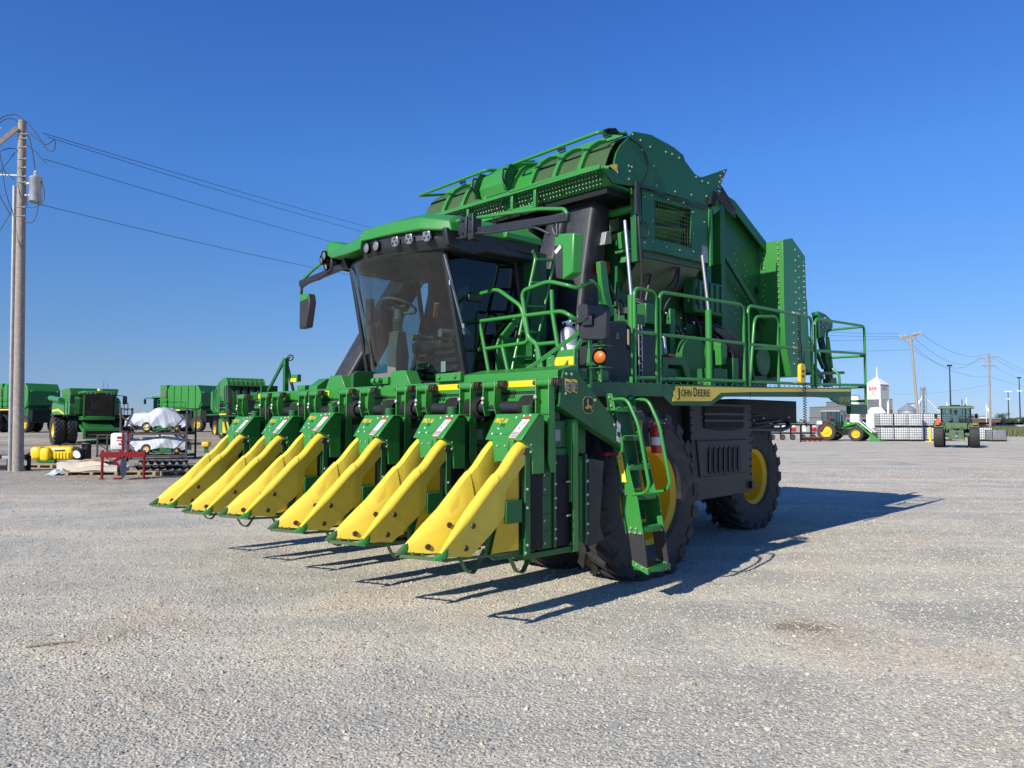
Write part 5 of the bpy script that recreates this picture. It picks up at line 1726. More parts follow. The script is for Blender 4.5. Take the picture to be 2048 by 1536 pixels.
for i, (v, dz) in enumerate(UN):
    ru = link("row_unit", me['frame'], pk, (0, v, dz))
    e = ru.modifiers.new("edge", 'BEVEL'); e.width = .004; e.segments = 2; e.limit_method = 'ANGLE'
    def sub(nm, key, loc=(0, 0, 0), bev=0):
        o = link(nm, me[key], ru, loc)
        if bev:
            e = o.modifiers.new("edge", 'BEVEL'); e.width = bev; e.segments = 2; e.limit_method = 'ANGLE'; e.angle_limit = R(40)
        return o
    sub("hood", 'hood', bev=.006); sub("throat_plate", 'throat', bev=.004); sub("row_throat", 'throat_dark')
    sub("divider", 'Rf', (0, VR, 0)); sub("divider", 'Rr', (0, VR, 0)); sub("divider", 'Lf', (0, VL, 0)); sub("divider", 'Lr', (0, VL, 0))
    sub("divider_tip", 'tipR', (0, VR, 0)); sub("divider_tip", 'tipL', (0, VL, 0))
    sub("warning_label", 'warn'); sub("label_print", 'warnred'); sub("pictogram", 'warnblk'); sub("bolt", 'hbolt'); sub("pressed_line", 'outline')
    o = sub("lettering", 'pro'); o.matrix_local = frame(hp(-.215, .175) + nrm * .001, (0, 1, 0), sd)
    o = sub("lettering", 'hs'); o.matrix_local = frame(hp(-.12, .135) + nrm * .001, (0, 1, 0), sd)
    sub("drum_opening", 'round'); sub("guide_plate", 'crescent'); sub("picker_cabinet", 'cab', bev=.006); sub("cabinet_door", 'door', bev=.004)
    sub("door_gap", 'gap'); sub("unit_post", 'post', bev=.004); sub("rear_panel", 'rpanel', bev=.004)
    sub("gear_case", 'gear', bev=.01); sub("data_plate", 'plate'); sub("bolt", 'cbolt'); sub("guard_box", 'sidebox', bev=.006)
    sub("tie_bar", 'bar'); sub("skid_shoe", 'skidA'); sub("skid_shoe", 'skidB'); sub("divider_bolt", 'dbolt'); sub("inner_guide", 'inner')
    if i == 5: sub("rubber_skirt", 'skirt')

# ---- end shield with the leaping deer badge
b = B().side([(1.93, 2.00), (1.90, 2.09), (1.74, 2.10), (1.21, 1.68), (1.10, 1.45), (1.13, 1.42), (1.96, 1.79)], 2.69, 2.71)
es = b.build("end_shield", M['dgreen'], pk, .003)
b = B()
for u, z in ((1.87, 2.06), (1.80, 2.06), (1.88, 1.89), (1.48, 1.84), (1.15, 1.50), (1.2, 1.62)):
    b.bolt((u, 2.71, z), (0, 1, 0), .014, .01)
b.build("bolt", M['bolt'], es)
def vface(pts, d=.0012, v=2.7105):
    return B().prism([(u, v, z) for u, z in pts], (0, d, 0))
def rrect(cu, cz, w, h, k=.02, sh=0):
    return [(cu + sx * (w / 2) - (sx * k if a else 0), cz + sz * h / 2 - (0 if a else sz * k)) for sx, sz, a in ((-1, 1, 0), (-1, 1, 1), (1, 1, 1), (1, 1, 0), (1, -1, 0), (1, -1, 1), (-1, -1, 1), (-1, -1, 0))]
vface(rrect(1.575, 1.795, .145, .15, .03)).build("badge", M['gold'], es)
vface(rrect(1.575, 1.795, .132, .137, .028), .0012, 2.712).build("badge_field", M['ink'], es)
deer = [(.50, .30), (.42, .22), (.30, .20), (.22, .30), (.14, .28), (.16, .36), (.30, .42), (.40, .50), (.42, .62), (.36, .74), (.28, .78), (.34, .82), (.42, .80), (.40, .94), (.46, .86), (.52, .95), (.50, .80), (.50, .66), (.56, .52), (.70, .46), (.84, .44), (.92, .52), (.90, .38), (.80, .30), (.88, .18), (.96, .08), (.90, .08), (.76, .22), (.66, .32)]
vface([(1.575 + .064 - .128 * x, 1.795 - .066 + .13 * y) for x, y in deer], .001, 2.7133).build("deer_emblem", M['gold'], es)
for k, (uu) in enumerate((1.885, 1.80)):
    d_ = vface([(uu, 2.02), (uu - .075, 2.012), (uu - .075, 1.895), (uu, 1.915)])
    ob = d_.build("caution_decal", M['decal'], es)
    vface([(uu - .006, 1.995), (uu - .069, 1.985), (uu - .069, 1.905), (uu - .006, 1.922)], .001, 2.7118).build("decal_field", M['ink'], es)
    b = B()
    for j in range(6):
        b.prism([(uu - .012, 2.7129, 1.982 - .011 * j), (uu - .012 - .05 + .008 * (j % 3), 2.7129, 1.977 - .0115 * j)] + [(uu - .012 - .05 + .008 * (j % 3), 2.7129, 1.973 - .0115 * j), (uu - .012, 2.7129, 1.978 - .011 * j)], (0, .0006, 0))
    b.build("printed_lines", M['white'], es)
vface([(1.16, 1.66), (1.105, 1.64), (1.115, 1.45), (1.165, 1.47)], .001, 2.7105).build("warning_label", M['white'], es)
vface([(1.16, 1.66), (1.106, 1.64), (1.107, 1.625), (1.16, 1.645)], .001, 2.7118).build("label_print", M['rprint'], es)
vface([(1.158, 1.56), (1.11, 1.545), (1.112, 1.50), (1.16, 1.515)], .001, 2.7118).build("pictogram", M['ink'], es)
b = B().prism([(1.96, 2.62, 1.79), (1.96, 2.71, 1.79), (1.10, 2.71, 1.42), (1.10, 2.62, 1.42)], (0, 0, -.012))
b.build("shield_flange", M['dgreen'], es)
B().box(1.0, 1.2, 2.5, 2.6, 1.33, 1.36).build("red_reflector", M['dred'], pk)
# lift arms between header and chassis
b = B()
for v in (-1.4, 1.4):
    b.bar((1.6, v, 1.7), (.2, v * .6, 1.2), .14, .2)
b.box(.6, 1.62, -.6, .6, 1.3, 1.75)
b.build("lift_arm", M['dgreen'], pk, .01)
# work platform mast at the far end of the header
b = B()
b.bar((1.75, -2.95, 1.95), (1.75, -2.95, 2.05), .2, .3)
b.box(1.55, 1.8, -2.95, -2.93, 1.8, 2.15)
b.build("beam_end_plate", M['dgreen'], bm_, .004)
# marker light post folded at the far end
b = B()
P0 = (1.62, -2.55, 2.05)
b.box(1.58, 1.64, -2.63, -2.57, 2.03, 2.52)
b.bar((1.70, -2.95, 2.05), (1.62, -2.62, 2.50), .03, .04)
b.bar((1.40, -2.75, 2.05), (1.60, -2.62, 2.50), .03, .04)
mp_ = b.build("marker_post", M['dgreen'], pk, .004)
B().box(1.5, 1.56, -2.55, -2.38, 2.19, 2.29).build("marker_block", M['green'], mp_, .004)
B().box(1.561, 1.565, -2.55, -2.40, 2.19, 2.24).build("reflector_strip", M['refl'], mp_)
B().lathe([(.03, 0), (.045, .01), (.03, .02)], (1.60, -2.50, 2.52), (.5, 1, 0), 14).build("marker_disc", M['dark'], mp_)
b = B().tube([(1.61, -2.6, 2.5), (1.60, -2.5, 2.53)], .01, 6)
b.build("disc_arm", M['dark'], mp_)
# far-side link blocks on top of the beam
b = B()
b.side([(1.2, 2.08), (1.75, 2.05), (1.75, 2.1), (1.6, 2.2), (1.2, 2.2)], -1.75, -1.55)
b.box(1.6, 1.75, -2.05, -1.85, 2.06, 2.12)
b.build("link_block", M['green'], bm_, .006)
# ---------------------------------------------------------------- fire extinguishers (hang on the machine)
M['extred'] = mat('extinguisher_red', (.55, .02, .02), .3, coat=.5)
M['canw'] = mat('silver_extinguisher', (.50, .51, .52), .35, metal=.5)
M['bag'] = glass('clear_bag', (.86, .90, .90), 1.6)
def p2w(u, v, z):
    return pk.matrix_basis @ Vector((u, v, z))
pk_m = Matrix.Translation((-0.128, 9.849, 0)) @ Matrix.Rotation(R(225), 4, 'Z')
def m2w(u, v, z): return pk_m @ Vector((u, v, z))
def extinguisher(label, loc, h, r, m, band):
    t = thing("fire_extinguisher", label, "fire extinguisher", m2w(*loc), R(225), "fire extinguishers hung on the cotton picker")
    B().lathe([(0, 0), (r * .9, 0), (r, .02), (r, h * .72), (r * .8, h * .82), (r * .35, h * .88), (r * .35, h * .92), (0, h * .92)], n=20).build("cylinder", m, t, smooth=40)
    B().lathe([(r * 1.005, h * .25), (r * 1.008, h * .26), (r * 1.008, h * .48), (r * 1.005, h * .49)], n=20).build("paper_label", band, t)
    b = B().box(-.02, .02, -.03, .03, h * .9, h * .98)
    b.bar((0, -.02, h * .98), (0, .12, h * 1.04), .02, .012).bar((0, -.02, h * .93), (0, .1, h * .92), .02, .012)
    b.bar((0, .0, h * .98), (0, -.09, h * .95), .018, .018)
    b.build("valve_handle", M['steel'], t, .003)
    B().tube(fillet([(0, -.06, h * .95), (0, -r - .03, h * .8), (0, -r - .02, h * .3)], .05), .011, 6).build("hose", M['dark'], t)
    b = B().box(-r - .03, -r, -.04, .04, .03, h * .8)
    b.build("bracket", M['dark'], t)
    return t
extinguisher("red fire extinguisher hanging behind the green boarding ladder", (.10, 2.42, 1.32), .34, .062, M['extred'], M['white'])
extinguisher("silver fire extinguisher wrapped in plastic behind the landing rail", (.98, 1.98, 2.16), .52, .085, M['canw'], M['white'])
# ================================================================ background
def wp(px, py_base, d=None):
    """ground position under a photo measurement"""
    d = d or 1.65 * 1540.0 / (py_base - 843.0)
    return ((px - 1024) / 1540.0 * d, d)

_wc = {}
def wheel_set(Rr, w, rim, n=18, col='yellow', dish=.15):
    k = (Rr, w, rim, col)
    if k not in _wc:
        _wc[k] = (tyre_mesh("tyre", Rr, w, rim, n, Rr * .045, .8), rim_mesh("rim", rim, w * .9, 1, dish, rim * .35, col, 8), rim_mesh("rim", rim, w * .9, -1, dish, rim * .35, col, 8))
    return _wc[k]
def bwheel(parent, Rr, w, rim, x, y, s, n=18, col='yellow', dish=.15, z=None):
    t, ro, ri = wheel_set(Rr, w, rim, n, col, dish)
    return wheel(parent, t, ro if s > 0 else ri, (x, y, z if z is not None else Rr), s)

M['wood'] = mat('weathered_pole_wood', (0.36, 0.31, 0.26), .85, var=.6, vscale=7, dirt=(.16, .135, .11), bump=.5, bscale=30)
M['pallet'] = mat('pallet_wood', (0.42, 0.31, 0.19), .8, var=.5, vscale=8, dirt=(.2, .15, .1))
M['galv'] = mat('galvanised_steel', (0.44, 0.46, 0.48), .45, metal=.5, var=.3, vscale=5)
M['wire'] = mat('wire', (0.03, 0.03, 0.035), .6)
M['porcelain'] = mat('grey_porcelain', (0.52, 0.52, 0.52), .25)
M['tarp'] = mat('white_tarp', (0.36, 0.39, 0.43), .5, bump=.3, bscale=9)
M['card'] = mat('cardboard', (0.42, 0.29, 0.18), .85, var=.3, vscale=5)
M['cardw'] = mat('pale_cardboard', (0.66, 0.59, 0.48), .8, var=.25, vscale=4)
M['plastic'] = mat('white_plastic_tote', (0.72, 0.73, 0.72), .45, var=.15, vscale=2)
M['rust'] = mat('rusty_red_steel', (0.15, 0.05, 0.03), .7, var=.5, vscale=6, dirt=(.07, .04, .03))
M['twhite'] = mat('white_paint', (0.78, 0.78, 0.77), .5)
M['signw'] = mat('chalky_white_sign', (.60, .59, .56), .7)
M['dusty'] = mat('dusty_green_paint', (.045, .115, .045), .6, var=.5, vscale=4, dirt=(.16, .16, .11))
M['bldg'] = mat('grey_cladding', (0.20, 0.21, 0.215), .7)
M['brown'] = mat('brown_band', (0.16, 0.09, 0.07), .7)
M['roofm'] = mat('dull_metal_roof', (0.30, 0.32, 0.34), .5, metal=.3)
M['leafA'] = mat('leaf_green', (0.045, 0.085, 0.025), .7, var=.5, vscale=1.5, dirt=(.02, .045, .015))
M['leafB'] = mat('grass_green', (0.10, 0.13, 0.045), .8, var=.5, vscale=2, dirt=(.17, .15, .07))
M['bark'] = mat('bark', (.10, .08, .06), .9)
M['ltyellow'] = mat('bright_yellow_tank', (0.85, 0.58, 0.01), .35, coat=.2)

# ---------------------------------------------------------------- utility pole at the left
def pole_top_wood(b, x, y, z0, z1, r0, r1, lean=(0, 0)):
    b.tube([(x + lean[0] * t, y + lean[1] * t, z0 + (z1 - z0) * t) for t in (0, .25, .5, .75, 1)], r0, 14, 0, r1)
up = thing("utility_pole", "weathered wooden utility pole with a grey transformer can near its top", "utility pole", (-16.42, 25.7, 0))
b = B()
pole_top_wood(b, 0, 0, -.2, 11.85, .175, .125, (-.22, 0))
b.build("pole", M['wood'], up, smooth=60)
b = B().cyl((-.26, -.02, 0.0), (-.40, -.02, 9.6), .062, 10)
b.build("conduit", M['galv'], up, smooth=60)
b = B()
b.bar((-.28, -.15, 11.55), (-.92, -.45, 10.72), .10, .14)
b.build("crossarm", M['wood'], up)
b = B()
for i, (x, z) in enumerate(((-.95, 11.3), (-1.0, 10.95), (-.82, 11.15), (-1.12, 10.6))):
    b.lathe([(.03, 0), (.06, .03), (.035, .06), (.06, .10), (.035, .13), (.06, .17), (.03, .21), (0, .22)], (x, -.3 - .05 * i, z), (.25, 0, 1), 10)
    b.cyl((x, -.3 - .05 * i, z + .2), (x + .1, -.3, z + .34), .02, 6)
b.build("insulator", M['porcelain'], up)
b = B().lathe([(0, 0), (.19, 0.02), (.20, .05), (.20, .78), (.215, .80), (.215, .84), (.15, .88), (0, .90)], (.32, -.02, 9.05), n=20)
tr = b.build("transformer", M['galv'], up, smooth=40)
b = B().lathe([(.05, 0), (.08, .03), (.05, .06), (.075, .09), (.045, .12), (.07, .15), (.03, .2), (0, .2)], (.30, -.02, 9.93), n=12)
b.build("bushing", M['porcelain'], tr)
b = B().box(-.02, .14, -.06, .02, 9.65, 9.72).box(-.02, .14, -.06, .02, 9.25, 9.32)
b.build("bracket", M['galv'], tr)
b = B()
for pts in ([(-.2, -.1, 11.5), (.1, -.1, 11.3), (.25, -.1, 10.6), (.30, -.05, 10.15)], [(-.95, -.3, 11.6), (-.75, -.2, 11.95), (-.3, -.1, 12.05), (-.05, -.1, 11.75)], [(-1.0, -.3, 11.5), (-.6, -.2, 11.9), (-.25, -.1, 11.8), (0, -.1, 11.4)],
            [(-.05, -.1, 11.5), (.35, -.1, 11.2), (.7, -.1, 10.95), (.95, -.1, 11.2), (1.0, -.1, 11.05), (.95, -.1, 10.75), (.72, -.1, 10.8), (.4, -.1, 11.3), (.0, -.1, 11.8)], [(0, -.1, 11.0), (.3, -.1, 10.8), (.6, -.1, 10.45), (.72, -.1, 10.35)],
            [(.5, -.05, 9.8), (.66, -.05, 9.4), (.6, -.05, 9.0), (.3, -.05, 8.85), (-.05, -.05, 8.87)], [(.45, -.05, 9.1), (.40, -.05, 8.6), (.25, -.05, 8.3), (-.1, -.05, 8.42)],
            [(-.9, -.2, 11.0), (-.75, -.2, 10.4), (-.72, -.15, 10.1), (-.35, -.1, 9.8)], [(-.75, -.15, 10.1), (-.6, -.15, 9.3), (-.42, -.1, 8.75)], [(-1.05, -.2, 10.0), (-.8, -.15, 9.2), (-.45, -.1, 8.6)], [(-1.0, -.2, 10.6), (-.7, -.2, 10.8), (-.3, -.1, 10.9), (.0, -.1, 9.6), (.1, -.1, 8.9)]):
    b.tube(fillet(pts, .3), .014, 5)
tag(b.build("jumper_wire", M['wire'], up), kind='stuff')
b = B()
for z in (11.35, 11.2, 10.9, 10.5, 10.2, 9.9, 9.7, 8.85, 8.55):
    b.cyl((-.25, -.14, z), (.03 + .05 * (int(z * 10) % 3), -.14, z), .014, 6)
    b.cyl((.0, -.15, z), (.07, -.15, z), .03, 6)
tag(b.build("bolt_hardware", M['galv'], up), kind='stuff')
b = B().bar((-.2, 0, 9.97), (-1.05, -.1, 9.97), .05, .05)
b.build("standoff_arm", M['galv'], up)
def at_px(px, py, d):
    y = d
    th = math.atan(75.0 / 1540.0)
    dx, dy = (px - 1024) / 1540.0, -(py - 768) / 1540.0
    r = Vector((dx, math.cos(th) - dy * math.sin(th), math.sin(th) + dy * math.cos(th)))
    return Vector((0, 0, 1.65)) + r * (d / r.y)
def wire(label, pts, r, group=None, nm="power_line", cat="power line"):
    b = B().tube(pts, r, 4)
    o = b.build(nm, M['wire'], smooth=60)
    return tag(o, label, cat, group)
def span(a, c, sag, n=14):
    a, c = Vector(a), Vector(c)
    return [a.lerp(c, t / n) - Vector((0, 0, sag * 4 * (t / n) * (1 - t / n))) for t in range(n + 1)]
g_l = "power lines running off the wooden pole"
wire("topmost of the pair of power lines leaving the pole head", span(at_px(85, 266, 25.7), at_px(1010, 512, 86), 0.5), .011, g_l)
wire("lower of the close pair of power lines leaving the pole head", span(at_px(95, 274, 25.7), at_px(1010, 526, 86), 0.55), .011, g_l)
wire("power line leaving the pole just above the transformer", span(at_px(88, 318, 25.7), at_px(1010, 560, 86), 0.5), .011, g_l)
wire("lowest power line leaving the pole below the transformer", span(at_px(60, 404, 25.7), at_px(1010, 590, 86), 0.7), .012, g_l)
wire("pale guy wire slanting down from the wooden pole", [at_px(28, 415, 25.7), at_px(-60, 560, 24)], .012, g_l, "guy_wire", "guy wire")
wire("short guy wire running out from the pole's steel standoff", [at_px(30, 305, 25.7), at_px(-40, 395, 24.5)], .012, g_l, "guy_wire", "guy wire")

# ---------------------------------------------------------------- black steel frame at the pole's foot
x, y = wp(30, 940)
fr = thing("implement_hitch", "low black steel frame lying at the foot of the wooden pole", "implement frame", (x, y, 0))
for z, x1 in ((.46, .58), (.10, .62)):
    B().box(-1.4, x1, -.12, -.02, z - .07, z + .07).build("frame_rail", M['dark'], fr, .01)
for xx in (-1.2, -.12, .04, .57):
    B().box(xx - .04, xx + .04, -.1, .0, .0, .5).build("frame_post", M['dark'], fr)
B().box(-.3, -.02, -.135, -.12, .40, .5).build("data_plate", M['galv'], fr)
B().box(.22, .42, -.12, -.05, .53, .56).build("white_clip", M['white'], fr)

# ---------------------------------------------------------------- yellow sprayer tank
x, y = wp(118, 925)
ty = thing("sprayer_tank", "bright yellow sprayer tank with black hoses lying beyond the wooden pole", "sprayer tank", (x, y, 0))
def blob(x0, x1, y0, y1, z0, z1, r):
    b = B()
    secs = []
    for zz, ins in ((z0, r), (z0 + r * .4, r * .25), (z0 + r, 0), (z1 - r, 0), (z1 - r * .4, r * .25), (z1, r)):
        s = []
        for sx, sy in ((1, 1), (-1, 1), (-1, -1), (1, -1)):
            cx, cy = (x1 - ins - r if sx > 0 else x0 + ins + r), (y1 - ins - r if sy > 0 else y0 + ins + r)
            a0 = {(1, 1): 0, (-1, 1): 90, (-1, -1): 180, (1, -1): 270}[(sx, sy)]
            for k in range(4):
                t = R(a0 + 30 * k)
                s.append((cx + r * math.cos(t), cy + r * math.sin(t), zz))
        secs.append(s)
    return b.loft(secs)
blob(-.95, -.52, -.3, .35, .12, .66, .12).build("tank_end", M['ltyellow'], ty, smooth=50)
blob(-.55, .72, -.25, .45, .12, .66, .12).build("tank_body", M['ltyellow'], ty, smooth=50)
blob(-.5, -.1, -.42, -.1, .06, .62, .11).build("tank_front", M['ltyellow'], ty, smooth=50)
for k in range(5):
    B().box(.02 + .13 * k, .09 + .13 * k, -.285, -.24, .16, .42).build("tank_rib", M['ltyellow'], ty, .015)
B().box(.02, .44, -.262, -.25, .46, .54).build("tank_decal", M['ink'], ty, .01)
put_text("lettering", "MASTER 10", .05, M['gold'], ty, (.06, -.266, .48), (1, 0, 0), (0, 0, 1), width=.34)
b = B()
for i in range(9):
    a = .5 + .1 * i
    b.tube(fillet([(.6 + .03 * i, -.1, .5), (.95 + .02 * i, -.25, .55 + .02 * (i % 3)), (1.1, -.2 + .05 * i, .3), (.9, -.1, .1)], .2), .028, 6)
    b.tube(fillet([(-.9, .1, .3 + .03 * i), (-1.1 - .05 * i, -.1, .4 - .03 * i), (-1.35 + .04 * i, -.1, .2), (-1.2, .1, .05)], .15), .022, 6)
b.tube(fillet([(.0, .1, .68), (.3, .0, .78), (.7, -.1, .72), (1.0, -.1, .8)], .1), .03, 6)
tag(b.build("hose", M['black'], ty), kind='stuff')
b = B().box(.75, 1.2, -.1, .3, .05, .5).box(.95, 1.2, .0, .3, .5, .72)
b.build("pump_frame", M['dark'], ty, .02)
B().lathe([(.17, 0), (.17, .05), (0, .06)], (.9, -.14, .36), (0, -1, 0), 16).build("hose_reel", M['white'], ty)
B().box(-.6, .1, -.38, -.2, .02, .14).build("green_base", M['dgreen'], ty)

# ---------------------------------------------------------------- pallets
def pallet(label, x, y, rz, w=1.2, d=1.0, group="wooden pallets on the gravel"):
    t = thing("wooden_pallet", label, "pallet", (x, y, 0), rz, group)
    for i in range(6):
        yy = -d / 2 + .05 + (d - .1) * i / 5
        B().box(-w / 2, w / 2, yy - .05, yy + .05, .115, .135).build("board", M['pallet'], t)
    for i in range(3):
        xx = -w / 2 + .05 + (w - .1) * i / 2
        B().box(xx - .045, xx + .045, -d / 2, d / 2, .02, .115).build("stringer", M['pallet'], t)
    for i in range(3):
        yy = -d / 2 + .06 + (d - .12) * i / 2
        B().box(-w / 2, w / 2, yy - .05, yy + .05, 0, .02).build("bottom_board", M['pallet'], t)
    return t
px_, py_ = wp(185, 951)
pallet("grey wooden pallet carrying flattened cardboard beside the red implement", px_, py_ + .4, R(8), 1.5, 1.0)
px2, py2 = wp(95, 935)
pallet("broken pallet half under the yellow sprayer tank", px2 + .1, py2, R(-10), 1.1, .9)
def sheet_stack(name, label, x, y, z, w, d, h, m, rz, sag=.05, seed=1):
    rnd = random.Random(seed)
    b = B()
    n = 10
    rows = []
    for j in range(5):
        rows.append([(-w / 2 + w * i / n, -d / 2 + d * j / 4, h + .03 * math.sin(i * .9 + seed) + rnd.uniform(-.012, .012) - (sag if i in (0, n) else 0) + (.04 if j == 4 else 0)) for i in range(n + 1)])
    secs = []
    for r_ in rows:
        secs.append(r_ + [(p[0], p[1], max(.0, p[2] - h * .9)) for p in reversed(r_)])
    b.loft(secs)
    o = b.build(name, m)
    o.location = (x, y, z)
    o.rotation_euler = (0, 0, rz)
    return o
tag(sheet_stack("cardboard_sheet", "", px_ - .5, py_ + .75, .135, 1.55, .7, .26, M['cardw'], R(4), seed=2), "pale flattened box lying behind on the pallet, brown patch on top", "cardboard")
tag(sheet_stack("cardboard_sheet", "", px_ - .15, py_ + .72, .40, 1.0, .55, .05, M['card'], R(-3), seed=5), "brown cardboard sheet bent over the pale flattened box", "cardboard")
tag(sheet_stack("cardboard_sheet", "", px_ + .15, py_ + .25, .136, 1.5, .62, .14, M['cardw'], R(6), seed=4), "cream cardboard sheet lying on the front of the pallet", "cardboard")
b = B()
rnd = random.Random(4)
gr = [[(-.35 + .7 * i / 9, -.3 + .6 * j / 9, max(0.0, .20 * math.exp(-((i - 4.5) ** 2 + (j - 4.5) ** 2) / 12) + rnd.uniform(-.05, .07))) for i in range(10)] for j in range(10)]
b.loft(gr, closed=False, cap=False)
o = b.build("plastic_wrap", M['tarp'], smooth=20, fix=False)
o.location = (px_ - 1.15, py_ + .4, 0)
tag(o, "crumpled clear plastic wrap at the end of the cardboard", "plastic wrap")

# ---------------------------------------------------------------- red single-shank implement with a white tank
x, y = wp(248, 958)
ri = thing("red_implement", "red steel implement on two legs with a disc blade and white tank", "farm implement", (x, y, 0), R(4))
for xx in (-.56, .60):
    B().box(xx - .028, xx + .028, -.035, .035, 0, .83).build("leg", M['dred'], ri, .006)
    B().box(xx - .08, xx + .08, -.06, .06, 0, .02).build("foot_plate", M['dred'], ri)
B().box(-.60, .64, -.06, .06, .62, .78).build("cross_beam", M['dred'], ri, .008)
b = B().box(-.02, .035, -.05, .0, .2, 1.4).box(.10, .15, -.0, .05, .5, 1.38).box(-.05, .16, -.04, .04, 1.34, 1.38).box(-.04, .16, -.05, .04, 1.05, 1.1)
b.build("mast", M['dred'], ri, .006)
b = B().bar((.02, 0, .7), (-.22, -.05, .5), .06, .08).bar((-.22, -.05, .5), (-.05, -.03, .36), .05, .06).bar((0, -.05, .6), (.06, -.12, .3), .05, .05).box(-.2, -.02, -.1, .06, .0, .05)
b.build("shank", M['dred'], ri, .005)
B().lathe([(0, -.006), (.30, -.003), (.31, 0), (.30, .003), (0, .006)], (.07, -.10, .36), (1, .12, 0), 28).build("disc_blade", M['lgrey'], ri)
B().lathe([(.0, -.05), (.10, -.05), (.10, .05), (0, .05)], (-.1, .06, .3), (1, .2, 0), 16).build("press_wheel", M['dark'], ri)
wt = blob(-.40, .0, .08, .5, .82, 1.32, .06).build("white_tank", M['plastic'], ri, smooth=50)
B().box(-.20, .0, .068, .076, 1.16, 1.22).build("red_label", M['dred'], wt)
B().box(-.22, .0, .068, .074, 1.10, 1.125).build("orange_label", M['orange'], wt)
B().box(-.15, -.05, .068, .074, .98, 1.02).build("dark_label", M['ink'], wt)

# ---------------------------------------------------------------- rack with two covered mowers
x, y = wp(318, 918)
rk = thing("steel_rack", "two-level brown steel rack holding two tarp-covered mowers", "rack", (x, y, 0), R(3))
M['rackm'] = mat('brown_rack_steel', (.055, .04, .032), .6, var=.4)
for xx in (-1.42, 1.38):
    for yy in (-.45, .65):
        B().box(xx - .035, xx + .035, yy - .035, yy + .035, 0, 2.25).build("upright", M['rackm'], rk)
for z in (.16, 1.12):
    for yy in (-.45, .65):
        B().box(-1.42, 1.38, yy - .03, yy + .03, z - .05, z + .05).build("shelf_beam", M['rackm'], rk)
    for k in range(5):
        xx = -1.3 + .65 * k
        B().box(xx - .05, xx + .05, -.42, .62, z + .052, z + .075).build("deck_slat", M['rackm'], rk)
for z in (2.22,):
    for xx in (-1.42, 1.38):
        B().box(xx - .03, xx + .03, -.42, .62, z - .04, z).build("top_rail", M['rackm'], rk)
for z0 in (.2, 1.2):
    B().bar((-1.42, -.45, z0 + .75), (-.75, -.46, z0 + .05), .03, .05).build("brace", M['rackm'], rk)
    B().bar((1.38, -.45, z0 + .75), (.75, -.46, z0 + .05), .03, .05).build("brace", M['rackm'], rk)
    B().bar((-1.43, -.42, z0 + .7), (-1.43, .62, z0 + .05), .03, .04).build("brace", M['rackm'], rk)
    B().bar((-1.44, .62, z0 + .7), (-1.44, -.42, z0 + .05), .03, .04).build("brace", M['rackm'], rk)
# second, lower rack frame reaching to the left
for xx, yy in ((-2.45, -.3), (-2.45, .6)):
    B().box(xx - .03, xx + .03, yy - .03, yy + .03, 0, 1.1).build("upright", M['rackm'], rk)
B().box(-2.45, -1.42, -.33, -.27, 1.04, 1.09).build("shelf_beam", M['rackm'], rk)
B().bar((-2.45, -.3, .7), (-1.6, -.3, .15), .03, .04).build("brace", M['rackm'], rk)
B().box(-2.5, -1.42, -.33, .6, .12, .2).build("shelf_beam", M['rackm'], rk)

def covered_mower(label, z, seed, lift, hump):
    t = thing("covered_mower", label, "mower", (x - .02, y, z), R(3), "mowers under white tarps on the rack")
    rnd = random.Random(seed)
    ph = [rnd.uniform(0, 6) for _ in range(6)]
    nu, na = 64, 56
    vs, fs = [], []
    def prof(u):                                # height of the draped top along the mower
        a = math.exp(-((u - hump) / .85) ** 2) * .70 + math.exp(-((u + .95) / .5) ** 2) * .34
        return .34 + a * lift - .15 * max(0, u - .9)
    secs = []
    for i in range(nu + 1):
        u = -1.33 + 2.6 * i / nu
        hh = prof(u)
        s = []
        for k in range(na + 1):
            f = -1 + 2 * k / na
            w = .46 + .06 * math.sin(u * 3 + ph[0])
            fold = .085 * abs(math.sin(u * 6.5 + ph[1] + 3.2 * f)) + .08 * abs(math.sin(u * 4 + ph[2] - 5.5 * f)) + .045 * abs(math.sin(u * 15 + 9 * f + ph[3])) - .10
            edge = abs(f) ** 1.5
            zz = hh * (1 - .80 * max(0, abs(f) - .45) / .55 * 1.0) + fold * (.35 + .6 * edge)
            yy = w * math.sin(f * 1.35) / math.sin(1.35) * (1 + .05 * edge) + fold * .8 * edge
            hem = .17 + .11 * math.sin(u * 2.4 + ph[4])
            zz = max(zz, hem if abs(f) > .9 else 0)
            s.append((u + .03 * fold, yy + .1, zz))
        secs.append(s)
    B().loft(secs, closed=False, cap=False).build("tarp", M['tarp'], t, smooth=50, fix=False)
    B().box(-1.1, 1.1, -.28, .42, .10, .30).build("mower_body", M['dark'], t, .03)
    for xx, r_, cm in ((-.35, .22, 'yellow'), (.95, .15, 'yellow')):
        bwheel(t, r_, .14, r_ * .66, xx, -.32, -1, 14, cm, .04)
        bwheel(t, r_, .14, r_ * .66, xx, .48, 1, 14, cm, .04)
    B().box(-.1, .75, -.36, -.2, .06, .26).build("cutting_deck", M['dgreen'], t, .03)
    return t
covered_mower("mower under a white tarp on the rack's upper level", 1.195, 3, 1.02, .25)
covered_mower("mower under a white tarp on the rack's lower level", .235, 8, .84, .45)

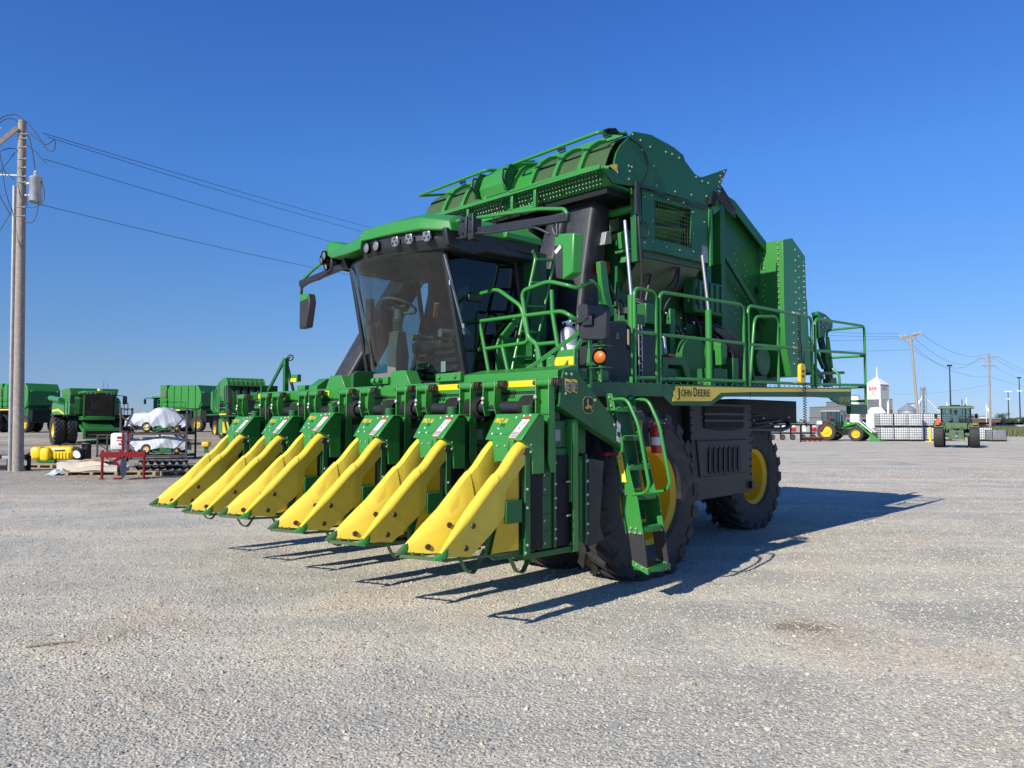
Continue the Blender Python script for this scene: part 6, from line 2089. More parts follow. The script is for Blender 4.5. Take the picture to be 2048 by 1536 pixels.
# ---------------------------------------------------------------- augers on yellow pallets
xa, ya = wp(325, 950)
pallet("yellowish pallet under the black augers, nearer the red implement", xa - .55, ya + .15, R(2), 1.0, .9)
pallet("yellowish pallet under the far end of the black augers", xa + .55, ya + .25, R(2), 1.0, .9)
def auger(label, yy, z, L_, x0):
    t = thing("auger", label, "auger", (xa, ya, 0), R(2), "black augers stacked on pallets")
    B().cyl((x0, yy, z), (x0 + L_, yy, z), .03, 8).build("shaft", M['dark'], t)
    b = B()
    n = int(L_ / .02)
    secs = []
    for i in range(n):
        a = 2 * PI * i / 11
        u = x0 + L_ * i / n
        secs.append([(u, yy + .03 * math.cos(a), z + .03 * math.sin(a)), (u, yy + .11 * math.cos(a), z + .11 * math.sin(a)), (u + .006, yy + .11 * math.cos(a), z + .11 * math.sin(a)), (u + .006, yy + .03 * math.cos(a), z + .03 * math.sin(a))])
    b.loft(secs)
    b.build("flighting", M['black'], t)
auger("black spiral auger lying in front on the pallets", -.1, .27, 1.75, -.8)
auger("black spiral auger lying behind the front one", .2, .27, 1.75, -.85)
auger("black spiral auger on top, shortest of the stack", .05, .43, 1.5, -.7)

# ---------------------------------------------------------------- a yellow and black machine corner seen past the rack
xq, yq = wp(405, 905)
sp_ = thing("hitch_frame", "black hitch frame with an upright pin beside the rack", "hitch frame", (xq - .4, yq, 0))
B().box(-.9, .8, -.06, .06, .42, .54).build("drawbar", M['dark'], sp_)
B().box(-.55, -.45, -.04, .04, .54, 1.0).build("pin", M['dark'], sp_)
B().box(-.8, -.7, -.05, .05, 0, .42).build("stand_leg", M['dgreen'], sp_)
B().box(.55, .75, -.05, .05, 0, .32).build("stand_leg", M['dgreen'], sp_)
blob(.45, .85, -.2, .2, .30, .58, .06).build("yellow_hopper", M['yellow'], sp_, smooth=50)

# ---------------------------------------------------------------- the other cotton pickers
def other_picker(label, x, y, z, rz, variant, group="cotton pickers parked in the back row"):
    t = thing("cotton_picker", label, "cotton picker", (x, y, z), rz, group)
    g, dg = M['green'], M['dgreen']
    # u forward, v left
    for s in (1, -1):
        bwheel(t, .93, .5, .53, 0, 1.85 * s, s)
        bwheel(t, .93, .5, .53, 0, 1.1 * s, s)
        bwheel(t, .78, .5, .43, -4.2, 1.25 * s, s)
    B().box(-5.2, .8, -1.3, 1.3, 1.0, 2.1).build("chassis", M['dark'], t)
    if variant == 'front':
        B().side([(-.2, 4.5), (-.4, 4.9), (-.8, 5.1), (-1.9, 5.05), (-2.9, 4.3), (-2.9, 2.2), (-.6, 2.2), (-.6, 4.4)], -1.6, 1.6).build("body", g, t, .02)
        B().side([(-2.5, 4.55), (-3.1, 4.9), (-4.3, 4.3), (-4.9, 3.2), (-4.9, 2.2), (-2.5, 2.2)], -1.45, 1.45).build("bale_chamber", dg, t, .02)
        b = B()
        b.lathe([(1.05, 0), (1.05, .05), (.92, .05), (.92, 0)], (-3.4, -1.45, 3.4), (0, -1, 0), 28, closed=True)
        b.build("chamber_ring", g, t)
        B().side([(-4.9, 4.2), (-5.5, 4.0), (-5.5, 2.6), (-4.9, 2.3)], -1.5, -1.2).build("gate", g, t, .01)
        B().box(-1.75, -.95, -1.62, -1.6, 3.5, 4.2).build("side_screen", M['net'], t)
        for i in range(8):
            v0 = -1.55 + 3.1 * i / 8
            B().loft([[(-.18, v, 4.46), (-.30, v, 4.75), (-.50, v, 4.98), (-.85, v, 5.13), (-.86, v, 5.10), (-.52, v, 4.94), (-.33, v, 4.72), (-.21, v, 4.44)] for v in (v0 + .03, v0 + .36)]).build("screen_panel", M['screen'], t)
        for i in range(9):
            v0 = -1.55 + 3.1 * i / 8
            B().loft([[(-.14, v, 4.46), (-.26, v, 4.78), (-.48, v, 5.02), (-.84, v, 5.17), (-.86, v, 5.12), (-.52, v, 4.96), (-.33, v, 4.74), (-.21, v, 4.44)] for v in (v0 - .03, v0 + .03)]).build("screen_rib", g, t)
        B().bar((.0, -1.6, 4.45), (.0, 1.6, 4.45), .3, .08).build("roof_ledge", dg, t)
        for v0 in (-1.45, -.75, -.2, .4, .95, 1.45):
            B().bar((.9 if abs(v0) > 1 else .5, v0 * 1.15, 2.0), (-.25, v0, 4.4), .34, .34, (1, 0, 0)).build("air_duct", M['duct'], t, .03)
        B().box(.9, 1.6, -1.2, -.7, 2.2, 2.9).build("black_tank", M['black'], t, .04)
        B().box(.6, 1.9, -.85, .85, 2.2, 3.45).build("cab", M['dglass'], t, .03)
        B().box(.5, 2.0, -1.0, 1.0, 3.45, 3.65).build("cab_roof", g, t, .04)
        B().bar((1.0, -2.35, 2.95), (1.0, 2.35, 2.95), .05, .06).build("mirror_arm", M['black'], t)
        rail([([(.8, -1.9, 2.1), (.8, -1.9, 3.0), (-1.2, -1.9, 3.0), (-1.2, -1.9, 2.1)], .1), ([(.8, -1.9, 2.6), (-1.2, -1.9, 2.6)], 0)], .03, "handrail", 'green', t, 6)
        B().side([(-2.45, 4.6), (-2.6, 4.6), (-2.6, 2.2), (-2.45, 2.2)], -1.66, -1.6).build("frame_post", g, t)
        B().side([(-.75, 4.4), (-.9, 4.4), (-.9, 2.2), (-.75, 2.2)], -1.66, -1.6).build("frame_post", dg, t)
        B().box(-2.3, -1.0, -1.63, -1.6, 2.4, 3.2).build("dark_opening", M['dark'], t)
        B().cyl((-1.9, -1.7, 2.2), (-1.9, -1.7, 3.6), .06, 8).build("lift_cylinder", g, t)
        B().box(-5.2, .9, -1.9, -1.5, 2.0, 2.12).build("deck", dg, t)
        B().bar((.8, -1.92, 2.07), (-1.1, -1.92, 2.07), .06, .13).build("side_stripe", M['refl'], t)
        b = B()
        for k in range(7): b.side([(-.3 - .02 * k, 1.15 + .11 * k), (-1.5 + .05 * k, 1.0 + .11 * k), (-1.5 + .05 * k, 1.06 + .11 * k), (-.3 - .02 * k, 1.21 + .11 * k)], -1.95, -1.9)
        b.build("engine_louvers", M['black'], t)
        B().box(1.6, 1.85, -2.6, 2.6, 1.85, 2.0).build("header_beam", g, t, .01)
        for k in range(6):
            v0 = -2.45 + .98 * k
            rw = B().box(1.5, 2.5, v0 - .23, v0 + .2, .55, 1.65).build("row_unit", g, t, .02)
            B().prism([(3.3, v0 + .2, .55), (2.45, v0 + .2, 1.5), (2.4, v0 + .2, .6)], (0, -.1, 0)).build("divider", M['poly'], rw)
            B().prism([(3.3, v0 - .2, .55), (2.45, v0 - .2, 1.5), (2.4, v0 - .2, .6)], (0, .1, 0)).build("divider", M['poly'], rw)
            B().bar((1.7, v0, 1.95), (2.0, v0, 1.6), .12, .06).build("hanger", dg, rw)
    else:
        # older machine with a big basket, seen from behind
        B().side([(-.4, 4.15), (-.7, 4.6), (-4.2, 4.6), (-4.7, 3.9), (-4.7, 3.0), (-4.4, 2.3), (-.5, 2.3)], -1.5, 1.5).build("basket", g, t, .03)
        B().side([(-4.71, 3.85), (-4.73, 3.85), (-4.73, 2.55), (-4.55, 2.35), (-4.5, 2.35)], -1.45, 1.45).build("basket_back", dg, t)
        for k in range(5):
            B().box(-4.76, -4.71, -1.4 + .66 * k, -1.32 + .66 * k, 2.75, 3.35).build("basket_rib", g, t)
        B().box(-4.79, -4.72, -1.45, 1.45, 2.70, 2.76).build("basket_rail", g, t)
        B().side([(-4.3, 2.3), (-4.6, 2.3), (-4.5, 1.0), (-4.0, .9), (-3.4, 1.2), (-3.4, 2.3)], -1.35, 1.35).build("engine_housing", dg, t, .02)
        B().box(-.35, .5, -1.55, 1.55, 2.3, 4.65).build("duct_tower", g, t, .02)
        B().box(-.3, .4, 1.56, 1.60, 3.4, 4.1).build("side_screen", M['net'], t)
        B().box(-.3, .4, -1.60, -1.56, 3.4, 4.1).build("side_screen", M['net'], t)
        for k in range(4):
            B().box(-4.0 + .9 * k, -3.9 + .9 * k, 1.5, 1.56, 2.4, 4.5).build("basket_rib", g, t)
            B().box(-4.0 + .9 * k, -3.9 + .9 * k, -1.56, -1.5, 2.4, 4.5).build("basket_rib", g, t)
        for k in range(3):
            B().box(-4.74, -4.71, -1.1 + .75 * k, -.7 + .75 * k, 3.45, 3.75).build("vent_panel", dg, t)
        for v in (1.2, -1.2):
            B().lathe([(.1, 0), (.09, .03), (0, .03)], (-4.73, v, 3.85), (-1, 0, 0), 10).build("work_lamp", M['lens'], t)
        for v in (1.3, -1.3):
            B().bar((-.35, v, 2.4), (-.35, v, 4.5), .1, .2).build("lift_cylinder", g, t)
        B().box(.9, 2.2, -.8, .8, 2.2, 3.4).build("cab", M['dglass'], t, .03)
        B().box(.8, 2.3, -.95, .95, 3.4, 3.58).build("cab_roof", g, t, .04)
        B().bar((1.6, -2.4, 3.35), (1.6, 2.4, 3.35), .05, .06).build("mirror_arm", M['black'], t)
        for v in (-2.4, 2.4, -1.8):
            B().box(1.55, 1.62, v - .12, v + .12, 2.75, 3.25).build("mirror", M['black'], t)
        rail([([(.4, 1.9, 2.2), (.4, 1.9, 3.2), (-2.6, 1.9, 3.2), (-2.6, 1.9, 2.2)], .1), ([(.4, 1.9, 2.7), (-2.6, 1.9, 2.7)], 0), ([(-1, 1.9, 2.2), (-1, 1.9, 3.2)], 0)], .03, "handrail", 'green', t, 6)
        rail([([(.4, -1.9, 2.2), (.4, -1.9, 3.2), (-2.6, -1.9, 3.2), (-2.6, -1.9, 2.2)], .1), ([(.4, -1.9, 2.7), (-2.6, -1.9, 2.7)], 0), ([(-1, -1.9, 2.2), (-1, -1.9, 3.2)], 0)], .03, "handrail", 'green', t, 6)
        B().box(-3.2, .6, 1.5, 1.95, 2.1, 2.2).build("deck", dg, t)
        B().box(-3.2, .6, -1.95, -1.5, 2.1, 2.2).build("deck", dg, t)
        B().box(-2.5, .4, 1.951, 1.96, 2.08, 2.2).build("side_stripe", M['refl'], t)
        B().box(-3.6, -2.2, -1.5, 1.5, 1.0, 2.1).build("engine", M['dark'], t)
        B().box(1.8, 2.7, -2.4, 2.4, .5, 1.7).build("row_units", dg, t, .02)
        B().bar((-4.6, -.6, 2.35), (-4.55, -.6, 1.4), .2, .1).build("lamp_post", g, t)
        B().lathe([(0, 0), (.12, 0), (.12, .02), (0, .02)], (-4.72, -.55, 2.25), (-1, 0, 0), 12).build("lamp", M['orange'], t)
        B().prism([(-4.64, -.28, 1.2), (-4.64, .18, 1.2), (-4.64, -.05, 1.62)], (-.02, 0, 0)).build("slow_vehicle_sign", M['red'], t)
    return t
def dpos(px, d): return ((px - 1024) / 1540.0 * d, d)
x, y = dpos(458, 62)
other_picker("green cotton picker with black ducts and yellow stripe parked behind the big picker's row units", x + .6, y + 2.5, ground_h(x, y), R(-54), 'front')
x, y = dpos(352, 78)
other_picker("green basket cotton picker behind the tarp-covered mowers, its mirrors sticking out", x + .0, y, ground_h(x, y), R(158), 'rear')
x, y = dpos(42, 74)
other_picker("green basket cotton picker behind the wooden pole, a red warning triangle at its back", x - .9, y + .8, ground_h(x, y), R(150), 'rear')

# ---------------------------------------------------------------- combine harvester
x, y = dpos(172, 56)
cb = thing("combine_harvester", "green combine harvester without a header on dual front tyres", "combine harvester", (x + .35, y + .3, ground_h(x, y)), R(-49))
# forward = local +u
for s in (1, -1):
    bwheel(cb, 1.05, .62, .55, 0, 2.25 * s, s, 18)
    bwheel(cb, 1.05, .62, .55, 0, 1.45 * s, s, 18)
    bwheel(cb, .78, .5, .4, -3.9, 1.55 * s, s, 16)
B().box(-5.2, .6, -1.2, 1.2, .9, 2.2).build("chassis", M['dark'], cb)
b = B().side([(.55, 2.05), (.55, 3.3), (.2, 3.45), (-4.9, 3.45), (-5.6, 2.9), (-5.6, 1.7), (-4.6, 1.4), (-1.3, 1.35), (-.9, 1.9)], -1.62, 1.62)
b.build("body_panel", M['green'], cb, .04)
b = B().loft([[(.3, -1.5, 3.4), (.3, 1.5, 3.4), (-2.4, 1.5, 3.4), (-2.4, -1.5, 3.4)], [(.35, -1.62, 4.05), (.35, 1.62, 4.05), (-2.5, 1.62, 4.0), (-2.5, -1.62, 4.0)]])
b.build("grain_tank", M['green'], cb, .03)
B().cyl((-2.9, -1.0, 3.3), (-2.9, -1.0, 3.95), .42, 18).build("air_intake", M['green'], cb)
b = B().cyl((-1.1, -1.85, 3.2), (-5.4, -1.75, 3.45), .2, 12)
b.build("unloading_auger", M['green'], cb)
for s in (1, -1):
    B().side([(-5.4, 2.55), (-3.2, 2.62), (-.8, 2.2), (-.8, 2.1), (-3.2, 2.42), (-5.4, 2.38)], 1.622 * s, 1.64 * s).build("side_stripe", M['refl'], cb)
# cab
b = B()
def ccab(z): return 1.75 + (z - 1.9) * .1
b.loft([[(.55, -1.0, 2.0), (1.75, -.98, 2.0), (1.95, 0, 2.0), (1.75, .98, 2.0), (.55, 1.0, 2.0)], [(.55, -1.0, 3.6), (1.92, -.98, 3.6), (2.1, 0, 3.6), (1.92, .98, 3.6), (.55, 1.0, 3.6)]])
b.build("cab_glass", M['dglass'], cb, smooth=20)
B().box(.50, .56, -1.0, 1.0, 2.0, 3.7).build("cab_back", M['dark'], cb)
B().box(.56, 1.3, -.5, .5, 2.0, 2.5).build("seat_base", M['char'], cb, .05)
B().bar((.8, 0, 2.5), (.72, 0, 3.1), .5, .12, (1, 0, 0)).build("seat_back", M['tan'], cb, .05)
B().loft([[(.4, -1.12, 3.6), (2.1, -1.05, 3.6), (2.3, 0, 3.6), (2.1, 1.05, 3.6), (.4, 1.12, 3.6)], [(.45, -1.05, 3.82), (2.0, -.95, 3.82), (2.15, 0, 3.84), (2.0, .95, 3.82), (.45, 1.05, 3.82)]]).build("cab_roof", M['green'], cb, .04)
B().loft([[(1.0, -1.1, 3.57), (2.12, -1.03, 3.57), (2.32, 0, 3.57), (2.12, 1.03, 3.57), (1.0, 1.1, 3.57)], [(1.0, -1.11, 3.69), (2.13, -1.04, 3.69), (2.33, 0, 3.69), (2.13, 1.04, 3.69), (1.0, 1.11, 3.69)]]).build("lamp_band", M['black'], cb)
for v in (-.85, -.65, -.35, .35, .65, .85):
    B().lathe([(.07, 0), (.06, .03), (0, .035)], (2.30 - .18 * abs(v), v, 3.63), (1, .15 * v, 0), 10).build("work_lamp", M['lens'], cb)
B().cyl((1.9, 0, 3.82), (1.9, 0, 3.98), .17, 14).build("satellite_receiver", M['refl'], cb)
for s in (1, -1):
    B().bar((1.4, 1.1 * s, 3.55), (1.75, 1.7 * s, 3.5), .05, .05).build("mirror_arm", M['black'], cb)
    B().box(1.70, 1.78, 1.55 * s, 1.85 * s, 2.9, 3.5).build("mirror", M['black'], cb, .03)
    B().bar((1.80, .98 * s, 2.0), (1.95, .98 * s, 3.6), .07, .07).build("cab_pillar", M['green'] if s < 0 else M['black'], cb)
    rail([([(.6, 1.95 * s, 1.95), (.6, 1.95 * s, 3.0), (1.6, 1.95 * s, 3.0), (1.6, 1.95 * s, 1.95)], .1), ([(.6, 1.95 * s, 2.5), (1.6, 1.95 * s, 2.5)], 0)], .03, "handrail", 'dgreen', cb, 6)
rail([([(-.6, 1.9, 2.2), (-.6, 1.9, 3.35), (-1.1, 1.9, 3.35), (-1.1, 1.9, 2.2)], .12), ([(-1.5, 2.2, 2.2), (-1.5, 2.2, 3.2), (-1.9, 2.2, 3.2), (-1.9, 2.2, 2.2)], .12), ([(-.6, 1.9, 2.8), (-1.9, 2.2, 2.8)], 0)], .035, "handrail", 'dark', cb, 6)
B().box(-2.4, 1.6, 1.2, 2.1, 1.9, 1.98).build("landing", M['dgreen'], cb)
B().loft([[(1.75, -1.05, 1.75), (2.0, 0, 1.75), (1.75, 1.05, 1.75), (.6, 1.05, 1.75), (.6, -1.05, 1.75)], [(1.78, -1.08, 2.02), (2.03, 0, 2.02), (1.78, 1.08, 2.02), (.6, 1.08, 2.02), (.6, -1.08, 2.02)]]).build("cab_apron", M['green'], cb, .03)
B().side([(.7, 1.75), (2.9, 1.15), (2.9, .55), (2.3, .5), (.7, 1.1)], -.85, .85).build("feeder_house", M['dgreen'], cb, .02)
fh = B().box(2.9, 3.1, -1.25, 1.25, .42, 1.22).build("header_coupler", M['green'], cb, .02)
B().box(3.1, 3.104, -1.1, 1.1, .55, 1.0).build("feeder_opening", M['dark'], fh)
B().cyl((3.0, -.95, .72), (3.0, .95, .72), .12, 12).build("feeder_drum", M['rust'], fh)
for s in (1, -1):
    B().bar((.4, 1.0 * s, 1.5), (2.8, 1.0 * s, .7), .12, .16).build("lift_cylinder", M['green'], cb)
B().box(-.6, .9, 1.1, 2.6, 2.08, 2.14).build("fender", M['black'], cb)
B().box(-.6, .9, -2.6, -1.1, 2.08, 2.14).build("fender", M['black'], cb)
b = B().tube([(-.5, .8, 4.0), (-.5, .8, 4.7)], .012, 5)
b.build("antenna", M['dark'], cb)
b = B().tube([(-.2, 1.0, 3.9), (-.2, 1.0, 4.5)], .012, 5)
b.build("antenna", M['dark'], cb)
# ================================================================ right-hand background
# ---------------------------------------------------------------- tractor driving away
x, y = wp(1911, 895)
tr_ = thing("tractor", "green cab tractor driving away with an orange slow-vehicle triangle and a driver", "tractor", (x, y, 0), R(60))
for s in (1, -1):
    bwheel(tr_, .80, .52, .48, 0, .98 * s, s, 20)
    bwheel(tr_, .56, .40, .33, 2.45, .85 * s, s, 18)
B().box(-.2, 2.6, -.3, .3, .55, 1.05).build("chassis", M['dark'], tr_)
B().cyl((0, -.8, .8), (0, .8, .8), .16, 12).build("rear_axle", M['dusty'], tr_)
B().loft([[(1.0, -.36, 1.0), (2.9, -.33, .95), (2.9, .33, .95), (1.0, .36, 1.0)], [(1.0, -.38, 1.72), (2.85, -.3, 1.5), (2.85, .3, 1.5), (1.0, .38, 1.72)]]).build("hood", M['dusty'], tr_, .04)
for s in (1, -1):
    b = B()
    secs = []
    for k in range(7):
        a = R(35 + 18 * k)
        u, z = -.86 * math.cos(a), .8 + .86 * math.sin(a)
        secs.append([(u, .72 * s, z), (u, 1.22 * s, z), (u, 1.22 * s, z + .03), (u, .72 * s, z + .03)])
    b.loft(secs)
    b.build("fender", M['dusty'], tr_)
    B().box(-.80, -.74, 1.02 * s - .12, 1.02 * s + .12, 1.44, 1.53).build("tail_light", M['orange'], tr_, .01)
    B().bar((-.42, .82 * s, 1.5), (-.52, .80 * s, 2.46), .07, .07).build("cab_pillar", M['dark'], tr_)
    B().bar((.85, .80 * s, 1.4), (.80, .78 * s, 2.46), .06, .06).build("cab_pillar", M['dark'], tr_)
    B().add([(-.44, .81 * s, 1.5), (.85, .80 * s, 1.45), (.80, .78 * s, 2.45), (-.52, .80 * s, 2.45)], [(0, 1, 2, 3)]).build("side_glass", M['glass'], tr_, fix=False)
    B().box(-.52, -.46, .86 * s, 1.06 * s, 2.46, 2.52).build("corner_lamp", M['orange'], tr_)
    B().bar((.8, .82 * s, 2.1), (.9, 1.15 * s, 2.1), .03, .03).build("mirror_arm", M['dark'], tr_)
    B().box(.86, .92, 1.05 * s, 1.22 * s, 1.85, 2.15).build("mirror", M['dark'], tr_)
B().add([(-.46, -.78, 1.55), (-.46, .78, 1.55), (-.53, .76, 2.45), (-.53, -.76, 2.45)], [(0, 1, 2, 3)]).build("rear_window", M['glass'], tr_, fix=False)
B().add([(.86, -.78, 1.5), (.86, .78, 1.5), (.81, .76, 2.45), (.81, -.76, 2.45)], [(0, 1, 2, 3)]).build("front_window", M['glass'], tr_, fix=False)
B().loft([[(-.66, -1.0, 2.46), (.95, -1.0, 2.46), (.95, 1.0, 2.46), (-.66, 1.0, 2.46)], [(-.62, -.97, 2.58), (.95, -.97, 2.58), (.95, .97, 2.58), (-.62, .97, 2.58)], [(-.5, -.85, 2.63), (.8, -.85, 2.63), (.8, .85, 2.63), (-.5, .85, 2.63)]]).build("cab_roof", M['dusty'], tr_, .02)
B().box(-.35, .2, -.25, .25, 2.63, 2.70).build("roof_vent", M['dark'], tr_)
b = B().box(-.5, -.42, -.6, .6, 1.2, 1.56).box(-.75, -.5, -.4, .4, .55, 1.1)
b.build("cab_base", M['dusty'], tr_, .02)
b = B()
for s in (1, -1):
    b.bar((-.5, .42 * s, .7), (-1.05, .40 * s, .45), .06, .07)
    b.bar((-.55, .30 * s, 1.35), (-.95, .40 * s, .55), .05, .05)
    b.cyl((-.6, .22 * s, .8), (-.7, .22 * s, 1.3), .05, 8)
b.bar((-.5, 0, 1.1), (-.95, 0, 1.0), .06, .06)
b.build("three_point_hitch", M['dusty'], tr_)
B().cyl((-.76, 0, .72), (-.86, 0, .72), .06, 10).build("power_takeoff", M['lgrey'], tr_)
b = B()
for y_ in (-.18, -.06, .06, .18):
    b.cyl((-.78, y_, .98), (-.82, y_, .98), .035, 8)
b.build("hydraulic_coupler", M['lens'], tr_)
B().prism([(-.82, .78, 1.56), (-.82, 1.16, 1.56), (-.82, .97, 1.92)], (-.015, 0, 0)).build("slow_vehicle_sign", M['red'], tr_)
M['hiviz'] = mat('fluorescent_orange', (.85, .13, .03), .4)
B().prism([(-.837, .83, 1.585), (-.837, 1.11, 1.585), (-.837, .97, 1.86)], (-.004, 0, 0)).build("sign_field", M['hiviz'], tr_)
B().cyl((.95, -.55, 1.5), (.95, -.55, 2.75), .05, 10).build("exhaust_pipe", M['dark'], tr_)
for s in (1, -1):
    b = B().bar((1.0, .62 * s, 1.5), (2.3, .62 * s, 1.45), .1, .16).bar((2.3, .62 * s, 1.45), (3.1, .62 * s, .9), .1, .16)
    b.build("loader_arm", M['dusty'], tr_, .01)
b = B().side([(3.1, .75), (3.2, 1.45), (3.8, 1.5), (3.9, 1.4), (3.4, 1.3), (3.35, .85)], -1.25, 1.05)
b.build("loader_bucket", M['dusty'], tr_, .01)
B().box(-.35, .25, -.3, .3, 1.2, 1.5).build("seat", M['dark'], tr_, .04)

def person_mesh(name, joints, edges, rad, m):
    me_ = bpy.data.meshes.new(name)
    me_.from_pydata(joints, edges, [])
    o = bpy.data.objects.new(name, me_)
    COL.objects.link(o)
    me_.materials.append(m)
    md = o.modifiers.new("skin", 'SKIN')
    md.use_smooth_shade = True
    for i, r_ in enumerate(rad):
        me_.skin_vertices[0].data[i].radius = (r_, r_)
    me_.skin_vertices[0].data[0].use_root = True
    sb = o.modifiers.new("sub", 'SUBSURF')
    sb.levels = sb.render_levels = 2
    return o
M['shirt'] = mat('blue_grey_shirt', (.30, .36, .42), .8)
M['hair'] = mat('dark_cap', (.03, .03, .035), .8)
M['skinm'] = mat('skin', (.45, .27, .19), .6)
dm = tr_.matrix_basis if False else Matrix.Translation((x, y, 0)) @ Matrix.Rotation(R(60), 4, 'Z')
J = [(.0, 0, 1.52), (-.02, 0, 1.72), (-.02, 0, 1.92), (0, 0, 2.04), (.02, 0, 2.13), (.03, 0, 2.24),
     (-.02, .19, 1.97), (.10, .26, 1.76), (.32, .20, 1.78), (-.02, -.19, 1.97), (.10, -.26, 1.76), (.32, -.20, 1.78),
     (.05, .1, 1.50), (.42, .13, 1.52), (.50, .13, 1.15), (.05, -.1, 1.50), (.42, -.13, 1.52), (.50, -.13, 1.15)]
Ed = [(0, 1), (1, 2), (2, 3), (3, 4), (4, 5), (2, 6), (6, 7), (7, 8), (2, 9), (9, 10), (10, 11), (0, 12), (12, 13), (13, 14), (0, 15), (15, 16), (16, 17)]
RR = [.15, .15, .16, .06, .085, .095, .075, .055, .04, .075, .055, .04, .10, .075, .05, .10, .075, .05]
pm = person_mesh("person", J, Ed, RR, M['shirt'])
pm.location = dm.translation
pm.rotation_euler = (0, 0, R(60))
tag(pm, "driver in a pale shirt seated in the tractor cab, seen from behind", "person")
cap = B()
cap.lathe([(.105, -.03), (.108, .02), (.09, .08), (.05, .115), (0, .12)], (.03, 0, 2.26), n=16)
cap.build("cap", M['hair'], pm, smooth=60)

# ---------------------------------------------------------------- loader tractor standing side on
x, y = wp(1660, 881)
lt = thing("loader_tractor", "green loader tractor parked with its front bucket resting on the gravel", "tractor", (x + .0, y, 0), R(-40))
for s in (1, -1):
    bwheel(lt, .80, .48, .50, 0, .95 * s, s, 18)
    bwheel(lt, .62, .40, .36, 2.35, .85 * s, s, 16)
B().box(-.3, 2.8, -.3, .3, .5, 1.0).build("chassis", M['dark'], lt)
b = B().loft([[(1.0, -.36, 1.0), (2.95, -.33, .98), (2.95, .33, .98), (1.0, .36, 1.0)], [(1.0, -.38, 1.70), (2.85, -.28, 1.42), (2.85, .28, 1.42), (1.0, .38, 1.70)]])
hd = b.build("hood", M['green'], lt, .05)
for s in (1, -1):
    B().prism([(1.5, .372 * s, 1.52), (2.9, .325 * s, 1.30), (2.9, .33 * s, 1.22), (1.5, .375 * s, 1.44)], (0, .006 * s, 0)).build("hood_stripe", M['refl'], hd)
    b = B()
    secs = []
    for k in range(7):
        a = R(40 + 18 * k)
        u, z = -.86 * math.cos(a), .8 + .86 * math.sin(a)
        secs.append([(u, .70 * s, z), (u, 1.2 * s, z), (u, 1.2 * s, z + .03), (u, .70 * s, z + .03)])
    b.loft(secs).build("fender", M['green'], lt)
    for u in (-.45, .3, 1.0):
        B().bar((u, .78 * s, 1.1 if u > .5 else 1.5), (u - .02, .76 * s, 2.48), .06, .06).build("cab_pillar", M['dark'], lt)
    B().add([(-.45, .775 * s, 1.4), (1.0, .775 * s, 1.1), (.98, .76 * s, 2.48), (-.47, .76 * s, 2.48)], [(0, 1, 2, 3)]).build("side_glass", M['glass'], lt, fix=False)
    b = B().bar((1.25, .55 * s, 1.25), (2.3, .55 * s, 1.55), .1, .15).bar((2.3, .55 * s, 1.55), (3.55, .55 * s, .35), .1, .14)
    la = b.build("loader_arm", M['green'], lt, .01)
    B().cyl((1.6, .56 * s, .95), (2.6, .56 * s, 1.2), .05, 8).build("loader_cylinder", M['dark'], la)
    B().cyl((2.5, .56 * s, 1.62), (3.5, .56 * s, .75), .04, 8).build("loader_cylinder", M['chrome'], la)
    B().box(.45, .95, .72 * s, .98 * s, .45, .5).build("step", M['dgreen'], lt)
    B().box(.45, .95, .72 * s, .98 * s, .8, .85).build("step", M['dgreen'], lt)
B().add([(1.02, -.76, 1.2), (1.02, .76, 1.2), (.99, .75, 2.47), (.99, -.75, 2.47)], [(0, 1, 2, 3)]).build("front_window", M['glass'], lt, fix=False)
B().box(-.55, -.45, -.7, .7, 1.2, 1.7).build("cab_base", M['dark'], lt)
B().box(-.2, .3, -.28, .28, 1.2, 1.9).build("seat", M['dark'], lt, .05)
B().loft([[(-.6, -.92, 2.48), (1.15, -.92, 2.48), (1.15, .92, 2.48), (-.6, .92, 2.48)], [(-.5, -.85, 2.64), (1.0, -.85, 2.64), (1.0, .85, 2.64), (-.5, .85, 2.64)]]).build("cab_roof", M['tan'], lt, .03)
B().cyl((1.15, -.62, 1.2), (1.15, -.62, 2.2), .06, 10).build("exhaust_pipe", M['dark'], lt)
b = B()
b.side([(3.45, .05), (3.5, .75), (3.56, .75), (3.58, .10), (4.35, .04), (4.35, 0.0), (3.5, 0)], -1.05, 1.05)
b.side([(3.5, .72), (4.35, .03), (3.5, .03)], -1.08, -1.04).side([(3.5, .72), (4.35, .03), (3.5, .03)], 1.04, 1.08)
b.build("bucket", M['green'], lt)

# ---------------------------------------------------------------- rusty toolbar and planter seen under the deck
x, y = wp(1640, 884)
rt = thing("rusty_toolbar", "rusty red toolbar with a slanting arm beside the loader tractor", "farm implement", (x, y, 0))
B().bar((.8, 0, 2.0), (-.2, 0, .7), .12, .16).build("slanting_arm", M['rust'], rt)
B().bar((.9, .1, 2.1), (.1, .1, .8), .08, .1).build("slanting_arm", M['rust'], rt)
B().bar((-1.5, 0, .38), (1.0, 0, .38), .08, .10).build("toolbar", M['rust'], rt)
B().box(-1.65, -1.53, -.06, .06, 0, .75).build("stand_leg", M['dark'], rt)
B().box(-.25, .1, -.2, .2, 1.4, 1.7).build("white_box", M['white'], rt, .06)
B().bar((-.9, 0, 1.95), (.6, 0, 1.95), .3, .06).build("top_plate", M['rust'], rt)
for k in range(4):
    B().lathe([(.0, -.03), (.22, -.02), (.22, .02), (0, .03)], (-1.2 + .42 * k, .2, .24), (.3, 1, 0), 14).build("coulter_disc", M['rust'], rt)
x, y = wp(1578, 880)
pt = thing("row_planter", "dark row planter with red and white boxes behind the big picker's rear wheel", "farm implement", (x, y, 0))
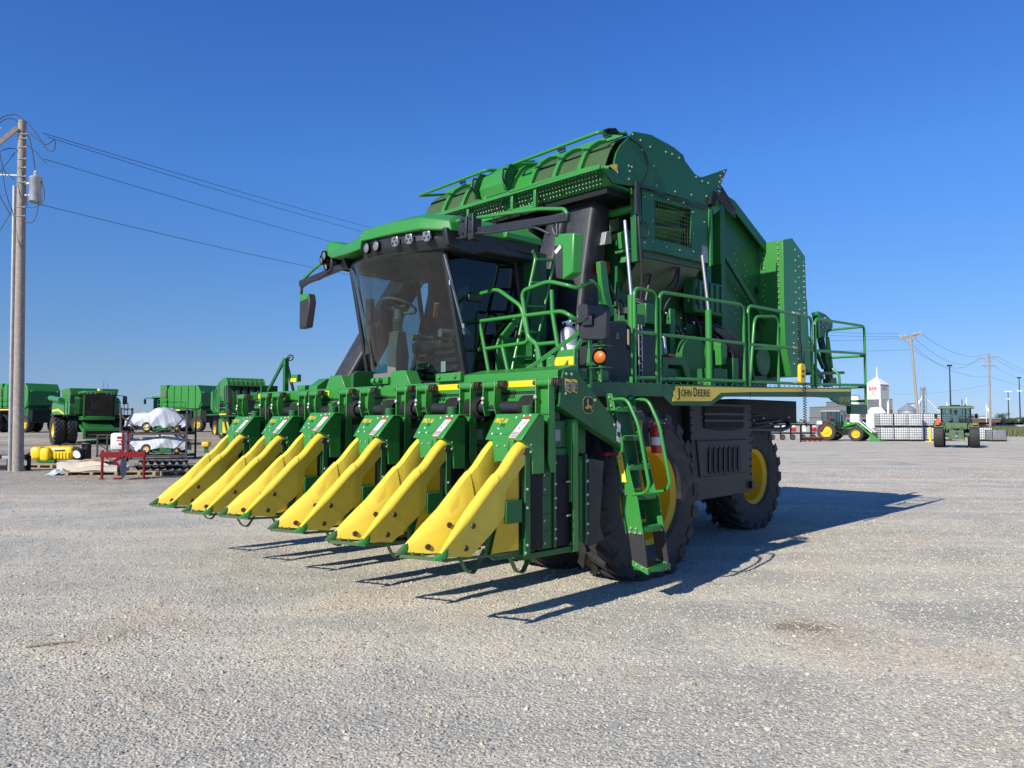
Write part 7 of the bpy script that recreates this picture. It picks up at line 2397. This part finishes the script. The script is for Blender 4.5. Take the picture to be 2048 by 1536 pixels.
B().bar((-1.9, 0, 1.35), (2.3, 0, 1.35), .14, .14).build("frame_bar", M['dark'], pt)
B().bar((-1.9, 0, .62), (2.3, 0, .62), .14, .14).build("frame_bar", M['dark'], pt)
for k in range(5):
    u = -1.7 + .9 * k
    B().box(u - .05, u + .05, -.06, .06, .3, 1.4).build("upright", M['dark'], pt)
    B().box(u + .14, u + .44, -.2, .25, .75, 1.1).build("seed_box", M['red'] if k % 2 == 0 else M['white'], pt, .03)
    B().box(u + .14, u + .40, -.1, .25, 1.16, 1.3).build("seed_lid", M['white'], pt, .02)
    bwheel(pt, .26, .12, .15, u + .1, -.2, -1, 12, 'rust', .03)

# ---------------------------------------------------------------- white totes
def tote(label, x, y, z, rz=0, dark=False, h=1.0, group="caged white totes stacked in the yard"):
    t = thing("liquid_tote", label, "tote", (x, y, z), R(rz), group)
    m = M['plastic'] if not dark else M['galv']
    o = blob(-.55, .55, -.47, .47, .16, .14 + h, .05).build("plastic_tank", m, t, smooth=40)
    b = B()
    for k in range(7):
        u = -.58 + 1.16 * k / 6
        for s in (-.49, .49):
            b.bar((u, s, .14), (u, s, .15 + h), .028, .028)
    for k in range(6):
        v = -.49 + .98 * k / 5
        for s in (-.58, .58):
            b.bar((s, v, .14), (s, v, .15 + h), .028, .028)
    for k in range(6):
        z_ = .16 + (h - .02) * k / 5
        for s in (-.49, .49): b.bar((-.58, s, z_), (.58, s, z_), .028, .028)
        for s in (-.58, .58): b.bar((s, -.49, z_), (s, .49, z_), .028, .028)
    tag(b.build("wire_cage", M['lgrey'], t), kind='stuff')
    for u in (-.5, 0, .5):
        B().box(u - .09, u + .09, -.48, .48, 0, .12).build("pallet_foot", M['dark'], t)
    B().box(-.58, .58, -.49, .49, .12, .14).build("pallet_deck", M['galv'], t)
    B().cyl((.1, 0, .14 + h), (.1, 0, .19 + h), .1, 12).build("lid", M['dark'], t)
    return t
D = 65.2
def tx(px, d=D): return (px - 1024) / 1540.0 * d
tops = [(1767, 0, "upper white tote nearest the loader bucket"), (1795, 0, "second upper white tote from the loader bucket"), (1825, -.5, "upper white tote with a blue print standing forward of its neighbours"), (1853, .5, "upper white tote set back behind the printed one"), (1866, 2.4, "upper white tote partly hidden two places behind the printed one"), (1884, 1.2, "upper white tote just beside the moving tractor's cab")]
bots = [(1768, 0, "bottom white tote right behind the loader bucket"), (1795, 0, "second bottom white tote from the loader bucket"), (1825, -.5, "bottom white tote with a pale blue print under the printed one"), (1855, 0.3, "bottom white tote with a blue print behind the yellow post"), (1882, 1.2, "bottom white tote half hidden by the moving tractor's tyre")]
for i, (px, dy, lb_) in enumerate(tops):
    t = tote(lb_, tx(px, D + dy), D + dy, 1.17, (0, 1, -2, 3, 0, 2)[i])
    if i == 2: B().box(-.3, .35, -.482, -.475, .75, 1.02).build("blue_print", mat('faded_blue_print', (.30, .42, .52), .6, var=.8, vscale=14, dirt=(.7, .72, .72)), t)
for i, (px, dy, lb_) in enumerate(bots):
    t = tote(lb_, tx(px, D + dy), D + dy, 0, (0, -1, 2, 0, 1)[i])
    if i in (2, 3): B().box(-.3, .35, -.482, -.475, .5, .82).build("blue_print", M.get('bprint') or M.setdefault('bprint', mat('pale_blue_print', (.42, .52, .58), .6, var=.8, vscale=11, dirt=(.72, .73, .73))), t)
tote("lone white tote between the moving tractor and the grey tote", tx(1963), D, 0, 0)
tote("low grey caged tote with a white sheet on its side", tx(1990, D - 1), D - 1, 0, 0, True, .82)
B().box(-.2, .5, -.5, -.498, .45, .9) if False else None
x, y = wp(1845, 883)
ys = thing("post_stand", "yellow post on a round yellow base in front of the totes", "post", (x, y - 1, 0))
B().box(-.06, .06, -.06, .06, .06, 1.2).build("post", M['ltyellow'], ys)
B().cyl((0, 0, 0), (0, 0, .08), .38, 18).build("base_disc", M['ltyellow'], ys)

# ---------------------------------------------------------------- tower sign
x, y = dpos(1755, 230)
ts = thing("sign_tower", "white four-legged sign tower with a pointed roof and red lettering", "sign tower", (x, y, 0), R(-55))
B().box(-2.3, 2.3, -2.3, 2.3, 8.2, 12.6).build("sign_box", M['signw'], ts)
B().loft([[(-2.5, -2.5, 12.6), (2.5, -2.5, 12.6), (2.5, 2.5, 12.6), (-2.5, 2.5, 12.6)], [(-.2, -.2, 14.9), (.2, -.2, 14.9), (.2, .2, 14.9), (-.2, .2, 14.9)]]).build("roof", M['twhite'], ts, smooth=0)
B().lathe([(.22, 14.8), (.04, 18.2), (0, 18.2)], n=8).build("spire", M['twhite'], ts)
for sx in (-2.1, 2.1):
    for sy in (-2.1, 2.1):
        B().box(sx - .22, sx + .22, sy - .22, sy + .22, 0, 8.2).build("leg", M['twhite'], ts)
M['faded'] = mat('faded_red_print', (.50, .07, .07), .6)
put_text("lettering", "BAR", 1.6, M['faded'], ts, (-1.35, -2.32, 10.9), (1, 0, 0), (0, 0, 1), width=2.6, bold=.03)
put_text("lettering", "S", 1.3, M['faded'], ts, (-.4, -2.32, 9.75), (1, 0, 0), (0, 0, 1), width=.7)
b = B().tube(fillet([(-1.6, -2.32, 9.1), (-.6, -2.32, 9.5), (.6, -2.32, 9.5), (1.7, -2.32, 9.1)], .8), .05, 4)
b.build("curved_line", M['faded'], ts)
put_text("lettering", "BAR", 1.5, M['faded'], ts, (2.32, -1.3, 10.9), (0, 1, 0), (0, 0, 1), width=2.4)

# ---------------------------------------------------------------- buildings and grain plant
def shed(label, px0, px1, ytop, d, depth, m, band=None, nwin=0, name="warehouse"):
    x0, x1 = tx(px0, d), tx(px1, d)
    h = 1.65 + (843 - ytop) / 1540.0 * d
    t = thing(name, label, "building", ((x0 + x1) / 2, d, 0))
    w = (x1 - x0) / 2
    B().box(-w, w, 0, depth, 0, h).build("wall", m, t)
    B().box(-w - .15, w + .15, -.15, depth + .15, h, h + .25).build("roof_edge", M['roofm'], t)
    if band:
        B().box(-w - .02, w + .02, -.05, -.002, h * .45, h * .62).build("band", band, t)
    for k in range(nwin):
        u = -w + 2 * w * (k + .5) / nwin
        B().box(u - w / nwin * .35, u + w / nwin * .35, -.08, -.052, h * .15, h * .34).build("window", M['dark'], t)
    n = int(2 * w / 2.2)
    for k in range(1, n):
        B().box(-w + 2 * w * k / n - .05, -w + 2 * w * k / n + .05, -.06, -.001, 0, h).build("wall_rib", m, t)
    return t
shed("tall grey warehouse with a brown band behind the sign tower", 1748, 1785, 799, 262, 40, M['bldg'], M['brown'], 3)
shed("low grey shed with dark windows reaching behind the loader tractor", 1690, 1752, 812, 250, 30, M['bldg'], M['brown'], 6)
shed("long flat-roofed carport beyond the moving tractor", 1935, 2000, 838, 230, 20, M['brown'], None, 5, "carport")
shed("white low building beyond the grey tote", 1950, 1972, 833, 260, 20, M['twhite'], None, 2, "low_building")
x, y = dpos(1762, 210)
gb_ = thing("white_gable_hut", "white gable-roofed hut at the foot of the sign tower", "hut", (x, y, 0))
B().prism([(-1.4, 0, 0), (1.4, 0, 0), (1.4, 0, 4.0), (0, 0, 5.6), (-1.4, 0, 4.0)], (0, 6, 0)).build("wall", M['twhite'], gb_)
def cyl_thing(name, label, cat, px, d, r, h, m, cone=0):
    x, y = dpos(px, d)
    t = thing(name, label, cat, (x, y, 0))
    B().cyl((0, 0, 0), (0, 0, h), r, 28).build("shell", m, t, smooth=40)
    b = B()
    for k in range(int(h / .8)):
        b.lathe([(r + .03, k * .8), (r + .03, k * .8 + .08)], n=28)
    tag(b.build("ring", m, t), kind='stuff')
    if cone:
        B().lathe([(r + .15, h), (r * .15, h + cone), (0, h + cone)], n=28).build("cone_roof", M['roofm'], t, smooth=20)
    return t
cyl_thing("grain_bin", "grey grain bin with a conical roof behind the white totes", "grain bin", 1815, 220, 2.6, 4.8, M['galv'], 1.7)
cyl_thing("storage_tank", "pale round storage tank left of the sign tower", "storage tank", 1710, 240, 1.5, 9.6, M['twhite'], .3)
x, y = dpos(1847, 220)
el = thing("grain_elevator", "slim steel grain elevator leg with slanting white spouts", "grain elevator", (x, y, 0))
for sx in (-.55, .55):
    for sy in (-.55, .55):
        B().box(sx - .07, sx + .07, sy - .07, sy + .07, 0, 10.6).build("leg", M['galv'], el)
for k in range(8):
    z = 1.0 + 1.25 * k
    B().bar((-.55, -.55, z), (.55, -.55, z + 1.2), .07, .07).build("brace", M['galv'], el)
B().cyl((0, 0, 0), (0, 0, 11), .22, 8).build("leg_casing", M['galv'], el)
B().box(-.65, .65, -.5, .5, 10.6, 11.5).build("head", M['lgrey'], el, .15)
for a, c in (((.3, -.3, 8.6), (4.5, -.3, 4.3)), ((-.2, -.3, 9.4), (-1.6, -.3, 6.6)), ((-.3, -.3, 8.2), (-3.6, -.3, 6.0))):
    B().cyl(a, c, .13, 8).build("spout", M['twhite'], el)
B().bar((-5.0, -.3, 6.7), (-2.0, -.3, 6.7), .3, .25).build("conveyor", M['brown'], el)

# ---------------------------------------------------------------- far utility poles, masts and wires
def far_pole(label, px0, py0, pxt, pyt, d, r, arms, group="utility poles along the far road"):
    a, c = at_px(px0, py0, d), at_px(pxt, pyt, d)
    t = thing("utility_pole", label, "utility pole", (a.x, a.y, 0), 0, group)
    o_ = Vector((a.x, a.y, 0))
    B().tube([Vector((0, 0, 0)), Vector((a.x, a.y, a.z)) - o_, c - o_], r, 10, 0, r * .7).build("pole", M['wood'], t)
    for (xa_, ya_, xb_, yb_) in arms:
        p, q = at_px(xa_, ya_, d) - o_, at_px(xb_, yb_, d) - o_
        B().bar(p, q, .14, .2).build("crossarm", M['wood'], t)
        for f in (.05, .3, .7, .95):
            w_ = p.lerp(q, f)
            B().lathe([(.05, 0), (.11, .08), (.05, .14), (.1, .22), (0, .3)], w_ + Vector((0, 0, .1)), n=8).build("insulator", M['porcelain'], t)
        mid_ = (p + q) / 2
        for f in (.15, .85):
            B().bar(p.lerp(q, f), mid_ + Vector((0, 0, -1.1)), .05, .05).build("arm_brace", M['galv'], t)
    return t
far_pole("leaning wooden pole with a tilted double crossarm behind the totes", 1837, 842, 1821, 672, 100, .20, [(1798, 676, 1843, 667), (1799, 679, 1838, 670)])
far_pole("upright wooden pole with two crossarms beyond the grey tote", 1981, 858, 1978, 707, 165, .26, [(1960, 717, 1995, 713), (1964, 731, 1990, 731)])
g_f = "power lines between the far poles"
def fw(label, p0, d0, p1, d1, sag, r=.018):
    wire(label, span(at_px(*p0, d0), at_px(*p1, d1), sag), r, g_f)
fw("far power line from the leaning pole's arm end to the upright pole's tip", (1843, 668), 100, (1977, 707), 165, 1.6)
fw("far power line from the leaning pole's middle to the upright pole's upper arm", (1831, 678), 100, (1962, 717), 165, 2.2)
fw("far power line from below the leaning pole's arm, sagging deepest", (1827, 692), 100, (1958, 715), 165, 2.6)
fw("lowest far power line between the leaning and the upright pole", (1828, 701), 100, (1978, 753), 165, 1.2)
fw("far power line running on from the upright pole's upper arm", (1995, 713), 165, (2130, 752), 230, 1.8)
fw("far power line running on just under the upright pole's upper arm", (1988, 716), 165, (2130, 755), 230, 2.0)
fw("far power line running on from the upright pole's lower arm", (1988, 732), 165, (2130, 752), 230, 2.6)
fw("far power line running on below the upright pole's lower arm", (1982, 754), 165, (2130, 772), 230, 1.4)
fw("far power line coming in high to the leaning pole past the picker's end rail", (1560, 655), 90, (1800, 667), 100, .25)
fw("second far power line coming in to the leaning pole's crossarm", (1560, 662), 90, (1799, 673), 100, .25)
fw("third far power line coming in to the leaning pole's arm end", (1560, 679), 90, (1797, 676), 100, .25)
fw("lowest far power line coming in to the leaning pole below its arm", (1560, 695), 90, (1822, 699), 100, .3)
fw("long low line crossing from the sign tower to the upright pole and beyond", (1783, 787), 190, (1978, 769), 168, .8)
def mast(label, px, ytop, ybase, d, r, heads):
    a = at_px(px, ytop, d)
    t = thing("light_mast", label, "light mast", (a.x, a.y, 0), 0, "tall light masts on the skyline")
    B().cyl((0, 0, 0), (0, 0, a.z), r, 8, 0, r * .6).build("mast", M['char'], t)
    for dz, w_, white in heads:
        B().box(-w_, w_, -.3, .3, a.z - dz - .3, a.z - dz + .3).build("lamp_head", M['twhite'] if white else M['char'], t)
    return t
mast("tall dark mast rising just behind the moving tractor", 1899, 730, 840, 300, .35, [(.2, .9, False)])
mast("mast with two white lamp heads, second from the edge", 2016, 783, 842, 380, .30, [(0, 1.8, True), (3.6, .8, True)])
mast("tallest mast by the edge with one white lamp head", 2038, 755, 842, 380, .34, [(.1, .9, False), (6.6, 1.2, True)])
x, y = dpos(1972, 200)
fp = thing("flagpole", "thin white flagpole with a pale flag near the upright pole", "flagpole", (x, y, 0))
B().cyl((0, 0, 0), (0, 0, 6.4), .07, 6).build("pole", M['twhite'], fp)
B().loft([[(.05, 0, 6.2), (.4, .1, 5.6), (.75, 0, 4.6)], [(.05, .01, 5.2), (.4, .12, 4.4), (.72, .01, 3.9)]], closed=False, cap=False).build("flag", M['twhite'], fp)
for px, yt, lb_ in ((1894, 804, "short white pole just left of the tall mast's foot"), (1924, 799, "short dark pole standing behind the moving tractor's roof"), (1933, 795, "short white pole at the corner of the moving tractor's roof")):
    x, y = dpos(px, 240)
    t = thing("roof_pole", lb_, "pole", (x, y, 0))
    B().cyl((0, 0, 0), (0, 0, 1.65 + (843 - yt) / 1540 * 240), .12, 6).build("shaft", M['twhite'] if 'white' in lb_ else M['char'], t)

# ---------------------------------------------------------------- cars in a row, trees, weeds
def car_mesh():
    b = B()
    b.loft([[(u, s * w, z) for s, z in ((-1, zl), (-1, zh), (1, zh), (1, zl))] for u, w, zl, zh in ((-2.25, .75, .35, .75), (-2.1, .88, .25, .92), (-.9, .9, .22, .95), (1.1, .9, .22, .95), (2.0, .86, .25, .82), (2.25, .72, .35, .65))])
    body = b.mesh("car_body", M['char'], smooth=30)
    b = B().loft([[(-1.75, -.78, .93), (1.05, -.78, .93), (1.05, .78, .93), (-1.75, .78, .93)], [(-1.2, -.62, 1.45), (.35, -.62, 1.45), (.35, .62, 1.45), (-1.2, .62, 1.45)]])
    return body, b.mesh("cabin", M['dglass'], smooth=20)
cbm, ccm = car_mesh()
wt_, wr_, _x = wheel_set(.33, .2, .21, 8, 'lgrey', .03)
paints = [mat('car_paint_%s' % n, c, .3, coat=.5) for n, c in (('black', (.02, .022, .026)), ('navy', (.02, .03, .06)), ('silver', (.4, .41, .42)), ('white', (.7, .7, .7)), ('maroon', (.14, .02, .02)))]
pn = ["black", "navy blue", "silver", "white", "maroon"]
spots = [(1955, 176, 4, 20), (1968, 178, 3, 15), (1992, 172, 1, 80), (2001, 174, 0, 84), (2011, 172, 1, 82), (2022, 173, 0, 78), (2031, 172, 2, 82), (2041, 174, 0, 84), (2052, 172, 1, 80)]
where = ["maroon car parked by the carport behind the moving tractor", "white car parked beside the upright utility pole", "navy blue car first in the row beyond the weeds", "black car second in the row beyond the weeds", "navy blue car in the middle of the row beyond the weeds", "black car fourth in the row beyond the weeds", "silver car in the row beyond the weeds", "black car near the end of the row beyond the weeds", "navy blue car last in the row beyond the weeds"]
for (px, d, pi_, rz), lb_ in zip(spots, where):
    x, y = dpos(px, d)
    t = thing("parked_car", lb_, "car", (x, y, 0), R(rz), "cars parked beyond the weeds")
    bm2 = link("body", cbm, t)
    bm2.material_slots[0].link = 'OBJECT'
    bm2.material_slots[0].material = paints[pi_]
    link("cabin", ccm, t)
    for u in (-1.4, 1.4):
        for s in (-.8, .8):
            w_ = link("wheel", wr_, t, (u, s, .33)); link("tyre", wt_, w_)
def tree(label, px, d, w, h, seed):
    x, y = dpos(px, d)
    t = thing("tree", label, "tree", (x, y, 0), 0, "small trees on the skyline")
    rnd = random.Random(seed)
    b = B().tube([(0, 0, 0), (.1, .0, h * .3), (.0, .1, h * .6)], w * .05, 7, 0, w * .02)
    for k in range(5):
        a = 2 * PI * k / 5 + rnd.random()
        b.tube([(.05, 0, h * .25), (math.cos(a) * w * .25, math.sin(a) * w * .25, h * .6)], w * .02, 5, 0, .02)
    b.build("trunk", M['bark'], t)
    b = B()
    cl = [(rnd.uniform(-.36, .36) * w, rnd.uniform(-.36, .36) * w, h * rnd.uniform(.35, .85)) for _ in range(16)]
    for k in range(1500):
        c = cl[rnd.randrange(16)]
        dr = Vector((rnd.gauss(0, 1), rnd.gauss(0, 1), rnd.gauss(0, 1))).normalized() * (w * .17 * rnd.random() ** .4)
        p = Vector(c) + dr
        s_ = rnd.uniform(.10, .22) * w / 5
        n1 = Vector((rnd.gauss(0, 1), rnd.gauss(0, 1), rnd.gauss(0, 1))).normalized()
        n2 = n1.orthogonal().normalized()
        b.add([p - n1 * s_, p + n2 * s_ * .6, p + n1 * s_, p - n2 * s_ * .6], [(0, 1, 2, 3)])
    b.build("crown", M['leafA'], t, fix=False, smooth=0)
tree("rounded dark tree beyond the row of cars", 2006, 262, 5.2, 4.6, 1)
tree("small dark tree beside the moving tractor's cab", 1945, 240, 3.4, 3.9, 2)
tree("low bushy tree at the edge beyond the tallest mast", 2047, 300, 4.6, 3.4, 3)
tree("low tree between the rounded tree and the tallest mast", 2027, 320, 4.2, 3.0, 4)
b = B()
rnd = random.Random(9)
for k in range(5200):
    d = rnd.uniform(84, 150)
    px = rnd.uniform(2000 - (d - 84) * .6, 2140)
    x, y = dpos(px, d)
    h = rnd.uniform(.35, 1.0)
    w_ = rnd.uniform(.04, .1)
    a = rnd.random() * PI
    lx, ly = rnd.uniform(-.25, .25), rnd.uniform(-.25, .25)
    dx, dy = math.cos(a) * w_, math.sin(a) * w_
    b.add([(x - dx, y - dy, 0), (x + dx, y + dy, 0), (x + dx * .6 + lx, y + dy * .6 + ly, h * .65), (x + lx * 1.6, y + ly * 1.6, h), (x - dx * .6 + lx, y - dy * .6 + ly, h * .65)], [(0, 1, 2, 3, 4)])
tag(b.build("tall_weeds", M['leafB'], fix=False, smooth=0), kind='stuff')
M['field'] = mat('dry_field', (.16, .17, .075), .95, var=.6, vscale=.05, dirt=(.24, .20, .11))
b = B().add([(tx(1985, 90), 90, .006), (200, 90, .006), (3000, 800, .006), (3000, 5000, .006), (-3000, 5000, .006), (-900, 420, .006), (tx(1700, 300), 300, .006), (tx(1960, 185), 185, .006)], [(0, 1, 2, 3, 4, 5, 6, 7)])
tag(b.build("field", M['field']), kind='structure')
b = B()
for k in range(2600):
    a = R(rnd.uniform(38, 60)) if k % 2 else R(rnd.uniform(30, 150))
    d = rnd.uniform(700, 900)
    c = Vector((math.cos(a) * d, math.sin(a) * d, rnd.uniform(0.3, 3.4 + 1.6 * math.sin(a * 60) + math.sin(a * 173))))
    s_ = rnd.uniform(.6, 1.6)
    n1 = Vector((rnd.gauss(0, 1), rnd.gauss(0, 1), rnd.gauss(0, 1))).normalized()
    n2 = n1.orthogonal().normalized()
    b.add([c - n1 * s_ * 1.5, c + n2 * s_, c + n1 * s_ * 1.5, c - n2 * s_], [(0, 1, 2, 3)])
tag(b.build("far_treeline", M['leafA'], fix=False, smooth=0), kind='stuff')

x, y = wp(116, 1284)
o = B().tube([(-.14, -.06, .012), (0, .0, .02), (.13, .075, .012)], .008, 5).build("dark_stick", M['wood'])
o.location = (x, y, 0)
tag(o, "short dark stick lying alone on the near gravel", "stick")
# ---------------------------------------------------------------- give every far-apart piece an object of its own
def far_pieces(me):
    n = len(me.vertices)
    par = list(range(n))
    def fd(a):
        while par[a] != a:
            par[a] = par[par[a]]
            a = par[a]
        return a
    for e in me.edges:
        a, c = fd(e.vertices[0]), fd(e.vertices[1])
        if a != c: par[a] = c
    isl = {}
    for v in me.vertices:
        r_ = fd(v.index)
        if r_ not in isl: isl[r_] = [list(v.co), list(v.co)]
        lo, hi = isl[r_]
        for k in range(3):
            lo[k] = min(lo[k], v.co[k]); hi[k] = max(hi[k], v.co[k])
    keys = list(isl)
    if len(keys) < 2 or len(keys) > 400: return None
    p2 = {k: k for k in keys}
    def f2(a):
        while p2[a] != a: a = p2[a]
        return a
    sz = {k: max(isl[k][1][j] - isl[k][0][j] for j in range(3)) for k in keys}
    for i, a in enumerate(keys):
        for c in keys[i + 1:]:
            g = math.sqrt(sum(max(0, isl[a][0][j] - isl[c][1][j], isl[c][0][j] - isl[a][1][j]) ** 2 for j in range(3)))
            if g <= max(.02, .5 * max(sz[a], sz[c])):
                x, y = f2(a), f2(c)
                if x != y: p2[x] = y
    groups = sorted({f2(k) for k in keys})
    if len(groups) < 2: return None
    gi = {g: i for i, g in enumerate(groups)}
    return [gi[f2(fd(v))] for v in range(n)], len(groups)

def split_all():
    cache = {}
    for o in list(COL.objects):
        if o.type != 'MESH' or o.get('kind') or o.parent is None or o.name.split('.')[0] in ('row_unit', 'lettering'): continue
        me = o.data
        if me.name not in cache:
            fp = far_pieces(me)
            if fp is None: cache[me.name] = None
            else:
                lab, k = fp
                res = []
                for g in range(k):
                    bm = bmesh.new()
                    bm.from_mesh(me)
                    bm.verts.ensure_lookup_table()
                    bmesh.ops.delete(bm, geom=[bm.verts[i] for i in range(len(lab)) if lab[i] != g], context='VERTS')
                    m2 = bpy.data.meshes.new(me.name)
                    bm.to_mesh(m2)
                    bm.free()
                    for a in me.materials: m2.materials.append(a)
                    res.append(m2)
                cache[me.name] = res
        res = cache[me.name]
        if not res: continue
        base = o.name.split('.')[0]
        o.data = res[0]
        for m2 in res[1:]:
            c = o.copy()
            c.data = m2
            c.name = base
            COL.objects.link(c)
for o in COL.objects:
    if o.type == 'MESH' and o.name.split('.')[0] in ('bolt', 'divider_bolt'): o['kind'] = 'stuff'
split_all()
